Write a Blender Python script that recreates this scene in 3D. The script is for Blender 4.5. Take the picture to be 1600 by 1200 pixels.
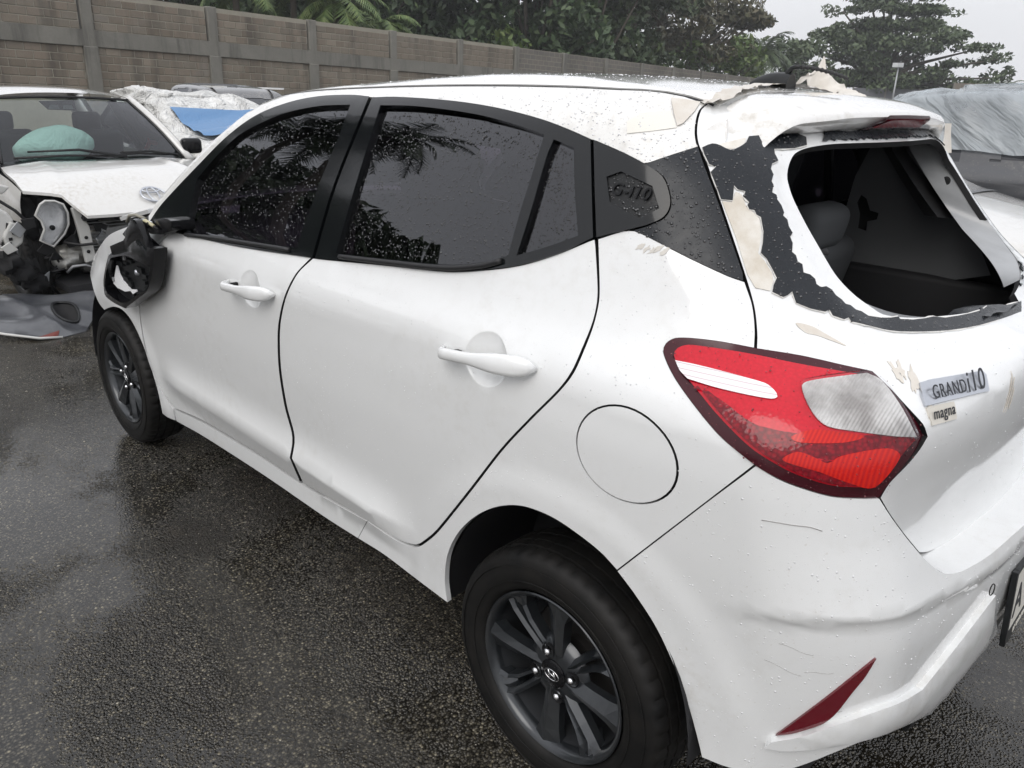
import bpy, bmesh, math, random
import numpy as np
from mathutils import Vector, Matrix
from mathutils.geometry import delaunay_2d_cdt
for o in list(bpy.data.objects): bpy.data.objects.remove(o)
scene = bpy.context.scene
COL = scene.collection
rng = random.Random(7); nrng = np.random.default_rng(11)
PI = math.pi

# ---------------------------------------------------------------- camera
cam_d = bpy.data.cameras.new('camera'); cam = bpy.data.objects.new('camera', cam_d); COL.objects.link(cam)
cam_d.sensor_width = 36; cam_d.lens = 26.795; cam_d.clip_start = .05; cam_d.clip_end = 1000
cam.matrix_world = Matrix([[-0.709476, 0.27129, -0.65042, -0.849801], [-0.704053, -0.2324, 0.671044, 1.826338], [0.03089, 0.934019, 0.355884, 1.475531], [0.0, 0.0, 0.0, 1.0]])
scene.camera = cam

# ---------------------------------------------------------------- world: rainy overcast sky
SUN_EL, SUN_AZ = math.radians(44), math.radians(108)
w = bpy.data.worlds.new('World'); scene.world = w; w.use_nodes = True
nt = w.node_tree; nt.nodes.clear()
N = nt.nodes.new; L = nt.links.new
sky = N('ShaderNodeTexSky'); sky.sky_type = 'NISHITA'; sky.sun_disc = False
sky.sun_elevation = SUN_EL; sky.sun_rotation = PI/2-SUN_AZ; sky.dust_density = 6; sky.air_density = 1.5
bw = N('ShaderNodeRGBToBW'); L(sky.outputs[0], bw.inputs[0])
tc = N('ShaderNodeTexCoord'); sp = N('ShaderNodeSeparateXYZ'); L(tc.outputs['Generated'], sp.inputs[0])
cl = N('ShaderNodeClamp'); L(sp.outputs[2], cl.inputs[0])
ma = N('ShaderNodeMath'); ma.operation = 'MULTIPLY_ADD'; ma.inputs[1].default_value = 4.5; ma.inputs[2].default_value = 8.2; L(cl.outputs[0], ma.inputs[0])
nz = N('ShaderNodeTexNoise'); nz.inputs['Scale'].default_value = 2.2; nz.inputs['Detail'].default_value = 3; L(tc.outputs['Generated'], nz.inputs['Vector'])
mr = N('ShaderNodeMapRange'); mr.inputs[3].default_value = .90; mr.inputs[4].default_value = 1.08; L(nz.outputs[0], mr.inputs[0])
mm = N('ShaderNodeMath'); mm.operation = 'MULTIPLY'; L(ma.outputs[0], mm.inputs[0]); L(mr.outputs[0], mm.inputs[1])
cc = N('ShaderNodeCombineColor')
for i, k in enumerate((.975, .985, 1.03)):
    m_ = N('ShaderNodeMath'); m_.operation = 'MULTIPLY'; m_.inputs[1].default_value = k; L(mm.outputs[0], m_.inputs[0]); L(m_.outputs[0], cc.inputs[i])
mx = N('ShaderNodeMix'); mx.data_type = 'RGBA'; mx.inputs[0].default_value = .88   # cloud deck over the clear sky
L(sky.outputs[0], mx.inputs[6]); L(cc.outputs[0], mx.inputs[7])
bg = N('ShaderNodeBackground'); bg.inputs[1].default_value = .12; L(mx.outputs[2], bg.inputs[0])
wo = N('ShaderNodeOutputWorld'); L(bg.outputs[0], wo.inputs[0])
sd = bpy.data.lights.new('sun', 'SUN'); sd.energy = 1.2; sd.angle = math.radians(40); sd.color = (1, .98, .95)
sun = bpy.data.objects.new('sun', sd); COL.objects.link(sun)
sdir = Vector((math.cos(SUN_EL)*math.cos(SUN_AZ), math.cos(SUN_EL)*math.sin(SUN_AZ), math.sin(SUN_EL)))
sun.rotation_euler = sdir.to_track_quat('Z', 'Y').to_euler(); sun.location = (0, 0, 30)
vs = scene.view_settings; vs.view_transform = 'Standard'; vs.look = 'None'; vs.gamma = 1; vs.exposure = -0.04
scene.render.engine = 'CYCLES'
cy = scene.cycles; cy.use_denoising = True; cy.max_bounces = 8; cy.diffuse_bounces = 3; cy.glossy_bounces = 4; cy.transmission_bounces = 6
cy.transparent_max_bounces = 24; cy.caustics_reflective = False; cy.caustics_refractive = False; cy.sample_clamp_indirect = 6; cy.use_adaptive_sampling = True; cy.adaptive_threshold = .02; cy.volume_bounces = 0
try: cy.denoiser = 'OPENIMAGEDENOISE'
except Exception: pass

# ---------------------------------------------------------------- materials
class Mat:
    """small node-graph helper"""
    def __init__(s, name, **kw):
        s.m = bpy.data.materials.new(name); s.m.use_nodes = True; s.t = s.m.node_tree
        s.b = s.t.nodes['Principled BSDF']; s.out = s.t.nodes['Material Output']
        for k, v in kw.items(): s.set(k, v)
    def set(s, k, v):
        k = {'base': 'Base Color', 'rough': 'Roughness', 'metal': 'Metallic', 'coat': 'Coat Weight', 'coat_rough': 'Coat Roughness', 'spec': 'Specular IOR Level',
             'trans': 'Transmission Weight', 'ior': 'IOR', 'alpha': 'Alpha', 'normal': 'Normal', 'emit': 'Emission Color', 'emit_s': 'Emission Strength', 'sheen': 'Sheen Weight', 'sss': 'Subsurface Weight'}.get(k, k)
        i = s.b.inputs[k]
        if isinstance(v, bpy.types.NodeSocket): s.t.links.new(v, i)
        elif isinstance(v, (tuple, list)) and len(v) == 3: i.default_value = (*v, 1)
        else: i.default_value = v
    def n(s, t, **kw):
        nd = s.t.nodes.new(t)
        for k, v in kw.items():
            if hasattr(nd, k): setattr(nd, k, v)
            elif k in nd.inputs or isinstance(k, int): s.plug(nd, k, v)
        return nd
    def plug(s, nd, k, v):
        if isinstance(v, bpy.types.NodeSocket): s.t.links.new(v, nd.inputs[k])
        elif isinstance(v, (tuple, list)) and len(v) == 3 and nd.inputs[k].type == 'RGBA': nd.inputs[k].default_value = (*v, 1)
        elif isinstance(v, (int, float)) and nd.inputs[k].type == 'RGBA': nd.inputs[k].default_value = (v, v, v, 1)
        else: nd.inputs[k].default_value = v
    def coord(s, kind='Object', scale=(1, 1, 1), loc=(0, 0, 0), rot=(0, 0, 0)):
        c = s.n('ShaderNodeTexCoord'); mp = s.n('ShaderNodeMapping'); s.plug(mp, 'Scale', scale); s.plug(mp, 'Location', loc); s.plug(mp, 'Rotation', rot)
        s.t.links.new(c.outputs[kind], mp.inputs[0]); return mp.outputs[0]
    def noise(s, vec, scale=5, detail=4, rough=.55, dist=0):
        nd = s.n('ShaderNodeTexNoise'); s.plug(nd, 'Vector', vec); s.plug(nd, 'Scale', scale); s.plug(nd, 'Detail', detail); s.plug(nd, 'Roughness', rough); s.plug(nd, 'Distortion', dist)
        return nd.outputs[0]
    def voro(s, vec, scale, feature='F1', out='Distance', rand=1):
        nd = s.n('ShaderNodeTexVoronoi'); nd.feature = feature; s.plug(nd, 'Vector', vec); s.plug(nd, 'Scale', scale); s.plug(nd, 'Randomness', rand)
        return nd.outputs[out]
    def ramp(s, v, stops, interp='LINEAR'):
        nd = s.n('ShaderNodeValToRGB'); nd.color_ramp.interpolation = interp; cr_ = nd.color_ramp
        while len(cr_.elements) < len(stops): cr_.elements.new(.5)
        for e, (p, c) in zip(cr_.elements, stops):
            e.position = p; e.color = (*c, 1) if isinstance(c, (tuple, list)) else (c, c, c, 1)
        s.t.links.new(v, nd.inputs[0]); return nd.outputs[0]
    def mix(s, fac, a, b, blend='MIX'):
        nd = s.n('ShaderNodeMix'); nd.data_type = 'RGBA'; nd.blend_type = blend
        s.plug(nd, 0, fac); s.plug(nd, 6, a); s.plug(nd, 7, b); return nd.outputs[2]
    def math(s, op, a, b=0, c=0, clamp=False):
        nd = s.n('ShaderNodeMath'); nd.operation = op; nd.use_clamp = clamp
        for i, v in enumerate((a, b, c)): s.plug(nd, i, v)
        return nd.outputs[0]
    def bump(s, h, strength=.3, dist=.01):
        nd = s.n('ShaderNodeBump'); s.plug(nd, 'Height', h); s.plug(nd, 'Strength', strength); s.plug(nd, 'Distance', dist); return nd.outputs[0]
    def rnd(s):
        return s.n('ShaderNodeObjectInfo').outputs['Random']

# ---------------------------------------------------------------- mesh helpers
def tag(o, label=None, cat=None, group=None, kind=None):
    if label: o['label'] = label
    if cat: o['category'] = cat
    if group: o['group'] = group
    if kind: o['kind'] = kind
    return o
def empty(name, loc=(0, 0, 0), rot=(0, 0, 0), parent=None):
    o = bpy.data.objects.new(name, None); COL.objects.link(o); o.location = loc; o.rotation_euler = rot; o.empty_display_size = .2
    if parent: o.parent = parent
    return o
def mesh(name, V, Fc, mat, parent=None, smooth=True, normals=None, loc=None, sharp=None):
    me = bpy.data.meshes.new(name)
    V = np.asarray(V, float)
    me.from_pydata(V.tolist(), [], [tuple(int(i) for i in f) for f in Fc])
    if mat is not None: me.materials.append(mat.m if isinstance(mat, Mat) else mat)
    if smooth: me.shade_smooth()
    if sharp is not None and smooth:
        me.set_sharp_from_angle(angle=math.radians(sharp))
    if normals is not None: me.normals_split_custom_set_from_vertices([tuple(n) for n in normals])
    o = bpy.data.objects.new(name, me); COL.objects.link(o)
    if parent is not None: o.parent = parent
    if loc is not None: o.location = loc
    return o
class MB:
    """collects pieces of one mesh"""
    def __init__(s): s.V = []; s.F = []; s.n = 0
    def add(s, V, Fc, M=None):
        V = np.asarray(V, float).reshape(-1, 3)
        if M is not None:
            A = np.array(M); V = V@A[:3, :3].T+A[:3, 3]
        s.V.append(V); s.F += [tuple(int(i)+s.n for i in f) for f in Fc]; s.n += len(V); return s
    def box(s, c, d, M=None):
        c = np.array(c, float); d = np.array(d, float)/2
        V = np.array([(x, y, z) for x in (-1, 1) for y in (-1, 1) for z in (-1, 1)])*d+c
        return s.add(V, [(0, 1, 3, 2), (4, 6, 7, 5), (0, 4, 5, 1), (2, 3, 7, 6), (0, 2, 6, 4), (1, 5, 7, 3)], M)
    def tube(s, pts, r, seg=8, cap=True, M=None):
        pts = np.asarray(pts, float); n = len(pts); r = np.broadcast_to(r, (n,)) if np.ndim(r) < 2 else r
        T = np.gradient(pts, axis=0); T /= np.linalg.norm(T, axis=1)[:, None]+1e-12
        up = np.array([0, 0, 1.]) if abs(T[0, 2]) < .9 else np.array([1., 0, 0]); V = []
        a = np.cross(T[0], up); a /= np.linalg.norm(a)
        for i in range(n):
            a = a-T[i]*(a@T[i]); a /= np.linalg.norm(a)+1e-12; b = np.cross(T[i], a)
            for k in range(seg):
                t = 2*PI*k/seg; V.append(pts[i]+r[i]*(math.cos(t)*a+math.sin(t)*b))
        Fc = [(i*seg+k, i*seg+(k+1) % seg, (i+1)*seg+(k+1) % seg, (i+1)*seg+k) for i in range(n-1) for k in range(seg)]
        if cap: Fc += [tuple(range(seg))[::-1], tuple(range((n-1)*seg, n*seg))]
        return s.add(V, Fc, M)
    def lathe(s, prof, seg=48, axis='y', M=None, close=False):
        """prof: (radius, offset along axis)"""
        V = []
        for r, h in prof:
            for k in range(seg):
                t = 2*PI*k/seg; c, q = r*math.cos(t), r*math.sin(t)
                V.append((c, h, q) if axis == 'y' else (c, q, h) if axis == 'z' else (h, c, q))
        n = len(prof); Fc = []
        for i in range(n-1 if not close else n):
            j = (i+1) % n
            for k in range(seg):
                f = (i*seg+k, i*seg+(k+1) % seg, j*seg+(k+1) % seg, j*seg+k)
                Fc.append(f if axis != 'y' else f[::-1])
        return s.add(V, Fc, M)
    def prism(s, poly, h0, h1, axis='z', M=None):
        """extrude a polygon (list of 2-D points) between h0 and h1"""
        n = len(poly); V = []
        for h in (h0, h1):
            for a, b in poly: V.append((a, b, h) if axis == 'z' else (a, h, b) if axis == 'y' else (h, a, b))
        Fc = [tuple(range(n))[::-1], tuple(range(n, 2*n))]+[(i, (i+1) % n, n+(i+1) % n, n+i) for i in range(n)]
        return s.add(V, Fc, M)
    def build(s, name, mat, parent=None, smooth=False, **kw):
        V = np.concatenate(s.V) if s.V else np.zeros((0, 3))
        return mesh(name, V, s.F, mat, parent, smooth, **kw)
def bevel(o, w=.004, seg=2, angle=35):
    b = o.modifiers.new('bevel', 'BEVEL'); b.width = w; b.segments = seg; b.limit_method = 'ANGLE'; b.angle_limit = math.radians(angle); return o
def pip(P, poly):
    """points in polygon"""
    P = np.atleast_2d(P); x, y = P[:, 0], P[:, 1]; poly = np.asarray(poly); r = np.zeros(len(P), bool); j = len(poly)-1
    for i in range(len(poly)):
        xi, yi = poly[i]; xj, yj = poly[j]
        c = ((yi > y) != (yj > y))
        with np.errstate(all='ignore'): r ^= c & (x < (xj-xi)*(y-yi)/(yj-yi+1e-30)+xi)
        j = i
    return r
def seg_dist(P, poly, closed=True):
    poly = np.asarray(poly); A = poly; B = np.roll(poly, -1, 0)
    if not closed: A, B = A[:-1], B[:-1]
    d = np.full(len(P), 1e9)
    for a, b in zip(A, B):
        ab = b-a; t = np.clip(((P-a)@ab)/(ab@ab+1e-18), 0, 1); d = np.minimum(d, np.linalg.norm(P-(a+t[:, None]*ab), axis=1))
    return d
def cdt(outline, step, holes=(), feats=()):
    """triangulate a polygon with an inner grid -> (verts2d, faces, boundary loops)"""
    outline = np.asarray(outline, float); loops = [outline]+[np.asarray(h, float) for h in holes]
    lo, hi = outline.min(0), outline.max(0)
    gx = np.arange(lo[0]+step/2, hi[0], step); gy = np.arange(lo[1]+step/2, hi[1], step)
    G = np.array([(x+(step/2 if k % 2 else 0), y) for k, y in enumerate(gy) for x in gx]).reshape(-1, 2)
    if len(G):
        ok = pip(G, outline)
        for h in holes: ok &= ~pip(G, h)
        G = G[ok]
    if len(G):
        d = np.full(len(G), 1e9)
        for l in loops: d = np.minimum(d, seg_dist(G, l))
        for f in feats: d = np.minimum(d, seg_dist(G, f, False))
        G = G[d > step*.42]
    V = []; E = []
    for l in loops:
        b = len(V); V += l.tolist(); E += [(b+i, b+(i+1) % len(l)) for i in range(len(l))]
    for f in feats:
        f = np.asarray(f); f = f[pip(f, outline)]
        if len(f): f = f[seg_dist(f, outline) > step*.3]
        b = len(V); V += f.tolist(); E += [(b+i, b+i+1) for i in range(len(f)-1)]
    V += G.tolist()
    r = delaunay_2d_cdt([Vector(v) for v in V], E, [], 1, 1e-7)
    v2 = np.array([tuple(v) for v in r[0]]); fc = [tuple(f) for f in r[2]]
    cen = np.array([v2[list(f)].mean(0) for f in fc]); keep = pip(cen, outline)
    for h in holes: keep &= ~pip(cen, h)
    out = []
    for f, k in zip(fc, keep):
        if not k: continue
        a, b, c = (v2[i] for i in f)
        out.append(f if (b[0]-a[0])*(c[1]-a[1])-(b[1]-a[1])*(c[0]-a[0]) > 0 else f[::-1])
    # boundary edges (directed) for flanges
    ed = {}
    for f in out:
        for i in range(len(f)): ed[(f[i], f[(i+1) % len(f)])] = 1
    bd = [e for e in ed if (e[1], e[0]) not in ed]
    return v2, out, bd

# ---------------------------------------------------------------- car body surface
def pchip_slopes(x, y):
    h = np.diff(x); d = np.diff(y)/h; m = np.zeros_like(y)
    for i in range(1, len(x)-1):
        w1 = 2*h[i]+h[i-1]; w2 = h[i]+2*h[i-1]
        if d[i-1]*d[i] > 0: m[i] = (w1+w2)/(w1/d[i-1]+w2/d[i])
    m[0] = d[0]; m[-1] = d[-1]
    return m
class Curve1:
    def __init__(self, x, y):
        self.x = np.asarray(x, float); self.y = np.asarray(y, float); self.m = pchip_slopes(self.x, self.y)
    def __call__(self, q):
        x, y, m = self.x, self.y, self.m; q = np.clip(q, x[0], x[-1])
        i = np.clip(np.searchsorted(x, q, side='right')-1, 0, len(x)-2); h = x[i+1]-x[i]; t = (q-x[i])/h
        return (2*t**3-3*t**2+1)*y[i]+(t**3-2*t**2+t)*h*m[i]+(-2*t**3+3*t**2)*y[i+1]+(t**3-t**2)*h*m[i+1]
def ss(a, b, v):
    t = np.clip((v-a)/(b-a), 0, 1); return t*t*(3-2*t)
c_side = Curve1([.05,.17,.24,.30,.36,.46,.56,.66,.76,.88,.955,1.01,1.06,1.10,1.25,1.38,1.43,1.47,1.50,1.56],
                [.70,.768,.795,.803,.805,.812,.819,.827,.833,.835,.829,.813,.786,.770,.714,.658,.630,.592,.545,.40])
c_ridge = Curve1([.40,.5,.75,1.0,1.4,1.8,2.05,2.3],[.44,.445,.45,.455,.455,.45,.44,.43])
def taper(x, z):
    f = np.clip(x-1.9, 0, 9); g = np.clip(.25-x, 0, 9); up = ss(.95, 1.15, z)
    return .032*f**2+.07*np.clip(f-.6, 0, 9)**2+.25*np.clip(f-.3, 0, 9)**2*ss(.58, .9, z)+(.10+.20*up)*g**2+up*.02*np.clip(x-1.3, 0, 9)**2
def flare(x, z):
    o = 0
    for xc in (0., 2.45):
        r = np.hypot(x-xc, z-.30)
        o = o+.007*(1-ss(.425, .495, r))+.004*np.exp(-((r-.345)/.045)**2)
    return o*ss(.12, .3, z)
def door_ridge(x, z):
    d = z-c_ridge(x); w = ss(.41, .62, x)*(1-ss(1.78, 2.06, x)); A = .023
    up = np.clip(1-d/.105, 0, 1)**2; dn = np.clip(1+d/.09, 0, 1)
    return w*A*np.where(d > 0, up, dn)
def waist(x, z):   # soft character line at handle height rising to the tail lamp
    zc = .965+.05*ss(1.2, 0., x)
    return .007*np.exp(-((z-zc)/.045)**2)*(1-ss(1.9, 2.3, x))
def ys(x, z):
    return c_side(z)-taper(x, z)+flare(x, z)+door_ridge(x, z)+waist(x, z)
c_rear = Curve1([.05,.2,.3,.5,.70,.80,.93,1.0,1.035,1.055,1.10,1.25,1.37,1.41,1.44,1.47,1.5],
                [-.55,-.58,-.60,-.607,-.606,-.607,-.612,-.606,-.596,-.578,-.513,-.375,-.270,-.224,-.180,-.150,-.13])
def xr(y, z):
    return c_rear(z)+(.18+.17*ss(.95, 1.25, z))*y*y
c_bump = Curve1([.05,.16,.24,.30,.38,.46,.55,.62,.68,.76,.86,.95,1.0],[.02,-.01,-.03,-.045,-.058,-.066,-.072,-.073,-.068,-.048,-.018,0,0])
def xr_b(y, z):
    return xr(y, z)+c_bump(z)
c_roof = Curve1([-.6,-.3,-.2,-.06,.0,.155,.26,.35,.45,.55,.7,.9,1.2,1.36,1.5,1.65,1.8,1.95,2.1,2.3,2.5,2.8,3.1],
                [1.38,1.452,1.474,1.494,1.502,1.517,1.525,1.529,1.531,1.530,1.524,1.511,1.490,1.468,1.425,1.34,1.245,1.14,1.075,1.05,1.02,.97,.86])
def zr(x, y):
    return c_roof(x)-.055*y*y-.10*ss(2.0, 2.6, x)*y*y
def xf(y, z):
    return 3.14-.42*np.abs(y)**2.6-.9*np.clip(z-.72, 0, 9)**1.5-.25*np.clip(.35-z, 0, 9)
def rnd(a, b, r):
    A = a+r; B = b+r
    return np.minimum(np.maximum(A, B), 0)+np.hypot(np.maximum(A, 0), np.maximum(B, 0))-r
def F(P, rear=xr):
    x, y, z = P[..., 0], np.abs(P[..., 1]), P[..., 2]
    s = rnd(y-ys(x, z), rear(y, z)-x, .14)
    s = rnd(s, z-zr(x, y), .05)
    return rnd(s, x-xf(y, z), .10)
def Fb(P):
    return F(P, xr_b)
X0, R0 = .2, .8
def sz_of(P):
    P = np.atleast_2d(P); x, y, z = P.T
    th = np.arctan2(X0-x, y)
    return np.c_[np.where(x >= X0, x-X0, -th*R0), z]
def surf(sz, f=F):
    """(s,z) -> point on the body: s runs along the car side, then round the rear corner"""
    sz = np.atleast_2d(np.asarray(sz, float)); s, z = sz[:, 0], sz[:, 1]
    th = np.where(s < 0, -s/R0, 0)
    O = np.c_[np.where(s < 0, X0, X0+s), np.zeros(len(s)), z]; D = np.c_[-np.sin(th), np.cos(th), np.zeros(len(s))]
    lo = np.zeros(len(s)); hi = np.full(len(s), 1.6)
    for _ in range(34):
        m = (lo+hi)/2; o = f(O+D*m[:, None]) > 0
        hi = np.where(o, m, hi); lo = np.where(o, lo, m)
    return O+D*lo[:, None]
def grad(P, f=F, e=2e-4):
    g = np.stack([f(P+e*v)-f(P-e*v) for v in np.eye(3)], -1)
    return g/np.linalg.norm(g, axis=-1, keepdims=True)

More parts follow.
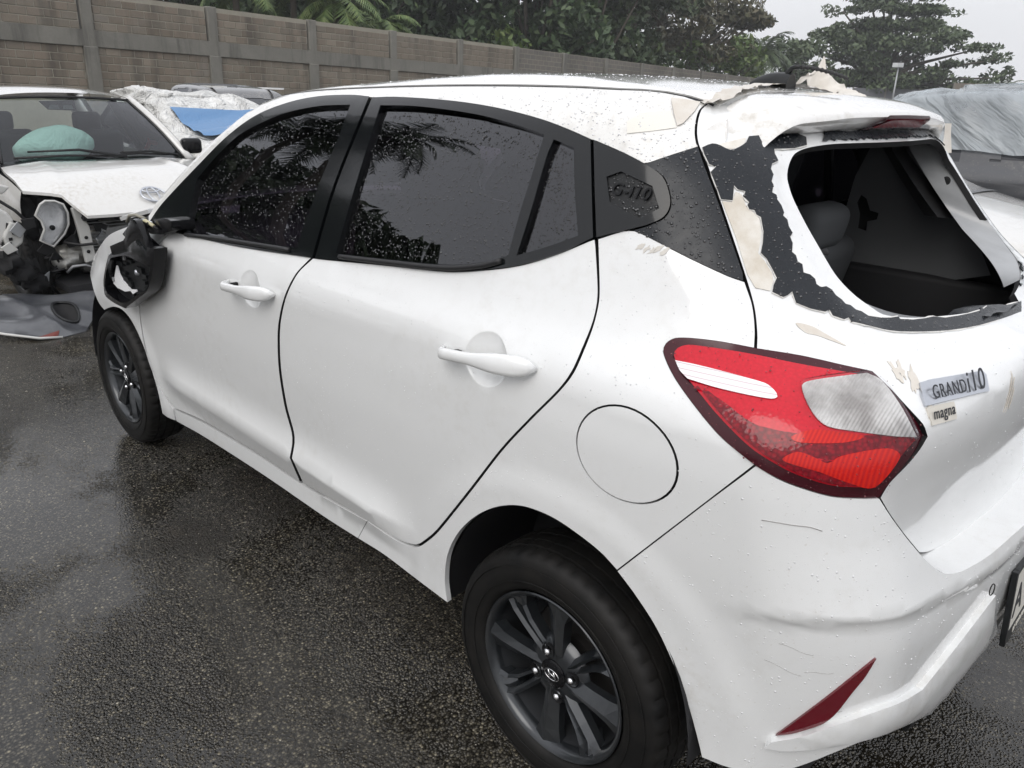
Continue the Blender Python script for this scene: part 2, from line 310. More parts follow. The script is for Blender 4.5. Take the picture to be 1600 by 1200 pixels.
# outlines of the panels on the body surface: (s,z)
OUT = {
'front_glass':[(1.4452,1.1865),(1.4288,1.1995),(1.4131,1.2124),(1.3976,1.2252),(1.3823,1.2378),(1.3668,1.2501),(1.3509,1.2621),(1.3339,1.2743),(1.3166,1.2865),(1.2989,1.2986),(1.281,1.3102),(1.2628,1.321),(1.2444,1.3308),(1.2225,1.3406),(1.1993,1.3495),(1.1753,1.3578),(1.1513,1.3655),(1.1278,1.3728),(1.1052,1.3799),(1.0825,1.3867),(1.0596,1.393),(1.0364,1.3987),(1.0129,1.4038),(0.9898,1.4082),(0.9654,1.4124),(0.9402,1.4164),(0.9148,1.42),(0.8897,1.4232),(0.8653,1.4259),(0.8417,1.4279),(0.8179,1.4294),(0.7941,1.4306),(0.7705,1.4316),(0.7472,1.4325),(0.7245,1.4336),(0.7211,1.4215),(0.7193,1.4092),(0.7186,1.397),(0.7186,1.3847),(0.719,1.3725),(0.7199,1.3603),(0.7213,1.3499),(0.7231,1.3388),(0.7255,1.3268),(0.7282,1.3143),(0.7312,1.3014),(0.7344,1.2881),(0.7377,1.2747),(0.7409,1.2612),(0.7438,1.2479),(0.7465,1.2349),(0.749,1.2227),(0.7516,1.2101),(0.7542,1.1971),(0.7568,1.1837),(0.7595,1.1701),(0.7622,1.1563),(0.7648,1.1423),(0.7673,1.1282),(0.7697,1.1142),(0.7719,1.1001),(0.7742,1.0862),(0.7763,1.0724),(0.8015,1.0706),(0.827,1.0689),(0.8529,1.0671),(0.8793,1.0652),(0.906,1.0633),(0.9295,1.0617),(0.9563,1.0598),(0.9858,1.0577),(1.0173,1.0555),(1.0501,1.0533),(1.0833,1.051),(1.1161,1.0487),(1.1477,1.0464),(1.1771,1.0443),(1.2077,1.0421),(1.2388,1.0397),(1.2703,1.0373),(1.3024,1.0347),(1.3351,1.0322),(1.3683,1.0295),(1.4022,1.0269),(1.4152,1.0402),(1.4275,1.0538),(1.4363,1.068),(1.4423,1.0826),(1.4462,1.0975),(1.4482,1.1114),(1.4488,1.126),(1.4483,1.141),(1.4472,1.1563),(1.446,1.1715)],
'rear_glass':[(0.5969,1.4362),(0.5763,1.4367),(0.5561,1.4373),(0.5361,1.4379),(0.5164,1.4383),(0.4968,1.4386),(0.4772,1.4387),(0.4584,1.4385),(0.439,1.4382),(0.4193,1.4377),(0.3995,1.4372),(0.3797,1.4365),(0.3603,1.4357),(0.3413,1.4349),(0.3224,1.434),(0.3036,1.433),(0.285,1.432),(0.2666,1.4308),(0.2483,1.4295),(0.2302,1.4281),(0.2124,1.4265),(0.1944,1.4247),(0.1761,1.4226),(0.1578,1.4204),(0.1401,1.4181),(0.1232,1.4158),(0.1076,1.4136),(0.0934,1.4116),(0.0789,1.4093),(0.0646,1.4069),(0.0504,1.4044),(0.0365,1.4019),(0.0229,1.3994),(0.0221,1.3901),(0.0214,1.3808),(0.0207,1.3715),(0.0202,1.3622),(0.0197,1.3529),(0.0194,1.3436),(0.0191,1.3343),(0.019,1.3249),(0.019,1.3155),(0.0191,1.3059),(0.0193,1.2963),(0.0196,1.2867),(0.0199,1.2771),(0.0201,1.2675),(0.0202,1.2578),(0.0202,1.2482),(0.0201,1.2386),(0.02,1.229),(0.0198,1.2194),(0.0195,1.2097),(0.0193,1.2),(0.0191,1.1903),(0.0189,1.1806),(0.0188,1.1708),(0.0303,1.1664),(0.0419,1.1617),(0.0537,1.1571),(0.0659,1.1527),(0.0786,1.1488),(0.0911,1.1455),(0.105,1.1421),(0.1201,1.1386),(0.136,1.1351),(0.1524,1.1318),(0.1691,1.1288),(0.1857,1.1262),(0.2006,1.1241),(0.2168,1.1222),(0.2341,1.1202),(0.2523,1.1184),(0.2713,1.1165),(0.291,1.1146),(0.311,1.1128),(0.3314,1.1109),(0.3518,1.1091),(0.372,1.1072),(0.3925,1.1052),(0.4134,1.1033),(0.4347,1.1013),(0.4564,1.0994),(0.4786,1.0974),(0.5011,1.0954),(0.524,1.0934),(0.5473,1.0914),(0.5709,1.0893),(0.5949,1.0871),(0.5946,1.0997),(0.5943,1.1122),(0.5938,1.1247),(0.5933,1.1372),(0.5927,1.1497),(0.5921,1.1622),(0.5914,1.1747),(0.5907,1.1871),(0.5901,1.1996),(0.5894,1.2119),(0.5888,1.2243),(0.5883,1.2366),(0.5878,1.2488),(0.5874,1.2606),(0.5869,1.2726),(0.5864,1.2848),(0.5859,1.2971),(0.5855,1.3096),(0.5852,1.3222),(0.5851,1.3349),(0.5851,1.3476),(0.5854,1.3604),(0.5859,1.3732),(0.5868,1.3859),(0.5878,1.3986),(0.5894,1.4113),(0.5922,1.4238)],
'quarter_glass':[(-0.0069,1.3927),(-0.0241,1.3897),(-0.041,1.3867),(-0.0575,1.3837),(-0.0736,1.3808),(-0.0791,1.3709),(-0.0843,1.361),(-0.0893,1.3512),(-0.0941,1.3413),(-0.0988,1.3315),(-0.1034,1.3218),(-0.108,1.3121),(-0.1125,1.3026),(-0.1169,1.2933),(-0.1214,1.2841),(-0.1258,1.2749),(-0.1303,1.2658),(-0.1347,1.2566),(-0.1391,1.2475),(-0.1433,1.2384),(-0.1474,1.2293),(-0.1369,1.225),(-0.1263,1.2206),(-0.1156,1.2161),(-0.1048,1.2117),(-0.0938,1.2072),(-0.0826,1.2029),(-0.0703,1.1983),(-0.0574,1.1936),(-0.0441,1.1888),(-0.0305,1.184),(-0.0167,1.1791),(-0.0029,1.1741),(-0.0035,1.1836),(-0.0042,1.1931),(-0.0048,1.2025),(-0.0054,1.2119),(-0.0059,1.2213),(-0.0064,1.2307),(-0.0067,1.24),(-0.007,1.2493),(-0.0071,1.2586),(-0.0071,1.2685),(-0.0069,1.2792),(-0.0067,1.2904),(-0.0063,1.302),(-0.0059,1.3135),(-0.0053,1.3247),(-0.0048,1.3354),(-0.0042,1.3453),(-0.0037,1.3541),(-0.0034,1.3615),(-0.0036,1.3694),(-0.0046,1.3772),(-0.0058,1.3849)],
'front_frame':[(1.7096,1.0106),(1.7036,1.0256),(1.7,1.0403),(1.6942,1.0551),(1.6827,1.07),(1.6676,1.0842),(1.6504,1.0982),(1.6323,1.1119),(1.6135,1.1255),(1.5962,1.1376),(1.5763,1.1511),(1.5547,1.1656),(1.5323,1.1806),(1.5097,1.1955),(1.4877,1.2101),(1.4669,1.224),(1.4486,1.2364),(1.4303,1.249),(1.4122,1.2618),(1.394,1.2744),(1.3758,1.2868),(1.3578,1.2988),(1.3399,1.3101),(1.3222,1.3207),(1.3033,1.3316),(1.2842,1.3421),(1.265,1.3524),(1.2455,1.3622),(1.2259,1.3715),(1.2059,1.3802),(1.1855,1.3882),(1.1612,1.3967),(1.1363,1.4044),(1.1115,1.4114),(1.0868,1.4178),(1.0627,1.4235),(1.0394,1.4288),(1.017,1.4335),(0.9943,1.4376),(0.9714,1.4413),(0.9483,1.4445),(0.925,1.4473),(0.9017,1.4498),(0.8773,1.4518),(0.8515,1.4534),(0.8253,1.4546),(0.8,1.4555),(0.7764,1.4562),(0.7557,1.4566),(0.7346,1.4567),(0.7127,1.4562),(0.691,1.4554),(0.6698,1.4548),(0.6612,1.4424),(0.6574,1.4299),(0.6557,1.4173),(0.6557,1.4046),(0.6567,1.3919),(0.658,1.3791),(0.6595,1.3662),(0.6613,1.3534),(0.6633,1.3406),(0.6655,1.3278),(0.6678,1.315),(0.6702,1.3024),(0.6726,1.2898),(0.6749,1.2774),(0.677,1.2652),(0.679,1.2531),(0.6807,1.2413),(0.6825,1.2286),(0.6841,1.2159),(0.6855,1.203),(0.6869,1.1901),(0.6881,1.1772),(0.6891,1.1642),(0.69,1.1512),(0.6908,1.1382),(0.6915,1.1252),(0.692,1.1121),(0.6924,1.0991),(0.6929,1.086),(0.6933,1.073),(0.693,1.0602),(0.7137,1.0585),(0.7345,1.0569),(0.7507,1.0557),(0.7703,1.0541),(0.793,1.0523),(0.8184,1.0503),(0.846,1.0481),(0.8755,1.0458),(0.9064,1.0435),(0.9382,1.0411),(0.9705,1.0388),(1.0026,1.0366),(1.0339,1.0346),(1.064,1.0328),(1.0956,1.0311),(1.1294,1.0294),(1.165,1.0278),(1.2019,1.0262),(1.2395,1.0247),(1.277,1.0233),(1.3139,1.0219),(1.3494,1.0205),(1.3827,1.0193),(1.4128,1.0182),(1.4391,1.0171),(1.4753,1.0157),(1.5124,1.0144),(1.5502,1.0131),(1.5888,1.0125),(1.6282,1.0119),(1.6685,1.0113)],
'rear_frame':[(0.6526,1.4529),(0.632,1.454),(0.6119,1.4551),(0.5919,1.456),(0.5715,1.4565),(0.554,1.4567),(0.5345,1.4568),(0.5137,1.4568),(0.4923,1.4567),(0.4707,1.4565),(0.4496,1.4563),(0.4295,1.4559),(0.4098,1.4555),(0.3902,1.4551),(0.3708,1.4545),(0.3515,1.4539),(0.3324,1.4532),(0.3135,1.4524),(0.2949,1.4515),(0.2765,1.4504),(0.2583,1.4493),(0.2404,1.4481),(0.2226,1.4468),(0.205,1.4455),(0.1876,1.444),(0.1704,1.4424),(0.1528,1.4406),(0.135,1.4387),(0.1172,1.4367),(0.0998,1.4346),(0.083,1.4325),(0.0671,1.4303),(0.0523,1.4282),(0.038,1.426),(0.0237,1.4235),(0.0098,1.4209),(-0.0047,1.4182),(-0.0208,1.4155),(-0.036,1.4129),(-0.0521,1.41),(-0.0678,1.407),(-0.0831,1.4038),(-0.098,1.4007),(-0.1127,1.3977),(-0.1175,1.3884),(-0.1223,1.379),(-0.1269,1.3696),(-0.1314,1.3602),(-0.1357,1.3508),(-0.1398,1.3415),(-0.1438,1.3324),(-0.1475,1.3234),(-0.1511,1.3146),(-0.1546,1.3061),(-0.1584,1.2966),(-0.1621,1.287),(-0.1657,1.2775),(-0.1693,1.2679),(-0.1728,1.2584),(-0.1763,1.2489),(-0.1797,1.2394),(-0.183,1.23),(-0.1728,1.2248),(-0.1627,1.2194),(-0.1524,1.214),(-0.1421,1.2086),(-0.1315,1.2032),(-0.1207,1.1979),(-0.1096,1.1928),(-0.0979,1.1878),(-0.0859,1.1829),(-0.0735,1.178),(-0.0609,1.1732),(-0.048,1.1685),(-0.0349,1.164),(-0.0217,1.1597),(-0.0086,1.1558),(0.0045,1.152),(0.0175,1.1483),(0.0308,1.1448),(0.0445,1.1413),(0.0585,1.1379),(0.0727,1.1345),(0.0871,1.1311),(0.1018,1.1276),(0.1168,1.1242),(0.1321,1.121),(0.1476,1.1179),(0.1635,1.1151),(0.1797,1.1126),(0.1946,1.1106),(0.2108,1.1087),(0.228,1.1069),(0.2463,1.1051),(0.2652,1.1033),(0.2849,1.1015),(0.3049,1.0997),(0.3252,1.0978),(0.3455,1.0959),(0.3657,1.0939),(0.3834,1.0921),(0.402,1.0902),(0.4217,1.0882),(0.4422,1.086),(0.4635,1.0838),(0.4855,1.0816),(0.5082,1.0792),(0.5316,1.0768),(0.5554,1.0743),(0.5796,1.0718),(0.6042,1.0693),(0.6289,1.0667),(0.6538,1.0642),(0.6786,1.0616),(0.6788,1.0745),(0.6784,1.0875),(0.678,1.1006),(0.6777,1.1136),(0.6772,1.1266),(0.6766,1.1396),(0.6758,1.1527),(0.675,1.1657),(0.674,1.1786),(0.6728,1.1916),(0.6715,1.2044),(0.6701,1.2172),(0.6685,1.23),(0.6668,1.2426),(0.665,1.2544),(0.6631,1.2663),(0.6609,1.2784),(0.6586,1.2906),(0.6562,1.303),(0.6538,1.3155),(0.6515,1.328),(0.6492,1.3406),(0.6471,1.3532),(0.6452,1.3658),(0.6436,1.3784),(0.6422,1.391),(0.6411,1.4036),(0.6409,1.4161),(0.6422,1.4284),(0.6455,1.4407)],
'garnish':[(-0.122,1.397),(-0.1371,1.394),(-0.1521,1.3909),(-0.1668,1.3879),(-0.181,1.3849),(-0.1945,1.382),(-0.2071,1.379),(-0.2206,1.3755),(-0.2339,1.3718),(-0.2465,1.368),(-0.2582,1.3642),(-0.2685,1.3606),(-0.2782,1.357),(-0.2879,1.3532),(-0.2968,1.349),(-0.3045,1.3444),(-0.3123,1.3372),(-0.3185,1.3292),(-0.3234,1.3212),(-0.3273,1.3137),(-0.3302,1.306),(-0.3312,1.2986),(-0.3302,1.2916),(-0.3274,1.2849),(-0.3229,1.2792),(-0.3173,1.275),(-0.3102,1.271),(-0.3021,1.2673),(-0.2939,1.2639),(-0.2857,1.2609),(-0.2764,1.258),(-0.2665,1.2551),(-0.2564,1.2522),(-0.2465,1.2492),(-0.236,1.2459),(-0.2251,1.2424),(-0.2138,1.2388),(-0.2024,1.2351),(-0.1909,1.2314),(-0.1875,1.2411),(-0.184,1.2507),(-0.1804,1.2604),(-0.1768,1.2701),(-0.1731,1.2798),(-0.1693,1.2895),(-0.1655,1.2992),(-0.1617,1.309),(-0.1579,1.3183),(-0.154,1.3278),(-0.15,1.3375),(-0.1457,1.3473),(-0.1413,1.3572),(-0.1367,1.3671),(-0.1319,1.3771),(-0.127,1.3871)],
'garnish_recess':[(-0.181,1.3362),(-0.1875,1.3385),(-0.1941,1.3407),(-0.2006,1.343),(-0.207,1.3452),(-0.2134,1.3474),(-0.2224,1.3452),(-0.2312,1.343),(-0.2399,1.3408),(-0.2485,1.3386),(-0.2569,1.3364),(-0.2651,1.3342),(-0.2732,1.332),(-0.2811,1.3298),(-0.289,1.3276),(-0.2924,1.3225),(-0.2958,1.3174),(-0.2992,1.3123),(-0.3025,1.3072),(-0.3058,1.3022),(-0.3091,1.2971),(-0.3123,1.2921),(-0.3063,1.289),(-0.3003,1.2858),(-0.2942,1.2826),(-0.2881,1.2794),(-0.2818,1.2761),(-0.2755,1.2728),(-0.2678,1.2752),(-0.26,1.2776),(-0.2521,1.28),(-0.2442,1.2824),(-0.2361,1.2848),(-0.2279,1.2872),(-0.2196,1.2897),(-0.2112,1.2921),(-0.2027,1.2945),(-0.1997,1.3005),(-0.1967,1.3064),(-0.1937,1.3124),(-0.1906,1.3183),(-0.1874,1.3243),(-0.1842,1.3303)],
'pillar_film':[(-0.3018,1.3771),(-0.3084,1.3792),(-0.3156,1.3815),(-0.3233,1.3839),(-0.3312,1.3863),(-0.3394,1.3888),(-0.3477,1.3913),(-0.3559,1.3937),(-0.364,1.3961),(-0.3686,1.3895),(-0.3731,1.3829),(-0.3775,1.3764),(-0.3818,1.3699),(-0.3862,1.3634),(-0.3898,1.3581),(-0.3938,1.3522),(-0.3981,1.3459),(-0.4025,1.3393),(-0.4071,1.3324),(-0.4115,1.3255),(-0.4159,1.3186),(-0.4201,1.3118),(-0.4241,1.3052),(-0.427,1.3002),(-0.43,1.2949),(-0.4332,1.2893),(-0.4364,1.2835),(-0.4398,1.2775),(-0.4431,1.2713),(-0.4465,1.265),(-0.4499,1.2586),(-0.4533,1.2521),(-0.4567,1.2456),(-0.4601,1.239),(-0.4634,1.2325),(-0.4667,1.226),(-0.4699,1.2196),(-0.473,1.2132),(-0.476,1.207),(-0.479,1.201),(-0.4799,1.1952),(-0.4809,1.1895),(-0.4736,1.1913),(-0.4662,1.1929),(-0.4588,1.1947),(-0.4515,1.1967),(-0.4462,1.1984),(-0.4402,1.2003),(-0.4336,1.2024),(-0.4265,1.2047),(-0.4191,1.2071),(-0.4114,1.2096),(-0.4036,1.2121),(-0.3958,1.2147),(-0.388,1.2172),(-0.3806,1.2196),(-0.3731,1.2221),(-0.365,1.2247),(-0.3564,1.2276),(-0.3475,1.2305),(-0.3385,1.2334),(-0.3295,1.2363),(-0.3206,1.239),(-0.3121,1.2415),(-0.3042,1.2438),(-0.2971,1.2458),(-0.291,1.2475),(-0.2831,1.2492),(-0.275,1.2505),(-0.2668,1.2519),(-0.2745,1.2546),(-0.2821,1.2573),(-0.2895,1.2601),(-0.2968,1.2631),(-0.3046,1.2665),(-0.3126,1.2702),(-0.3199,1.2741),(-0.3256,1.2783),(-0.3292,1.2828),(-0.3317,1.2879),(-0.3332,1.2933),(-0.3337,1.2988),(-0.3331,1.3043),(-0.3314,1.31),(-0.3289,1.3158),(-0.326,1.3213),(-0.3224,1.3275),(-0.3183,1.334),(-0.3131,1.3402),(-0.3068,1.3456),(-0.2996,1.3496),(-0.291,1.3532),(-0.2815,1.3566),(-0.2716,1.36),(-0.2619,1.3635),(-0.27,1.3663),(-0.278,1.369),(-0.286,1.3718),(-0.2939,1.3745)],
'front_door':[(1.5195,1.0132),(1.4783,1.0147),(1.4381,1.0163),(1.413,1.0173),(1.3834,1.0184),(1.3504,1.0197),(1.315,1.021),(1.2779,1.0224),(1.24,1.0239),(1.2021,1.0254),(1.1648,1.027),(1.1289,1.0286),(1.0948,1.0303),(1.0632,1.032),(1.0331,1.0338),(1.0016,1.0359),(0.9694,1.0381),(0.937,1.0405),(0.9051,1.0429),(0.8741,1.0452),(0.8445,1.0475),(0.8169,1.0497),(0.7916,1.0517),(0.7691,1.0535),(0.7497,1.055),(0.734,1.0562),(0.7188,1.057),(0.7037,1.0577),(0.7128,1.0531),(0.7206,1.0435),(0.7282,1.034),(0.7349,1.0244),(0.7402,1.0142),(0.7445,1.0039),(0.7485,0.9926),(0.7528,0.9805),(0.7588,0.9674),(0.7674,0.9533),(0.7776,0.9381),(0.7874,0.9222),(0.7959,0.9063),(0.8032,0.8909),(0.8097,0.8765),(0.8157,0.8615),(0.8204,0.8466),(0.8241,0.8318),(0.8272,0.817),(0.8296,0.8035),(0.8321,0.7886),(0.8345,0.7727),(0.8365,0.7563),(0.8383,0.7399),(0.8397,0.7239),(0.8406,0.7084),(0.8412,0.6918),(0.8415,0.6747),(0.8413,0.6575),(0.8408,0.6406),(0.8402,0.6245),(0.8394,0.6096),(0.837,0.5925),(0.8331,0.5752),(0.8285,0.5586),(0.8233,0.5439),(0.8186,0.5319),(0.8147,0.5163),(0.8131,0.4999),(0.8134,0.4858),(0.8138,0.4706),(0.813,0.456),(0.8121,0.4392),(0.8134,0.421),(0.8147,0.4027),(0.8156,0.3844),(0.8159,0.3663),(0.8425,0.3667),(0.8694,0.3673),(0.8965,0.3679),(0.924,0.3686),(0.952,0.3692),(0.9807,0.3697),(1.0102,0.3698),(1.0406,0.3696),(1.0722,0.3689),(1.1005,0.368),(1.1314,0.3669),(1.1644,0.3655),(1.1986,0.3642),(1.2338,0.363),(1.2697,0.3615),(1.3061,0.36),(1.3422,0.3583),(1.3777,0.3566),(1.412,0.3547),(1.4444,0.3528),(1.4744,0.3508),(1.5134,0.3474),(1.5542,0.3428),(1.5967,0.3374),(1.6405,0.3314),(1.6853,0.3253),(1.7308,0.3194),(1.7523,0.3295),(1.7724,0.3401),(1.789,0.3524),(1.8028,0.366),(1.8152,0.3805),(1.8262,0.3959),(1.8374,0.4128),(1.8483,0.4308),(1.8577,0.4496),(1.8656,0.4686),(1.8718,0.4871),(1.8763,0.5083),(1.8793,0.5301),(1.8818,0.552),(1.8839,0.5735),(1.8853,0.5946),(1.8855,0.6147),(1.8821,0.6358),(1.8754,0.6576),(1.8664,0.6797),(1.8541,0.7023),(1.8411,0.723),(1.8269,0.7443),(1.8122,0.7658),(1.7961,0.7872),(1.7785,0.8084),(1.7594,0.8289),(1.7342,0.8531),(1.7064,0.8772),(1.677,0.9007),(1.6464,0.9229),(1.6156,0.9435),(1.5892,0.9603),(1.5677,0.9749),(1.5498,0.9881),(1.5338,1.0006)],
'rear_door':[(0.6911,1.0573),(0.6751,1.0586),(0.6593,1.06),(0.6438,1.0616),(0.6251,1.0635),(0.6037,1.0658),(0.5803,1.0683),(0.5554,1.0709),(0.5297,1.0737),(0.5036,1.0765),(0.4776,1.0793),(0.4522,1.082),(0.4278,1.0846),(0.4048,1.087),(0.3835,1.0893),(0.3644,1.0913),(0.3443,1.0933),(0.324,1.0953),(0.3037,1.0971),(0.2837,1.099),(0.2641,1.1008),(0.2451,1.1026),(0.2269,1.1044),(0.2097,1.1062),(0.1935,1.1081),(0.1786,1.1101),(0.1624,1.1126),(0.1465,1.1153),(0.1309,1.1183),(0.1156,1.1215),(0.1006,1.1248),(0.0859,1.1282),(0.0714,1.1315),(0.0572,1.1349),(0.0433,1.1383),(0.0296,1.1418),(0.0163,1.1453),(0.0034,1.149),(-0.0098,1.1528),(-0.0229,1.1568),(-0.036,1.1612),(-0.049,1.1659),(-0.0618,1.1707),(-0.0744,1.1757),(-0.0867,1.1807),(-0.0987,1.1857),(-0.1104,1.1906),(-0.1215,1.1954),(-0.1323,1.2004),(-0.143,1.2053),(-0.1535,1.2104),(-0.1639,1.2153),(-0.1742,1.2203),(-0.1845,1.2251),(-0.1882,1.2154),(-0.192,1.2052),(-0.1958,1.1949),(-0.1995,1.1847),(-0.203,1.1749),(-0.2061,1.1657),(-0.2089,1.1574),(-0.2111,1.1503),(-0.2138,1.141),(-0.2159,1.1316),(-0.2174,1.1223),(-0.218,1.1141),(-0.2184,1.1055),(-0.2183,1.0968),(-0.2179,1.0882),(-0.217,1.08),(-0.2158,1.0711),(-0.2145,1.0621),(-0.2134,1.0533),(-0.2125,1.0451),(-0.2119,1.0373),(-0.2112,1.0295),(-0.2101,1.0215),(-0.2084,1.0134),(-0.2057,1.0053),(-0.2017,0.9959),(-0.1968,0.9864),(-0.191,0.9767),(-0.1845,0.9669),(-0.1785,0.9587),(-0.1715,0.9494),(-0.1636,0.9395),(-0.1554,0.929),(-0.1469,0.9183),(-0.1383,0.9074),(-0.1298,0.8965),(-0.122,0.8863),(-0.1136,0.8757),(-0.1049,0.8646),(-0.0959,0.8532),(-0.0869,0.8415),(-0.0777,0.8296),(-0.0685,0.8174),(-0.0594,0.805),(-0.0505,0.7926),(-0.0413,0.7795),(-0.0319,0.7657),(-0.0225,0.7518),(-0.0133,0.7376),(-0.004,0.7233),(0.0057,0.7087),(0.016,0.6939),(0.0268,0.6787),(0.038,0.6635),(0.0505,0.6466),(0.0643,0.6284),(0.0787,0.6094),(0.0934,0.5902),(0.108,0.5712),(0.1221,0.5528),(0.1354,0.5357),(0.1475,0.5201),(0.1582,0.5068),(0.1747,0.4879),(0.1931,0.469),(0.2102,0.4522),(0.2272,0.4354),(0.2462,0.4214),(0.264,0.4139),(0.284,0.4078),(0.3037,0.4039),(0.3218,0.402),(0.3351,0.4018),(0.3501,0.402),(0.3668,0.4025),(0.3852,0.403),(0.4054,0.403),(0.4277,0.4023),(0.451,0.4013),(0.4746,0.4001),(0.4981,0.3988),(0.5214,0.3972),(0.5454,0.3953),(0.5702,0.3932),(0.5957,0.3909),(0.6219,0.3885),(0.6487,0.386),(0.6762,0.3834),(0.7041,0.3808),(0.7323,0.3782),(0.7609,0.3756),(0.7897,0.3732),(0.7898,0.3915),(0.7894,0.4099),(0.7888,0.4283),(0.7882,0.4466),(0.7966,0.4596),(0.7974,0.4749),(0.7968,0.4909),(0.7961,0.5057),(0.7971,0.5222),(0.8003,0.5381),(0.8043,0.5503),(0.8088,0.5653),(0.8133,0.5818),(0.8173,0.599),(0.8196,0.616),(0.8206,0.6307),(0.8213,0.6467),(0.8219,0.6634),(0.8221,0.6805),(0.8219,0.6975),(0.8214,0.7139),(0.8207,0.7292),(0.8194,0.745),(0.8179,0.7613),(0.816,0.7775),(0.8137,0.7933),(0.8113,0.8081),(0.8089,0.8215),(0.806,0.8361),(0.8024,0.8508),(0.7978,0.8656),(0.7919,0.8805),(0.7857,0.8948),(0.7786,0.91),(0.7702,0.9258),(0.7606,0.9416),(0.7508,0.9566),(0.7433,0.9703),(0.7383,0.9831),(0.7345,0.995),(0.7306,1.0063),(0.7261,1.0166),(0.7197,1.0273),(0.7112,1.0373),(0.7013,1.0472)],
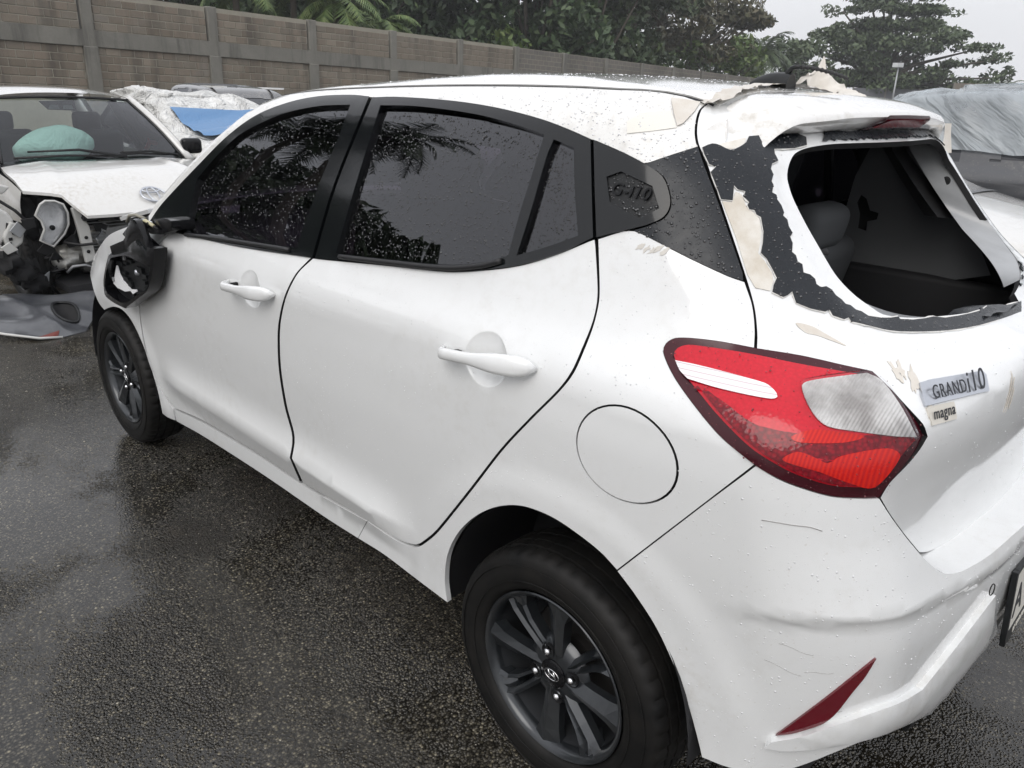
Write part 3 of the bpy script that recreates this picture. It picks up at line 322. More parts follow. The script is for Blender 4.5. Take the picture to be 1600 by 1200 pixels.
'quarter_panel':[(-0.1939,1.229),(-0.2032,1.2325),(-0.2129,1.2363),(-0.2225,1.24),(-0.2316,1.2435),(-0.2398,1.2464),(-0.2467,1.2487),(-0.2574,1.2503),(-0.2684,1.251),(-0.2761,1.2496),(-0.2838,1.2481),(-0.2912,1.2464),(-0.2979,1.2446),(-0.3059,1.2423),(-0.3147,1.2398),(-0.3242,1.2369),(-0.3341,1.2338),(-0.3441,1.2306),(-0.3539,1.2274),(-0.3635,1.2243),(-0.3725,1.2213),(-0.3808,1.2186),(-0.389,1.2159),(-0.3976,1.2131),(-0.4063,1.2103),(-0.4148,1.2075),(-0.4232,1.2048),(-0.4312,1.2022),(-0.4387,1.1998),(-0.4456,1.1976),(-0.4516,1.1957),(-0.4595,1.1935),(-0.4674,1.1915),(-0.4753,1.1897),(-0.4832,1.1877),(-0.4864,1.1808),(-0.4897,1.1739),(-0.4929,1.1671),(-0.4958,1.1603),(-0.4981,1.1535),(-0.4998,1.1466),(-0.5011,1.1396),(-0.5021,1.1327),(-0.5027,1.1262),(-0.5032,1.1201),(-0.5034,1.114),(-0.5031,1.1079),(-0.5027,1.1019),(-0.5024,1.096),(-0.4951,1.0965),(-0.4876,1.097),(-0.4801,1.0975),(-0.4726,1.0978),(-0.4652,1.0981),(-0.4579,1.0983),(-0.451,1.0982),(-0.4437,1.098),(-0.4361,1.0977),(-0.4284,1.0973),(-0.4209,1.0968),(-0.4138,1.0962),(-0.4073,1.0956),(-0.3999,1.0948),(-0.3923,1.0937),(-0.385,1.0924),(-0.3789,1.0907),(-0.3736,1.0881),(-0.3689,1.0846),(-0.3654,1.0806),(-0.3623,1.0737),(-0.3627,1.0667),(-0.3651,1.0622),(-0.3687,1.0571),(-0.373,1.0517),(-0.3776,1.0465),(-0.3821,1.0419),(-0.3865,1.0376),(-0.3912,1.0333),(-0.3963,1.0289),(-0.4014,1.0245),(-0.4065,1.0202),(-0.4115,1.016),(-0.4157,1.0125),(-0.4203,1.0085),(-0.4251,1.0043),(-0.4301,0.9999),(-0.4352,0.9954),(-0.4403,0.9909),(-0.4455,0.9864),(-0.4505,0.9821),(-0.4554,0.978),(-0.4601,0.9743),(-0.465,0.9708),(-0.47,0.9674),(-0.475,0.9643),(-0.48,0.9613),(-0.4851,0.9583),(-0.4901,0.9554),(-0.495,0.9524),(-0.5,0.9491),(-0.5049,0.9457),(-0.501,0.9393),(-0.4971,0.9328),(-0.4932,0.9261),(-0.4892,0.9194),(-0.4852,0.9125),(-0.4812,0.9055),(-0.4772,0.8985),(-0.4731,0.8913),(-0.4689,0.8839),(-0.4647,0.8764),(-0.4605,0.8689),(-0.4562,0.8612),(-0.4518,0.8534),(-0.4481,0.8469),(-0.4442,0.8401),(-0.4401,0.8329),(-0.4358,0.8253),(-0.4313,0.8175),(-0.4266,0.8093),(-0.4217,0.8009),(-0.4166,0.7921),(-0.4113,0.7831),(-0.4059,0.7739),(-0.4003,0.7644),(-0.3945,0.7547),(-0.3886,0.7448),(-0.3826,0.7347),(-0.3765,0.7251),(-0.3703,0.7157),(-0.3641,0.7063),(-0.3578,0.6967),(-0.3514,0.6865),(-0.3449,0.6758),(-0.3383,0.6653),(-0.3318,0.655),(-0.3256,0.6595),(-0.3194,0.664),(-0.3131,0.6685),(-0.3067,0.6728),(-0.2999,0.6765),(-0.2931,0.6797),(-0.2858,0.6827),(-0.2781,0.6856),(-0.2701,0.6883),(-0.2618,0.6909),(-0.2536,0.6933),(-0.2449,0.6956),(-0.2359,0.6979),(-0.2267,0.7),(-0.2172,0.7019),(-0.2077,0.7034),(-0.1982,0.7044),(-0.1889,0.7048),(-0.1791,0.7048),(-0.169,0.7044),(-0.1588,0.7036),(-0.1491,0.7025),(-0.1399,0.7012),(-0.1293,0.699),(-0.1183,0.6959),(-0.1069,0.692),(-0.0954,0.6872),(-0.083,0.6813),(-0.0701,0.6744),(-0.057,0.6666),(-0.0439,0.6578),(-0.0329,0.6497),(-0.0215,0.6406),(-0.0099,0.6308),(0.0016,0.6203),(0.0132,0.6093),(0.0254,0.5969),(0.0378,0.5835),(0.05,0.5693),(0.0618,0.5546),(0.0725,0.5397),(0.0828,0.5239),(0.0925,0.5073),(0.1016,0.4903),(0.1096,0.4732),(0.1164,0.4562),(0.1211,0.4418),(0.1249,0.427),(0.1279,0.4122),(0.1302,0.3978),(0.1318,0.384),(0.1329,0.3713),(0.133,0.3587),(0.1318,0.3469),(0.13,0.3354),(0.128,0.324),(0.1264,0.3123),(0.1403,0.3137),(0.1553,0.3141),(0.1715,0.3136),(0.1882,0.3128),(0.2046,0.3125),(0.2207,0.3126),(0.2373,0.3124),(0.2563,0.3103),(0.2766,0.3078),(0.2951,0.3073),(0.3124,0.3084),(0.3298,0.3095),(0.3473,0.3105),(0.3646,0.3114),(0.3815,0.312),(0.3979,0.3122),(0.4166,0.312),(0.436,0.3112),(0.4558,0.31),(0.4761,0.3087),(0.4966,0.3073),(0.5173,0.3061),(0.5042,0.3258),(0.4916,0.3451),(0.4755,0.3666),(0.4508,0.3943),(0.4333,0.3942),(0.4157,0.3939),(0.3986,0.3931),(0.3823,0.3919),(0.3667,0.3907),(0.352,0.3899),(0.3381,0.3895),(0.3254,0.3898),(0.3067,0.392),(0.2867,0.396),(0.2662,0.4023),(0.2474,0.4103),(0.2253,0.4254),(0.2056,0.4434),(0.192,0.4568),(0.177,0.4722),(0.162,0.4884),(0.1486,0.5042),(0.1389,0.5165),(0.128,0.5305),(0.1161,0.5458),(0.1037,0.5622),(0.0908,0.5792),(0.0777,0.5965),(0.0646,0.6138),(0.0519,0.6307),(0.0397,0.6469),(0.0284,0.6622),(0.0181,0.6761),(0.0083,0.6899),(-0.001,0.7033),(-0.0095,0.7165),(-0.0178,0.7294),(-0.0258,0.742),(-0.0338,0.7545),(-0.042,0.7668),(-0.0503,0.779),(-0.0584,0.7907),(-0.0664,0.8018),(-0.0744,0.8128),(-0.0825,0.8237),(-0.0906,0.8343),(-0.0986,0.8448),(-0.1065,0.8551),(-0.1143,0.8651),(-0.122,0.8748),(-0.1293,0.8843),(-0.1363,0.8934),(-0.1436,0.9029),(-0.151,0.9124),(-0.1584,0.9219),(-0.1657,0.9312),(-0.1727,0.9401),(-0.1793,0.9486),(-0.1853,0.9566),(-0.1905,0.9638),(-0.196,0.9718),(-0.2011,0.9797),(-0.2058,0.9874),(-0.2098,0.9951),(-0.2132,1.0027),(-0.2156,1.0095),(-0.2174,1.0163),(-0.2186,1.0231),(-0.2195,1.0297),(-0.22,1.0362),(-0.2205,1.0426),(-0.2211,1.0493),(-0.2217,1.0563),(-0.2224,1.0635),(-0.2232,1.0708),(-0.2239,1.0781),(-0.2244,1.0851),(-0.2248,1.0928),(-0.2249,1.1007),(-0.2248,1.1087),(-0.2245,1.1163),(-0.224,1.1233),(-0.2231,1.1303),(-0.2216,1.1373),(-0.2199,1.1444),(-0.218,1.1514),(-0.2164,1.1571),(-0.2145,1.1637),(-0.2123,1.171),(-0.21,1.1788),(-0.2074,1.187),(-0.2048,1.1955),(-0.202,1.2041),(-0.1993,1.2126),(-0.1965,1.221)],
'sill':[(1.7288,0.3093),(1.6845,0.3145),(1.641,0.3197),(1.5984,0.3249),(1.5571,0.3296),(1.5171,0.3336),(1.4789,0.3367),(1.4491,0.3386),(1.417,0.3405),(1.3829,0.3423),(1.3476,0.3441),(1.3116,0.3458),(1.2753,0.3475),(1.2393,0.349),(1.204,0.3504),(1.1699,0.3517),(1.1372,0.3529),(1.1064,0.354),(1.0778,0.3549),(1.0481,0.3556),(1.0191,0.356),(0.9909,0.3561),(0.9632,0.3561),(0.9359,0.3561),(0.909,0.356),(0.8824,0.3561),(0.856,0.3564),(0.8298,0.357),(0.8036,0.358),(0.7756,0.3593),(0.7461,0.3611),(0.7159,0.3631),(0.6845,0.3661),(0.6531,0.3697),(0.623,0.3732),(0.5949,0.3766),(0.5694,0.3796),(0.5471,0.3823),(0.5285,0.3844),(0.5034,0.3874),(0.4785,0.3906),(0.4541,0.3937),(0.4788,0.3661),(0.4946,0.3447),(0.5073,0.3254),(0.5204,0.3056),(0.5432,0.3046),(0.5665,0.3034),(0.5901,0.3022),(0.614,0.301),(0.6382,0.3),(0.6626,0.299),(0.6871,0.2984),(0.7075,0.298),(0.7297,0.2978),(0.7537,0.2976),(0.7793,0.2975),(0.8063,0.2974),(0.8346,0.2973),(0.8639,0.2972),(0.894,0.2971),(0.9249,0.2969),(0.9562,0.2967),(0.9876,0.2963),(1.0191,0.2958),(1.0502,0.2952),(1.0815,0.2944),(1.1146,0.2935),(1.1491,0.2924),(1.1848,0.2912),(1.2214,0.29),(1.2586,0.2886),(1.2959,0.2871),(1.3331,0.2856),(1.3697,0.284),(1.4053,0.2824),(1.4393,0.2808),(1.4714,0.2792),(1.5009,0.2776),(1.5376,0.2752),(1.5758,0.272),(1.6154,0.2683),(1.6562,0.2643),(1.6979,0.2601),(1.7405,0.2559),(1.7339,0.275),(1.7301,0.2927)],
'fender':[(1.8684,0.6993),(1.8748,0.6813),(1.8817,0.663),(1.8888,0.6445),(1.8941,0.6264),(1.8957,0.6092),(1.8956,0.5924),(1.8949,0.5773),(1.8943,0.5618),(1.8939,0.546),(1.8941,0.5297),(1.8938,0.5135),(1.8921,0.4978),(1.8889,0.4826),(1.8847,0.4687),(1.8796,0.4546),(1.8739,0.4403),(1.8676,0.4261),(1.8606,0.4122),(1.8527,0.3989),(1.8439,0.3864),(1.8342,0.375),(1.8229,0.364),(1.8117,0.3531),(1.8001,0.3425),(1.7884,0.3321),(1.7763,0.3219),(1.7636,0.312),(1.7491,0.3028),(1.7483,0.2876),(1.7498,0.2715),(1.7534,0.2543),(1.7885,0.2497),(1.8177,0.2479),(1.8412,0.2481),(1.8617,0.2505),(1.8519,0.2735),(1.8473,0.2942),(1.8469,0.313),(1.8484,0.331),(1.8512,0.3484),(1.8543,0.3637),(1.8576,0.3793),(1.861,0.3951),(1.8646,0.4109),(1.8685,0.4265),(1.8727,0.4419),(1.8768,0.4557),(1.8813,0.4697),(1.8862,0.4838),(1.8915,0.4979),(1.8973,0.5116),(1.9038,0.5248),(1.911,0.5374),(1.9201,0.5512),(1.9304,0.5652),(1.9415,0.5788),(1.9532,0.5917),(1.9654,0.6031),(1.9779,0.6126),(1.9945,0.6216),(2.0153,0.6292),(2.0383,0.635),(2.0617,0.6384),(2.0906,0.6383),(2.1262,0.6342),(2.1678,0.626),(2.2413,0.6041),(2.3158,0.5789),(2.3434,0.5864),(2.365,0.5963),(2.3776,0.6094),(2.3949,0.6241),(2.4171,0.638),(2.4349,0.6501),(2.4515,0.6639),(2.4716,0.6775),(2.5137,0.6861),(2.5137,0.7039),(2.5103,0.7228),(2.5002,0.7424),(2.4789,0.7627),(2.4387,0.7843),(2.3794,0.8087),(2.3144,0.8332),(2.2556,0.8553),(2.1912,0.8806),(2.1367,0.903),(2.0877,0.9221),(2.0497,0.935),(2.0107,0.9469),(1.9722,0.9578),(1.9364,0.9674),(1.9023,0.9767),(1.868,0.9864),(1.8338,0.9955),(1.7994,1.0029),(1.7644,1.0078),(1.7355,1.0097),(1.7046,1.0105),(1.6725,1.0103),(1.6398,1.0097),(1.6072,1.0088),(1.5753,1.0081),(1.5449,1.0077),(1.556,0.9959),(1.5688,0.9839),(1.584,0.9713),(1.6034,0.9574),(1.627,0.9417),(1.6478,0.9275),(1.6697,0.9121),(1.6914,0.8959),(1.713,0.8789),(1.7341,0.8615),(1.754,0.844),(1.7721,0.8266),(1.7881,0.8092),(1.8022,0.7916),(1.8149,0.7738),(1.8268,0.7558),(1.8392,0.7374),(1.8529,0.7186)],
'front_bumper_side':[(2.3276,0.5748),(2.3461,0.5799),(2.364,0.5851),(2.3768,0.5923),(2.3856,0.6023),(2.3967,0.6136),(2.4119,0.6249),(2.4295,0.6354),(2.4465,0.6469),(2.4615,0.6596),(2.4795,0.672),(2.5168,0.6801),(2.518,0.6647),(2.5243,0.6482),(2.536,0.6303),(2.5524,0.6111),(2.5746,0.5902),(2.609,0.5674),(2.6112,0.4203),(2.5637,0.4515),(2.5281,0.4776),(2.4936,0.5006),(2.4442,0.5257),(2.3853,0.5506)],
'fuel_px':[(-0.2455,0.8717),(-0.2531,0.8828),(-0.2604,0.8946),(-0.2675,0.9067),(-0.2744,0.9189),(-0.2811,0.9308),(-0.2877,0.9423),(-0.2943,0.9531),(-0.3008,0.9626),(-0.3071,0.9706),(-0.3133,0.9768),(-0.3196,0.981),(-0.3259,0.9833),(-0.3323,0.9834),(-0.3393,0.9819),(-0.3468,0.979),(-0.3545,0.9749),(-0.3622,0.9697),(-0.3697,0.9635),(-0.3767,0.9566),(-0.3831,0.949),(-0.3889,0.9412),(-0.3938,0.9333),(-0.3977,0.9256),(-0.4004,0.9181),(-0.4018,0.9112),(-0.4016,0.9031),(-0.3996,0.8945),(-0.3962,0.8853),(-0.3914,0.8757),(-0.3856,0.8656),(-0.379,0.8553),(-0.3718,0.8446),(-0.3644,0.8337),(-0.357,0.8228),(-0.35,0.8117),(-0.3437,0.8008)],
'lamp':[(-0.3637,1.0669),(-0.363,1.0733),(-0.3655,1.0796),(-0.369,1.0835),(-0.3737,1.0871),(-0.3791,1.0898),(-0.3852,1.0915),(-0.3924,1.0928),(-0.4001,1.0938),(-0.4074,1.0947),(-0.4139,1.0953),(-0.421,1.0959),(-0.4285,1.0964),(-0.4362,1.0968),(-0.4438,1.0971),(-0.4511,1.0973),(-0.4579,1.0973),(-0.465,1.0972),(-0.4723,1.0968),(-0.4796,1.0964),(-0.487,1.096),(-0.4943,1.0955),(-0.5015,1.0951),(-0.5076,1.0947),(-0.5142,1.0944),(-0.5211,1.094),(-0.5282,1.0936),(-0.5354,1.0932),(-0.5426,1.0927),(-0.5498,1.0922),(-0.5569,1.0916),(-0.5637,1.0909),(-0.5702,1.0903),(-0.5775,1.0894),(-0.5849,1.0883),(-0.5923,1.0872),(-0.5996,1.0861),(-0.6068,1.0849),(-0.6139,1.0837),(-0.6207,1.0825),(-0.6273,1.0814),(-0.6338,1.0803),(-0.6404,1.0792),(-0.6469,1.0781),(-0.6535,1.077),(-0.6601,1.0758),(-0.6668,1.0746),(-0.6734,1.0734),(-0.6764,1.0701),(-0.6795,1.0669),(-0.6825,1.0636),(-0.6854,1.0602),(-0.6881,1.0567),(-0.6909,1.0527),(-0.6936,1.0484),(-0.6962,1.044),(-0.6989,1.0394),(-0.7019,1.0347),(-0.7051,1.03),(-0.7087,1.0249),(-0.7126,1.0195),(-0.7168,1.014),(-0.7206,1.0086),(-0.7242,1.0023),(-0.7273,0.9956),(-0.7306,0.9888),(-0.7271,0.983),(-0.7238,0.9771),(-0.7199,0.9716),(-0.7154,0.9668),(-0.7103,0.9618),(-0.7049,0.9566),(-0.6996,0.9516),(-0.6947,0.9471),(-0.6893,0.9423),(-0.6841,0.9372),(-0.6795,0.932),(-0.6758,0.9269),(-0.6727,0.9217),(-0.67,0.9161),(-0.6675,0.9104),(-0.665,0.9046),(-0.6576,0.9056),(-0.6505,0.9063),(-0.6437,0.9072),(-0.6385,0.9079),(-0.6326,0.9086),(-0.6263,0.9093),(-0.6197,0.9099),(-0.6132,0.9106),(-0.6069,0.9114),(-0.6008,0.9124),(-0.5949,0.9138),(-0.5889,0.9153),(-0.5829,0.9171),(-0.577,0.9188),(-0.5713,0.9206),(-0.5659,0.9223),(-0.5609,0.9238),(-0.5554,0.9254),(-0.5499,0.9272),(-0.5444,0.929),(-0.5391,0.931),(-0.5338,0.9331),(-0.5292,0.935),(-0.5245,0.937),(-0.5199,0.939),(-0.5153,0.9412),(-0.5108,0.9436),(-0.5063,0.9462),(-0.5021,0.9488),(-0.4975,0.9517),(-0.4925,0.9548),(-0.4874,0.9579),(-0.482,0.9612),(-0.4766,0.9646),(-0.4712,0.9682),(-0.4659,0.9718),(-0.4608,0.9755),(-0.4561,0.9792),(-0.4512,0.9832),(-0.4462,0.9874),(-0.4411,0.9917),(-0.4359,0.9961),(-0.4309,1.0005),(-0.4259,1.0048),(-0.4211,1.0089),(-0.4166,1.0128),(-0.4124,1.0162),(-0.4074,1.0204),(-0.4023,1.0247),(-0.3972,1.0291),(-0.3922,1.0335),(-0.3874,1.0378),(-0.3831,1.0421),(-0.3786,1.0468),(-0.374,1.052),(-0.3698,1.0574),(-0.3662,1.0625)],
'lamp_red':[(-0.3826,1.0648),(-0.3831,1.0706),(-0.387,1.0759),(-0.3916,1.079),(-0.3975,1.0818),(-0.4038,1.0836),(-0.4092,1.0843),(-0.4156,1.0849),(-0.4227,1.0853),(-0.4301,1.0857),(-0.4377,1.086),(-0.4451,1.0863),(-0.4521,1.0865),(-0.4594,1.0867),(-0.4668,1.0868),(-0.4743,1.0867),(-0.4818,1.0866),(-0.4894,1.0863),(-0.4968,1.0859),(-0.5042,1.0855),(-0.5108,1.085),(-0.5176,1.0844),(-0.5246,1.0837),(-0.5318,1.083),(-0.539,1.0822),(-0.5463,1.0814),(-0.5535,1.0806),(-0.5607,1.0798),(-0.5678,1.0791),(-0.5739,1.0784),(-0.5802,1.0778),(-0.5867,1.0771),(-0.5934,1.0764),(-0.6002,1.0757),(-0.6071,1.0749),(-0.614,1.0742),(-0.621,1.0733),(-0.628,1.0725),(-0.635,1.0716),(-0.642,1.0707),(-0.6488,1.0698),(-0.6533,1.0677),(-0.6579,1.0658),(-0.6621,1.0636),(-0.6653,1.0609),(-0.6676,1.0577),(-0.6699,1.0538),(-0.6723,1.0494),(-0.6748,1.0446),(-0.6773,1.0396),(-0.6801,1.0344),(-0.6831,1.0292),(-0.686,1.0244),(-0.6892,1.0194),(-0.6926,1.014),(-0.6964,1.0082),(-0.7008,1.002),(-0.7059,0.9952),(-0.7117,0.9878),(-0.7054,0.9837),(-0.6993,0.9795),(-0.6935,0.9752),(-0.688,0.9706),(-0.6829,0.9658),(-0.6791,0.9618),(-0.6752,0.9574),(-0.6715,0.9525),(-0.6678,0.9472),(-0.6643,0.9417),(-0.6608,0.936),(-0.6575,0.9303),(-0.6543,0.9247),(-0.6474,0.926),(-0.6405,0.9269),(-0.6339,0.9277),(-0.6274,0.9282),(-0.6211,0.9287),(-0.6151,0.9291),(-0.6092,0.9296),(-0.6037,0.9301),(-0.5984,0.9309),(-0.5924,0.9321),(-0.5863,0.9336),(-0.5802,0.9354),(-0.5744,0.9374),(-0.5687,0.9393),(-0.5635,0.941),(-0.5588,0.9426),(-0.554,0.9443),(-0.5493,0.9462),(-0.5446,0.9482),(-0.54,0.9504),(-0.5354,0.9527),(-0.531,0.9549),(-0.5261,0.9572),(-0.521,0.9597),(-0.5157,0.9622),(-0.5105,0.9649),(-0.5053,0.9676),(-0.5005,0.9705),(-0.4962,0.9732),(-0.4918,0.9762),(-0.4872,0.9794),(-0.4824,0.9828),(-0.4776,0.9863),(-0.4728,0.9899),(-0.468,0.9934),(-0.4633,0.997),(-0.4587,1.0004),(-0.4539,1.0041),(-0.4488,1.008),(-0.4437,1.0121),(-0.4386,1.0162),(-0.4335,1.0202),(-0.4286,1.0239),(-0.424,1.0274),(-0.4198,1.0304),(-0.4154,1.0335),(-0.4107,1.0367),(-0.4061,1.0399),(-0.4016,1.0432),(-0.3976,1.0466),(-0.3931,1.0509),(-0.3887,1.0557),(-0.3849,1.0606)],
'lamp_white':[(-0.3875,1.0559),(-0.3933,1.0559),(-0.3989,1.056),(-0.4046,1.0561),(-0.4101,1.0562),(-0.4156,1.0562),(-0.4211,1.0561),(-0.4255,1.056),(-0.4304,1.0558),(-0.4356,1.0557),(-0.441,1.0555),(-0.4466,1.0552),(-0.4522,1.055),(-0.4577,1.0547),(-0.4631,1.0544),(-0.4683,1.0542),(-0.4731,1.0539),(-0.4776,1.0536),(-0.4828,1.0533),(-0.4882,1.0529),(-0.4936,1.0525),(-0.4989,1.0521),(-0.5039,1.0517),(-0.5086,1.0511),(-0.5127,1.0505),(-0.5161,1.0499),(-0.5204,1.0483),(-0.5242,1.0459),(-0.5271,1.0436),(-0.5298,1.0403),(-0.5305,1.037),(-0.5275,1.0348),(-0.5231,1.0337),(-0.5196,1.0335),(-0.5152,1.0333),(-0.5103,1.0332),(-0.505,1.0331),(-0.4997,1.033),(-0.4948,1.0328),(-0.4907,1.0328),(-0.4863,1.0327),(-0.4816,1.0327),(-0.4768,1.0327),(-0.4718,1.0327),(-0.4667,1.0328),(-0.4616,1.0328),(-0.4567,1.0329),(-0.4519,1.0331),(-0.4468,1.0333),(-0.4418,1.0336),(-0.4367,1.0339),(-0.4315,1.0343),(-0.4263,1.0347),(-0.4211,1.0351),(-0.4158,1.0354),(-0.4104,1.0358),(-0.4058,1.0384),(-0.4012,1.041),(-0.397,1.0439),(-0.3936,1.0476),(-0.3906,1.0517)],
'lamp_clear':[(-0.5632,1.0524),(-0.5655,1.055),(-0.5695,1.0569),(-0.5737,1.0581),(-0.5774,1.059),(-0.5818,1.0599),(-0.5868,1.0608),(-0.5922,1.0617),(-0.5978,1.0625),(-0.6034,1.0633),(-0.6087,1.0639),(-0.6135,1.0645),(-0.6185,1.0651),(-0.6238,1.0656),(-0.6293,1.0662),(-0.6349,1.0667),(-0.6406,1.0671),(-0.6463,1.0676),(-0.6521,1.068),(-0.6579,1.0684),(-0.6616,1.067),(-0.6655,1.0657),(-0.6692,1.0643),(-0.6726,1.0627),(-0.6752,1.0606),(-0.677,1.0583),(-0.6789,1.0555),(-0.6808,1.0524),(-0.6825,1.0491),(-0.6841,1.0455),(-0.6857,1.0419),(-0.6874,1.0381),(-0.6891,1.0343),(-0.6907,1.0306),(-0.6923,1.0266),(-0.6939,1.0225),(-0.6957,1.0182),(-0.6976,1.0136),(-0.6998,1.0087),(-0.7023,1.0036),(-0.7053,0.9982),(-0.7088,0.9925),(-0.7017,0.9942),(-0.6951,0.9956),(-0.6889,0.9966),(-0.683,0.9976),(-0.6774,0.9984),(-0.6719,0.9993),(-0.6676,1),(-0.6629,1.0008),(-0.6579,1.0016),(-0.6527,1.0024),(-0.6475,1.0031),(-0.6423,1.0039),(-0.6372,1.0045),(-0.6323,1.0051),(-0.6276,1.0057),(-0.6233,1.0062),(-0.6194,1.0067),(-0.6145,1.0072),(-0.6096,1.0077),(-0.6046,1.0082),(-0.5998,1.0087),(-0.5952,1.0093),(-0.5911,1.0101),(-0.5876,1.0109),(-0.5837,1.0126),(-0.5803,1.0148),(-0.5772,1.0175),(-0.5745,1.0204),(-0.5724,1.0232),(-0.5704,1.0262),(-0.5686,1.0295),(-0.5671,1.0328),(-0.5658,1.0361),(-0.5647,1.0394),(-0.5637,1.043),(-0.563,1.0465),(-0.5628,1.0498)],
'lamp_bulb_upper':[(-0.5446,0.9944),(-0.5466,0.9961),(-0.5499,0.9982),(-0.554,1.0003),(-0.5587,1.0024),(-0.5634,1.0041),(-0.5678,1.0054),(-0.5721,1.0061),(-0.5766,1.0065),(-0.5812,1.0066),(-0.5858,1.0064),(-0.5905,1.0062),(-0.5951,1.0059),(-0.5995,1.0056),(-0.6047,1.0053),(-0.6104,1.0048),(-0.616,1.0042),(-0.6214,1.0035),(-0.626,1.0027),(-0.6295,1.0018),(-0.6314,1.001),(-0.6308,0.9995),(-0.627,0.9978),(-0.6214,0.9961),(-0.6154,0.9946),(-0.6102,0.9935),(-0.6062,0.9928),(-0.6018,0.9923),(-0.5971,0.9918),(-0.5924,0.9913),(-0.5876,0.9909),(-0.583,0.9905),(-0.5787,0.9902),(-0.574,0.9898),(-0.5691,0.9894),(-0.5642,0.9891),(-0.5596,0.9888),(-0.5555,0.9887),(-0.5522,0.9889),(-0.5483,0.9899),(-0.5448,0.9919)],
'lamp_bulb_lower':[(-0.5359,0.9647),(-0.5372,0.9671),(-0.5401,0.9701),(-0.544,0.9731),(-0.5483,0.9755),(-0.5524,0.9769),(-0.5559,0.9769),(-0.5599,0.9762),(-0.5641,0.9749),(-0.5681,0.9734),(-0.5719,0.9719),(-0.5751,0.9707),(-0.579,0.9688),(-0.5828,0.9667),(-0.5868,0.9662),(-0.5902,0.9679),(-0.5939,0.9709),(-0.5978,0.974),(-0.602,0.9761),(-0.6053,0.9771),(-0.6094,0.9782),(-0.6141,0.9794),(-0.6193,0.9805),(-0.6248,0.9816),(-0.6306,0.9826),(-0.6364,0.9835),(-0.6423,0.9842),(-0.6479,0.9846),(-0.6531,0.9848),(-0.6578,0.9848),(-0.6617,0.9845),(-0.6676,0.983),(-0.6741,0.9797),(-0.6791,0.9752),(-0.6802,0.9704),(-0.6789,0.9673),(-0.6766,0.9635),(-0.6738,0.959),(-0.6705,0.9541),(-0.667,0.9489),(-0.6634,0.9437),(-0.6597,0.9388),(-0.656,0.9345),(-0.6524,0.9311),(-0.649,0.9288),(-0.6443,0.9275),(-0.6393,0.9279),(-0.634,0.9294),(-0.6287,0.9316),(-0.6234,0.9342),(-0.6182,0.9367),(-0.6133,0.9387),(-0.6091,0.9403),(-0.6048,0.9421),(-0.6007,0.944),(-0.5965,0.9459),(-0.5924,0.9479),(-0.5883,0.9497),(-0.5842,0.9514),(-0.5803,0.9529),(-0.5757,0.9542),(-0.5709,0.9554),(-0.5661,0.9564),(-0.5615,0.9573),(-0.5571,0.9581),(-0.5531,0.9589),(-0.5496,0.9597),(-0.5454,0.9605),(-0.5408,0.9615),(-0.5372,0.9629)],
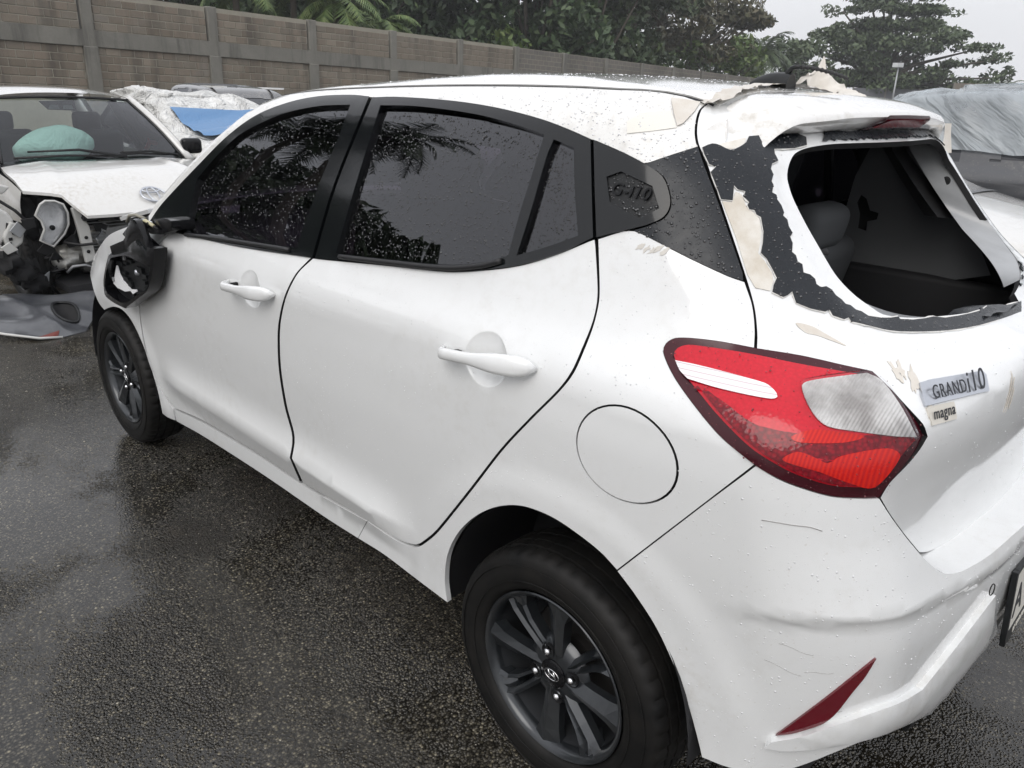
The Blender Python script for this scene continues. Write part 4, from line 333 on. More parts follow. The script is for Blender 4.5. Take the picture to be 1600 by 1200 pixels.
'tailgate_edge':[(-0.3729,1.4728),(-0.365,1.4682),(-0.3574,1.4636),(-0.3527,1.4578),(-0.3514,1.4512),(-0.3515,1.4433),(-0.3524,1.4351),(-0.354,1.4275),(-0.3568,1.4186),(-0.3606,1.4099),(-0.3654,1.4014),(-0.3701,1.395),(-0.3756,1.3886),(-0.3812,1.3823),(-0.3863,1.3759),(-0.3908,1.3694),(-0.3958,1.3619),(-0.4013,1.3535),(-0.407,1.3447),(-0.4127,1.3354),(-0.4183,1.3262),(-0.4236,1.3171),(-0.4286,1.3084),(-0.4327,1.3012),(-0.437,1.2933),(-0.4417,1.2849),(-0.4464,1.2761),(-0.4512,1.267),(-0.456,1.2578),(-0.4607,1.2486),(-0.4652,1.2396),(-0.4695,1.2308),(-0.4736,1.2225),(-0.4772,1.2147),(-0.4806,1.2075),(-0.4834,1.2012),(-0.4866,1.194),(-0.4897,1.1866),(-0.4928,1.1793),(-0.4956,1.172),(-0.4982,1.1649),(-0.5005,1.1582),(-0.5024,1.1518),(-0.5041,1.1444),(-0.5055,1.1367),(-0.5065,1.1293),(-0.5072,1.1223),(-0.5077,1.1161),(-0.5079,1.1086),(-0.5075,1.1012),(-0.5071,1.0939),(-0.5151,1.0934),(-0.523,1.0928),(-0.531,1.0922),(-0.5389,1.0915),(-0.5468,1.0908),(-0.5546,1.09),(-0.5623,1.0892),(-0.5698,1.0884),(-0.577,1.0875),(-0.5844,1.0865),(-0.5917,1.0855),(-0.599,1.0844),(-0.6062,1.0833),(-0.6132,1.0822),(-0.62,1.0811),(-0.6266,1.08),(-0.6344,1.0787),(-0.6421,1.0774),(-0.6499,1.076),(-0.6577,1.0746),(-0.6655,1.0732),(-0.6733,1.0717),(-0.6772,1.0679),(-0.6812,1.0641),(-0.6851,1.0602),(-0.6887,1.056),(-0.6916,1.0521),(-0.6943,1.048),(-0.697,1.0437),(-0.6998,1.0392),(-0.703,1.0346),(-0.7073,1.0287),(-0.7124,1.022),(-0.718,1.0149),(-0.7233,1.008),(-0.7274,1.0012),(-0.7311,0.994),(-0.735,0.9867),(-0.7309,0.981),(-0.7271,0.9752),(-0.7228,0.9698),(-0.7183,0.965),(-0.7132,0.9598),(-0.7079,0.9546),(-0.7027,0.9496),(-0.6976,0.9451),(-0.692,0.9404),(-0.6866,0.9354),(-0.682,0.9303),(-0.6783,0.9251),(-0.6749,0.9177),(-0.6723,0.9095),(-0.6699,0.9012),(-0.6755,0.8926),(-0.6816,0.8835),(-0.6884,0.8738),(-0.6961,0.8635),(-0.7046,0.8527),(-0.7143,0.8407),(-0.725,0.8279),(-0.7361,0.8148),(-0.7473,0.8021),(-0.7583,0.7899),(-0.7699,0.7775),(-0.7821,0.7648),(-0.7948,0.7517),(-0.8081,0.7383),(-0.8223,0.7322),(-0.8363,0.7274),(-0.8488,0.7251),(-0.8647,0.7224),(-0.8829,0.7197),(-0.9022,0.7171),(-0.9208,0.7151),(-0.9368,0.7138),(-0.9535,0.7127),(-0.9709,0.7119),(-0.9889,0.7111),(-1.0074,0.7104),(-1.0265,0.7097),(-1.0468,0.7089),(-1.071,0.7079),(-1.0987,0.7064),(-1.1294,0.7042),(-1.1625,0.7012),(-1.1969,0.6973),(-1.2311,0.6927),(-1.2629,0.6877),(-1.3067,0.68),(-1.358,0.6696),(-1.4258,0.6525)],
'window_opening':[(-1.3613,1.0978),(-1.3303,1.0999),(-1.3005,1.1019),(-1.2721,1.1036),(-1.245,1.1052),(-1.2232,1.1063),(-1.1993,1.1075),(-1.1743,1.1086),(-1.149,1.1097),(-1.1242,1.1106),(-1.1004,1.1116),(-1.0782,1.1125),(-1.0579,1.1134),(-1.0392,1.1143),(-1.0213,1.1153),(-1.004,1.1162),(-0.9874,1.1172),(-0.9713,1.1182),(-0.9557,1.1192),(-0.9407,1.1202),(-0.9261,1.1211),(-0.9118,1.1221),(-0.8976,1.123),(-0.8837,1.124),(-0.8703,1.125),(-0.8574,1.126),(-0.8452,1.127),(-0.8339,1.1281),(-0.8234,1.1292),(-0.8117,1.1306),(-0.7998,1.1322),(-0.7884,1.1339),(-0.7778,1.1357),(-0.7684,1.1375),(-0.7607,1.1392),(-0.7524,1.1422),(-0.7455,1.1459),(-0.7389,1.1499),(-0.7336,1.1529),(-0.7275,1.1563),(-0.7209,1.1601),(-0.7143,1.1641),(-0.7078,1.1682),(-0.702,1.1724),(-0.6962,1.1768),(-0.6905,1.1815),(-0.6848,1.1864),(-0.6794,1.1915),(-0.6743,1.1967),(-0.6696,1.202),(-0.6658,1.2069),(-0.662,1.2122),(-0.6583,1.2179),(-0.6546,1.2237),(-0.6509,1.2296),(-0.6473,1.2354),(-0.6437,1.241),(-0.6403,1.2462),(-0.6364,1.2519),(-0.6324,1.2577),(-0.6283,1.2635),(-0.6242,1.2694),(-0.6201,1.2753),(-0.6161,1.2813),(-0.6124,1.2869),(-0.6084,1.2928),(-0.6044,1.2988),(-0.6005,1.3049),(-0.5967,1.3109),(-0.5933,1.3166),(-0.5904,1.3219),(-0.5876,1.328),(-0.5851,1.3344),(-0.5831,1.3408),(-0.5816,1.3469),(-0.5806,1.3524),(-0.5802,1.3593),(-0.5811,1.3664),(-0.5837,1.3728),(-0.5878,1.3784),(-0.5939,1.3838),(-0.6025,1.3882),(-0.6121,1.3911),(-0.624,1.3937),(-0.6373,1.3958),(-0.6509,1.3974),(-0.6644,1.3987),(-0.6802,1.3999),(-0.6979,1.401),(-0.717,1.402),(-0.737,1.4028),(-0.7571,1.4034),(-0.7749,1.4038),(-0.7943,1.4041),(-0.8151,1.4043),(-0.8373,1.4044),(-0.8607,1.4045),(-0.8853,1.4046),(-0.9109,1.4046),(-0.9374,1.4047)],
'window_film':[(-0.374,1.3943),(-0.3836,1.3983),(-0.3932,1.401),(-0.4026,1.4005),(-0.412,1.3983),(-0.4231,1.3944),(-0.4343,1.3915),(-0.4453,1.3934),(-0.4554,1.3971),(-0.4628,1.4006),(-0.47,1.4046),(-0.4761,1.414),(-0.4902,1.415),(-0.5049,1.4159),(-0.5205,1.4169),(-0.537,1.4177),(-0.5543,1.4186),(-0.574,1.4194),(-0.5948,1.4201),(-0.6168,1.4209),(-0.6351,1.4172),(-0.6537,1.4135),(-0.6496,1.407),(-0.6462,1.4006),(-0.6231,1.3981),(-0.6015,1.3955),(-0.5852,1.3953),(-0.5694,1.3951),(-0.5543,1.3949),(-0.5397,1.3947),(-0.54,1.3864),(-0.5443,1.3813),(-0.5486,1.3762),(-0.5399,1.3736),(-0.5316,1.3711),(-0.5279,1.3629),(-0.5335,1.3537),(-0.531,1.3482),(-0.5286,1.3426),(-0.5329,1.3375),(-0.5313,1.3314),(-0.5297,1.3254),(-0.5397,1.3214),(-0.5409,1.3143),(-0.5457,1.3098),(-0.5506,1.3053),(-0.5532,1.2998),(-0.5558,1.2943),(-0.5528,1.2893),(-0.5622,1.2833),(-0.5633,1.2778),(-0.5644,1.2724),(-0.5682,1.2675),(-0.572,1.2625),(-0.5662,1.2567),(-0.5685,1.2518),(-0.5708,1.247),(-0.5697,1.2402),(-0.5686,1.2335),(-0.5759,1.2286),(-0.5775,1.2238),(-0.579,1.2191),(-0.5876,1.2152),(-0.5882,1.209),(-0.5888,1.2029),(-0.595,1.2014),(-0.6011,1.2),(-0.6058,1.1966),(-0.6104,1.1933),(-0.6118,1.1858),(-0.6198,1.1811),(-0.6318,1.1826),(-0.638,1.1806),(-0.6442,1.1785),(-0.6471,1.1743),(-0.65,1.1701),(-0.6559,1.1672),(-0.6618,1.1642),(-0.6678,1.1577),(-0.6799,1.1562),(-0.6849,1.1528),(-0.6899,1.1494),(-0.7022,1.1468),(-0.7087,1.1432),(-0.7152,1.1397),(-0.7249,1.138),(-0.7348,1.1363),(-0.7447,1.1346),(-0.7568,1.1335),(-0.7692,1.1324),(-0.7801,1.1323),(-0.7912,1.1321),(-0.7932,1.1284),(-0.8046,1.1271),(-0.8163,1.1257),(-0.8281,1.1243),(-0.8459,1.1235),(-0.8642,1.1226),(-0.8798,1.1224),(-0.8959,1.1222),(-0.9136,1.1196),(-0.9318,1.1168),(-0.948,1.1161),(-0.9647,1.1154),(-0.9819,1.1145),(-1.0003,1.1139),(-1.0192,1.1132),(-1.0388,1.1125),(-1.0679,1.1118),(-1.0985,1.1111),(-1.1361,1.1132),(-1.1534,1.1092),(-1.1707,1.1051),(-1.1981,1.1041),(-1.2268,1.1029),(-1.257,1.1016),(-1.3033,1.0993),(-1.3528,1.0966),(-1.3194,1.0918),(-1.2873,1.0872),(-1.2495,1.0886),(-1.2138,1.0896),(-1.1807,1.0907),(-1.1546,1.0916),(-1.1258,1.0925),(-1.096,1.0934),(-1.0668,1.0942),(-1.0394,1.0951),(-1.0147,1.096),(-0.9926,1.0969),(-0.9714,1.0979),(-0.9512,1.0989),(-0.9319,1.1),(-0.9134,1.1012),(-0.8957,1.1025),(-0.8785,1.1039),(-0.8605,1.1055),(-0.8425,1.1071),(-0.8251,1.1088),(-0.8089,1.1104),(-0.7942,1.112),(-0.7815,1.1133),(-0.7669,1.1152),(-0.753,1.1174),(-0.7396,1.1197),(-0.7264,1.1219),(-0.715,1.124),(-0.7036,1.126),(-0.6924,1.128),(-0.6815,1.1299),(-0.6709,1.1317),(-0.6672,1.1318),(-0.6644,1.1379),(-0.6548,1.1357),(-0.6447,1.1386),(-0.6346,1.1414),(-0.6327,1.1454),(-0.6306,1.1494),(-0.6217,1.1469),(-0.613,1.1485),(-0.6044,1.15),(-0.5958,1.1515),(-0.5878,1.1542),(-0.5798,1.1568),(-0.5717,1.1595),(-0.5699,1.1645),(-0.568,1.1695),(-0.5661,1.1759),(-0.5578,1.1703),(-0.5498,1.1674),(-0.5405,1.1709),(-0.5311,1.1744),(-0.5322,1.1795),(-0.5334,1.1847),(-0.5363,1.1899),(-0.5392,1.1952),(-0.5358,1.2008),(-0.5323,1.2064),(-0.5284,1.2121),(-0.5244,1.2178),(-0.5204,1.2235),(-0.515,1.2277),(-0.5095,1.232),(-0.511,1.2398),(-0.5126,1.2476),(-0.513,1.2564),(-0.5133,1.2653),(-0.5114,1.2725),(-0.5095,1.2798),(-0.5075,1.2871),(-0.4983,1.2909),(-0.4941,1.2979),(-0.4837,1.2987),(-0.4794,1.3057),(-0.4829,1.3098),(-0.4768,1.3142),(-0.4706,1.3186),(-0.4738,1.3268),(-0.4658,1.3282),(-0.4578,1.3295),(-0.4493,1.3364),(-0.4494,1.3298),(-0.4495,1.3232),(-0.4495,1.3176),(-0.4495,1.312),(-0.438,1.3127),(-0.4267,1.3134),(-0.4223,1.3207),(-0.4178,1.3281),(-0.4132,1.3354),(-0.4087,1.3421),(-0.4041,1.3489),(-0.3995,1.3556),(-0.4045,1.3604),(-0.4096,1.3651),(-0.4021,1.3665),(-0.3945,1.3678),(-0.3876,1.3759),(-0.3805,1.384),(-0.3773,1.3891)],
'adhesive_patch':[(-0.4296,1.3104),(-0.4391,1.3097),(-0.4486,1.309),(-0.4514,1.3177),(-0.4543,1.3264),(-0.4663,1.3226),(-0.4704,1.3159),(-0.4744,1.3093),(-0.4783,1.3026),(-0.485,1.2987),(-0.4917,1.2948),(-0.4983,1.2899),(-0.505,1.285),(-0.5065,1.2784),(-0.5081,1.2718),(-0.5096,1.2653),(-0.509,1.2587),(-0.5084,1.2521),(-0.5078,1.2456),(-0.5063,1.2387),(-0.5048,1.2319),(-0.5109,1.2262),(-0.5169,1.2205),(-0.5217,1.2142),(-0.5265,1.2079),(-0.5312,1.2017),(-0.5323,1.196),(-0.5334,1.1904),(-0.5306,1.1832),(-0.5278,1.1761),(-0.5193,1.1774),(-0.5108,1.1787),(-0.5023,1.18),(-0.4977,1.1861),(-0.4929,1.1923),(-0.4881,1.1985),(-0.4847,1.2063),(-0.4812,1.2142),(-0.4777,1.2222),(-0.4741,1.2301),(-0.4705,1.2381),(-0.4667,1.2462),(-0.4629,1.2542),(-0.4584,1.2622),(-0.4538,1.2701),(-0.4491,1.2782),(-0.4443,1.2862),(-0.4395,1.2943),(-0.4346,1.3023)],
'adhesive_patch_top':[(-0.4006,1.3991),(-0.4099,1.4011),(-0.4193,1.4031),(-0.4289,1.4051),(-0.4387,1.4071),(-0.4488,1.409),(-0.4591,1.411),(-0.4697,1.4129),(-0.4683,1.4087),(-0.4669,1.4045),(-0.4613,1.4011),(-0.4553,1.3981),(-0.445,1.3952),(-0.434,1.3936),(-0.4251,1.3951),(-0.4164,1.3974),(-0.4085,1.3984)],
'tape_tailgate':[(-0.5693,1.1319),(-0.5719,1.1323),(-0.577,1.1318),(-0.5833,1.1308),(-0.5898,1.1294),(-0.5955,1.128),(-0.6001,1.1264),(-0.6046,1.1244),(-0.6088,1.1223),(-0.613,1.1201),(-0.6171,1.118),(-0.6215,1.1159),(-0.6267,1.1133),(-0.6323,1.1105),(-0.6376,1.1078),(-0.6422,1.1054),(-0.6455,1.1036),(-0.6471,1.1025),(-0.6452,1.1026),(-0.6395,1.1044),(-0.6321,1.1069),(-0.6254,1.1091),(-0.6206,1.1105),(-0.6154,1.1121),(-0.6102,1.1137),(-0.6052,1.1151),(-0.6007,1.1163),(-0.5947,1.1172),(-0.5887,1.1178),(-0.5834,1.1194),(-0.5788,1.1222),(-0.5737,1.126),(-0.57,1.1296)],
'badge':[(-0.7394,1.0547),(-0.7608,1.0554),(-0.7854,1.0541),(-0.8114,1.0526),(-0.8389,1.0509),(-0.8681,1.049),(-0.8993,1.0468),(-0.9027,1.0411),(-0.8972,1.0316),(-0.895,1.0209),(-0.8563,1.0237),(-0.8211,1.0258),(-0.789,1.0275),(-0.7594,1.0287),(-0.7319,1.0296),(-0.7337,1.0431)],
'badge_small':[(-0.7341,1.0274),(-0.754,1.0265),(-0.775,1.0253),(-0.7973,1.0239),(-0.7972,1.012),(-0.7988,0.999),(-0.7681,1.0008),(-0.7399,1.0022),(-0.7363,1.0153)],
'bumper_edge':[(-0.501,0.3221),(-0.499,0.3301),(-0.497,0.3381),(-0.4949,0.3459),(-0.4924,0.3549),(-0.4894,0.3656),(-0.486,0.3773),(-0.4825,0.3893),(-0.4791,0.4007),(-0.4761,0.4104),(-0.4731,0.4203),(-0.47,0.4302),(-0.4667,0.4401),(-0.4634,0.4498),(-0.46,0.4592),(-0.4566,0.4678),(-0.4531,0.4765),(-0.4493,0.4854),(-0.4455,0.4942),(-0.4415,0.5029),(-0.4375,0.5114),(-0.4335,0.5197),(-0.4296,0.5277),(-0.4256,0.5356),(-0.4215,0.5434),(-0.4174,0.5511),(-0.4131,0.5586),(-0.4087,0.5659),(-0.4041,0.573),(-0.399,0.5803),(-0.3936,0.5876),(-0.3879,0.5948),(-0.3821,0.6019),(-0.3763,0.6086),(-0.3707,0.615),(-0.3654,0.621),(-0.3592,0.6275),(-0.3529,0.6338),(-0.3464,0.64),(-0.3398,0.6461),(-0.3331,0.6522),(-0.3406,0.6641),(-0.3482,0.6762),(-0.3556,0.6885),(-0.3629,0.6999),(-0.37,0.7108),(-0.377,0.7216),(-0.384,0.7326),(-0.3908,0.744),(-0.3976,0.7554),(-0.4041,0.7665),(-0.4104,0.7772),(-0.4164,0.7877),(-0.4223,0.7978),(-0.4279,0.8075),(-0.4333,0.8169),(-0.4384,0.8258),(-0.4432,0.8343),(-0.4478,0.8424),(-0.4521,0.85),(-0.457,0.8586),(-0.4618,0.8671),(-0.4666,0.8755),(-0.4713,0.8837),(-0.4759,0.8918),(-0.4805,0.8997),(-0.4851,0.9074),(-0.4896,0.915),(-0.4941,0.9225),(-0.4985,0.9298),(-0.5029,0.9369),(-0.5073,0.9439),(-0.5127,0.9413),(-0.518,0.9386),(-0.5233,0.9358),(-0.5286,0.9331),(-0.5339,0.9307),(-0.5392,0.9286),(-0.5445,0.9267),(-0.5499,0.9249),(-0.5554,0.9233),(-0.5609,0.9217),(-0.5667,0.9201),(-0.5729,0.9182),(-0.5796,0.9163),(-0.5864,0.9144),(-0.5933,0.9127),(-0.6001,0.9113),(-0.607,0.9104),(-0.6143,0.9096),(-0.6217,0.9091),(-0.629,0.9085),(-0.6358,0.9079),(-0.6418,0.9072),(-0.6487,0.9065),(-0.6558,0.9058),(-0.6631,0.9049),(-0.6674,0.898),(-0.6718,0.891),(-0.6763,0.8838),(-0.6811,0.8766),(-0.6862,0.869),(-0.6922,0.8605),(-0.6989,0.8512),(-0.7058,0.8416),(-0.7127,0.8323),(-0.7196,0.8232),(-0.7266,0.8142),(-0.7337,0.8052),(-0.7408,0.7962),(-0.748,0.7871),(-0.7574,0.777),(-0.7672,0.7667),(-0.7767,0.7573),(-0.7878,0.747),(-0.8006,0.7383),(-0.8133,0.7332),(-0.8284,0.7287),(-0.8433,0.7257),(-0.8551,0.7242),(-0.869,0.7229),(-0.8846,0.7216),(-0.9012,0.7205),(-0.9182,0.7197),(-0.9347,0.7193),(-0.9486,0.7193),(-0.9637,0.7195),(-0.9801,0.7198),(-0.9976,0.7201),(-1.0163,0.7204),(-1.0361,0.7205),(-1.057,0.7203),(-1.0789,0.7198),(-1.1016,0.7188)],
'bumper_low':[(-0.501,0.3221),(-0.5087,0.3233),(-0.5164,0.324),(-0.5238,0.325),(-0.5312,0.3266),(-0.5385,0.3293),(-0.5452,0.3321),(-0.5521,0.335),(-0.5593,0.3374),(-0.5667,0.3397),(-0.5741,0.3419),(-0.5812,0.3445),(-0.5882,0.3473),(-0.5951,0.3505),(-0.6019,0.3544),(-0.6084,0.3589),(-0.6147,0.3639),(-0.6209,0.3696),(-0.6257,0.3745),(-0.631,0.3801),(-0.6368,0.3861),(-0.6429,0.3925),(-0.6492,0.3989),(-0.6558,0.4053),(-0.6626,0.4115),(-0.6695,0.4172),(-0.6764,0.4225),(-0.6833,0.4272),(-0.6901,0.4311),(-0.6967,0.4343),(-0.7047,0.4372),(-0.7135,0.4393),(-0.7233,0.4402),(-0.7343,0.4394),(-0.7474,0.4354),(-0.7621,0.4289),(-0.7767,0.4225),(-0.7908,0.4163),(-0.8038,0.4107),(-0.8181,0.4055),(-0.832,0.4016),(-0.8459,0.3983),(-0.8603,0.3948),(-0.8762,0.3901),(-0.8824,0.3955),(-0.889,0.4006),(-0.8957,0.4056),(-0.9024,0.4106),(-0.909,0.4159),(-0.9145,0.4204),(-0.9208,0.4255),(-0.928,0.431),(-0.936,0.4368),(-0.9448,0.4427),(-0.9544,0.4486),(-0.9647,0.4546),(-0.9757,0.4604),(-0.9874,0.4661),(-0.9996,0.4716),(-1.0122,0.4767),(-1.0254,0.4815),(-1.0388,0.4857),(-1.0525,0.4895)],
'bumper_crease':[(-0.511,0.68),(-0.5316,0.6896),(-0.5515,0.6979),(-0.5715,0.7031),(-0.5918,0.7068),(-0.6129,0.7098),(-0.6347,0.7123),(-0.6574,0.7144),(-0.6815,0.7161),(-0.7187,0.7154),(-0.7711,0.7058),(-0.8111,0.6996),(-0.8561,0.6938),(-0.9038,0.6905),(-0.9593,0.6922),(-1.0238,0.6963),(-1.1021,0.6966)],
'reflector':[(-0.587,0.4442),(-0.5906,0.4533),(-0.5943,0.4622),(-0.5979,0.4709),(-0.6016,0.4795),(-0.6052,0.4878),(-0.6089,0.496),(-0.6125,0.5041),(-0.6162,0.512),(-0.6198,0.5197),(-0.6235,0.5274),(-0.6272,0.5348),(-0.6308,0.5422),(-0.6345,0.5494),(-0.6382,0.5566),(-0.6419,0.5637),(-0.6457,0.5708),(-0.6494,0.5777),(-0.6532,0.5845),(-0.657,0.5913),(-0.6608,0.5979),(-0.6647,0.6044),(-0.6686,0.6107),(-0.6726,0.6169),(-0.6767,0.6229),(-0.6809,0.6287),(-0.6853,0.6341),(-0.6834,0.6271),(-0.6818,0.6199),(-0.6801,0.6125),(-0.6784,0.6052),(-0.6766,0.598),(-0.6745,0.5911),(-0.6722,0.5844),(-0.6698,0.5778),(-0.6675,0.571),(-0.6652,0.5641),(-0.663,0.557),(-0.6608,0.549),(-0.6585,0.5406),(-0.6562,0.5323),(-0.654,0.5245),(-0.6518,0.5177),(-0.6492,0.5106),(-0.6463,0.5038),(-0.6431,0.4976),(-0.6394,0.4921),(-0.6354,0.4876),(-0.6306,0.4826),(-0.6254,0.4775),(-0.6201,0.4723),(-0.6149,0.4673),(-0.6103,0.4629),(-0.6057,0.4589),(-0.601,0.4553),(-0.5963,0.4518),(-0.5916,0.4481)],
'lip':[(-0.5766,0.416),(-0.5793,0.4255),(-0.5826,0.4336),(-0.5869,0.4386),(-0.5923,0.4439),(-0.5985,0.4492),(-0.6048,0.4546),(-0.6107,0.4599),(-0.6158,0.4649),(-0.621,0.4702),(-0.6264,0.4757),(-0.6319,0.481),(-0.6374,0.4862),(-0.6428,0.4911),(-0.6486,0.4958),(-0.6546,0.5005),(-0.6607,0.5049),(-0.6669,0.5091),(-0.6733,0.513),(-0.6798,0.5166),(-0.6859,0.5196),(-0.6929,0.5224),(-0.7005,0.5248),(-0.7087,0.5267),(-0.7172,0.5279),(-0.7259,0.5283),(-0.7347,0.5278),(-0.7433,0.5264),(-0.7551,0.524),(-0.7666,0.5227),(-0.7782,0.5218),(-0.7905,0.5204),(-0.7969,0.5261),(-0.8036,0.5317),(-0.8105,0.5372),(-0.8176,0.5425),(-0.8249,0.5478),(-0.8324,0.5529),(-0.84,0.558),(-0.8478,0.5631),(-0.8556,0.5682),(-0.8628,0.5729),(-0.8704,0.5777),(-0.8785,0.5827),(-0.8869,0.5878),(-0.8958,0.5929),(-0.9051,0.5981),(-0.9147,0.6032),(-0.9246,0.6083),(-0.9349,0.6133),(-0.9455,0.6181),(-0.9564,0.6227),(-0.9677,0.6269),(-0.9772,0.6102),(-0.9877,0.5925),(-0.9993,0.574),(-1.0118,0.5546),(-1.026,0.5338),(-1.0445,0.5098),(-1.0683,0.4816),(-1.0522,0.4793),(-1.0366,0.4764),(-1.0215,0.473),(-1.007,0.469),(-0.9931,0.4647),(-0.9799,0.4601),(-0.9675,0.4553),(-0.9559,0.4503),(-0.9452,0.4453),(-0.9353,0.4402),(-0.9264,0.4353),(-0.9184,0.4306),(-0.9113,0.4262),(-0.9052,0.4222),(-0.8964,0.4167),(-0.8875,0.4113),(-0.8788,0.4059),(-0.8705,0.4001),(-0.8503,0.4098),(-0.832,0.4178),(-0.8152,0.4247),(-0.7995,0.4309),(-0.7847,0.4366),(-0.7705,0.442),(-0.7569,0.4474),(-0.7437,0.4527),(-0.7325,0.4557),(-0.7226,0.457),(-0.7135,0.4572),(-0.705,0.4567),(-0.6969,0.4557),(-0.689,0.4543),(-0.6814,0.4526),(-0.6741,0.4507),(-0.6669,0.4486),(-0.6599,0.4463),(-0.6529,0.4439),(-0.6456,0.4414),(-0.6383,0.4387),(-0.6311,0.4359),(-0.624,0.4329),(-0.6173,0.4299),(-0.6111,0.427),(-0.6055,0.4242),(-0.6006,0.4216),(-0.5947,0.4193),(-0.5888,0.418),(-0.5827,0.4172)],
'plate_corner':[(-0.9601,0.6335),(-1.0713,0.4781)],
'handle_front':[(1.085,0.9302),(0.8149,0.9474)],
'handle_rear':[(0.1186,0.9678),(-0.1362,0.9911)],
'ridge_px':[(1.7164,0.3803),(1.6641,0.3863),(1.6129,0.3922),(1.5659,0.3967),(1.5209,0.4007),(1.4768,0.4046),(1.4335,0.4085),(1.391,0.4124),(1.3493,0.4162),(1.3085,0.42),(1.2685,0.4237),(1.2292,0.4274),(1.1908,0.4311),(1.1532,0.4346),(1.1165,0.4381),(1.0807,0.4415),(1.0458,0.4448),(1.0117,0.4481),(0.9785,0.4512),(0.9461,0.4542),(0.9166,0.456),(0.8886,0.4574),(0.8612,0.4588),(0.8344,0.4601),(0.8082,0.4614),(0.7816,0.4626),(0.7555,0.4638),(0.7299,0.465),(0.7047,0.466),(0.6799,0.4671),(0.6555,0.4681),(0.6314,0.4691),(0.6077,0.4701),(0.5843,0.471),(0.5613,0.472),(0.5385,0.473),(0.516,0.474),(0.4938,0.4749),(0.4719,0.4759),(0.4503,0.4769),(0.429,0.4778),(0.4081,0.4787),(0.388,0.4792),(0.3687,0.4793),(0.3498,0.4793),(0.3314,0.4791),(0.3132,0.4789)],
'roof_tape_pale':[(-0.1902,1.4335),(-0.2012,1.4411),(-0.2116,1.4487),(-0.2254,1.4502),(-0.239,1.4517),(-0.2526,1.4531),(-0.2662,1.4546),(-0.2798,1.4561),(-0.2899,1.446),(-0.2991,1.4361),(-0.3078,1.4263),(-0.2954,1.4246),(-0.283,1.4229),(-0.2706,1.4211),(-0.2581,1.4194),(-0.2443,1.4178),(-0.2304,1.4162),(-0.2161,1.4146),(-0.2015,1.4129),(-0.1962,1.4232)],
'roof_tape_brown':[(-0.2659,1.476),(-0.2785,1.4752),(-0.2909,1.4743),(-0.3033,1.4735),(-0.3136,1.4726),(-0.3238,1.4717),(-0.334,1.4708),(-0.3442,1.4699),(-0.3418,1.4646),(-0.3395,1.4594),(-0.3371,1.4542),(-0.3325,1.4488),(-0.3281,1.4435),(-0.3236,1.4383),(-0.3193,1.433),(-0.3138,1.4307),(-0.3083,1.4284),(-0.3031,1.4348),(-0.2977,1.4411),(-0.292,1.4476),(-0.2864,1.4546),(-0.2802,1.4617),(-0.2735,1.4688)],
'pillar_scuff':[(-0.2787,1.2191),(-0.2819,1.2243),(-0.2892,1.2303),(-0.2979,1.2343),(-0.3063,1.2355),(-0.317,1.2362),(-0.328,1.2362),(-0.3373,1.2357),(-0.3434,1.2349),(-0.3433,1.2307),(-0.3378,1.226),(-0.3316,1.223),(-0.3229,1.2192),(-0.3132,1.2153),(-0.3039,1.2121),(-0.2965,1.2104),(-0.2851,1.2129)],
'crack_line':[(-0.5226,0.8582),(-0.5302,0.8591),(-0.5382,0.8598),(-0.546,0.8601),(-0.5533,0.8603),(-0.5596,0.8603),(-0.5663,0.8606),(-0.573,0.8609),(-0.5791,0.8606),(-0.5862,0.8586),(-0.5934,0.8558)],
'mirror_shell':[(2.0729,0.8971),(2.0277,0.9099),(1.983,0.9224),(1.9406,0.9345),(1.9025,0.9464),(1.8616,0.9613),(1.8233,0.9768),(1.7859,0.9919),(1.7649,0.9859),(1.7441,0.9799),(1.7235,0.974),(1.6928,0.9756),(1.6625,0.9772),(1.6647,0.9655),(1.6689,0.9535),(1.6764,0.9404),(1.6865,0.9234),(1.6983,0.9047),(1.7106,0.8862),(1.7223,0.8703),(1.7375,0.8521),(1.756,0.8335),(1.7778,0.8161),(1.8031,0.8018),(1.8332,0.7881),(1.8643,0.7742),(1.8968,0.7592),(1.9343,0.7421),(1.9746,0.7238),(2.0149,0.7055),(2.0459,0.7044),(2.0774,0.7034),(2.1072,0.703),(2.1484,0.7042),(2.1831,0.7071),(2.2027,0.7109),(2.2133,0.7184),(2.2136,0.7338),(2.209,0.7542),(2.1999,0.7753),(2.1885,0.7922),(2.1737,0.8104),(2.1582,0.8279),(2.1445,0.8431),(2.1248,0.863),(2.104,0.8828)],
'mirror_cavity':[(2.0649,0.8822),(2.0115,0.8946),(1.9597,0.9066),(1.9106,0.9149),(1.8711,0.9177),(1.8308,0.9184),(1.7939,0.9179),(1.7642,0.9173),(1.7353,0.9148),(1.7085,0.9112),(1.7197,0.8944),(1.7307,0.8767),(1.7419,0.8592),(1.7541,0.843),(1.768,0.8291),(1.7925,0.815),(1.8253,0.802),(1.859,0.7889),(1.8916,0.7742),(1.9291,0.757),(1.9678,0.7408),(2.0038,0.7293),(2.0479,0.7241),(2.0888,0.7258),(2.1219,0.7293),(2.1502,0.7345),(2.167,0.7448),(2.1697,0.7562),(2.1665,0.7704),(2.1596,0.7852),(2.1463,0.8051),(2.1286,0.8272),(2.1112,0.8464),(2.0893,0.8644)],
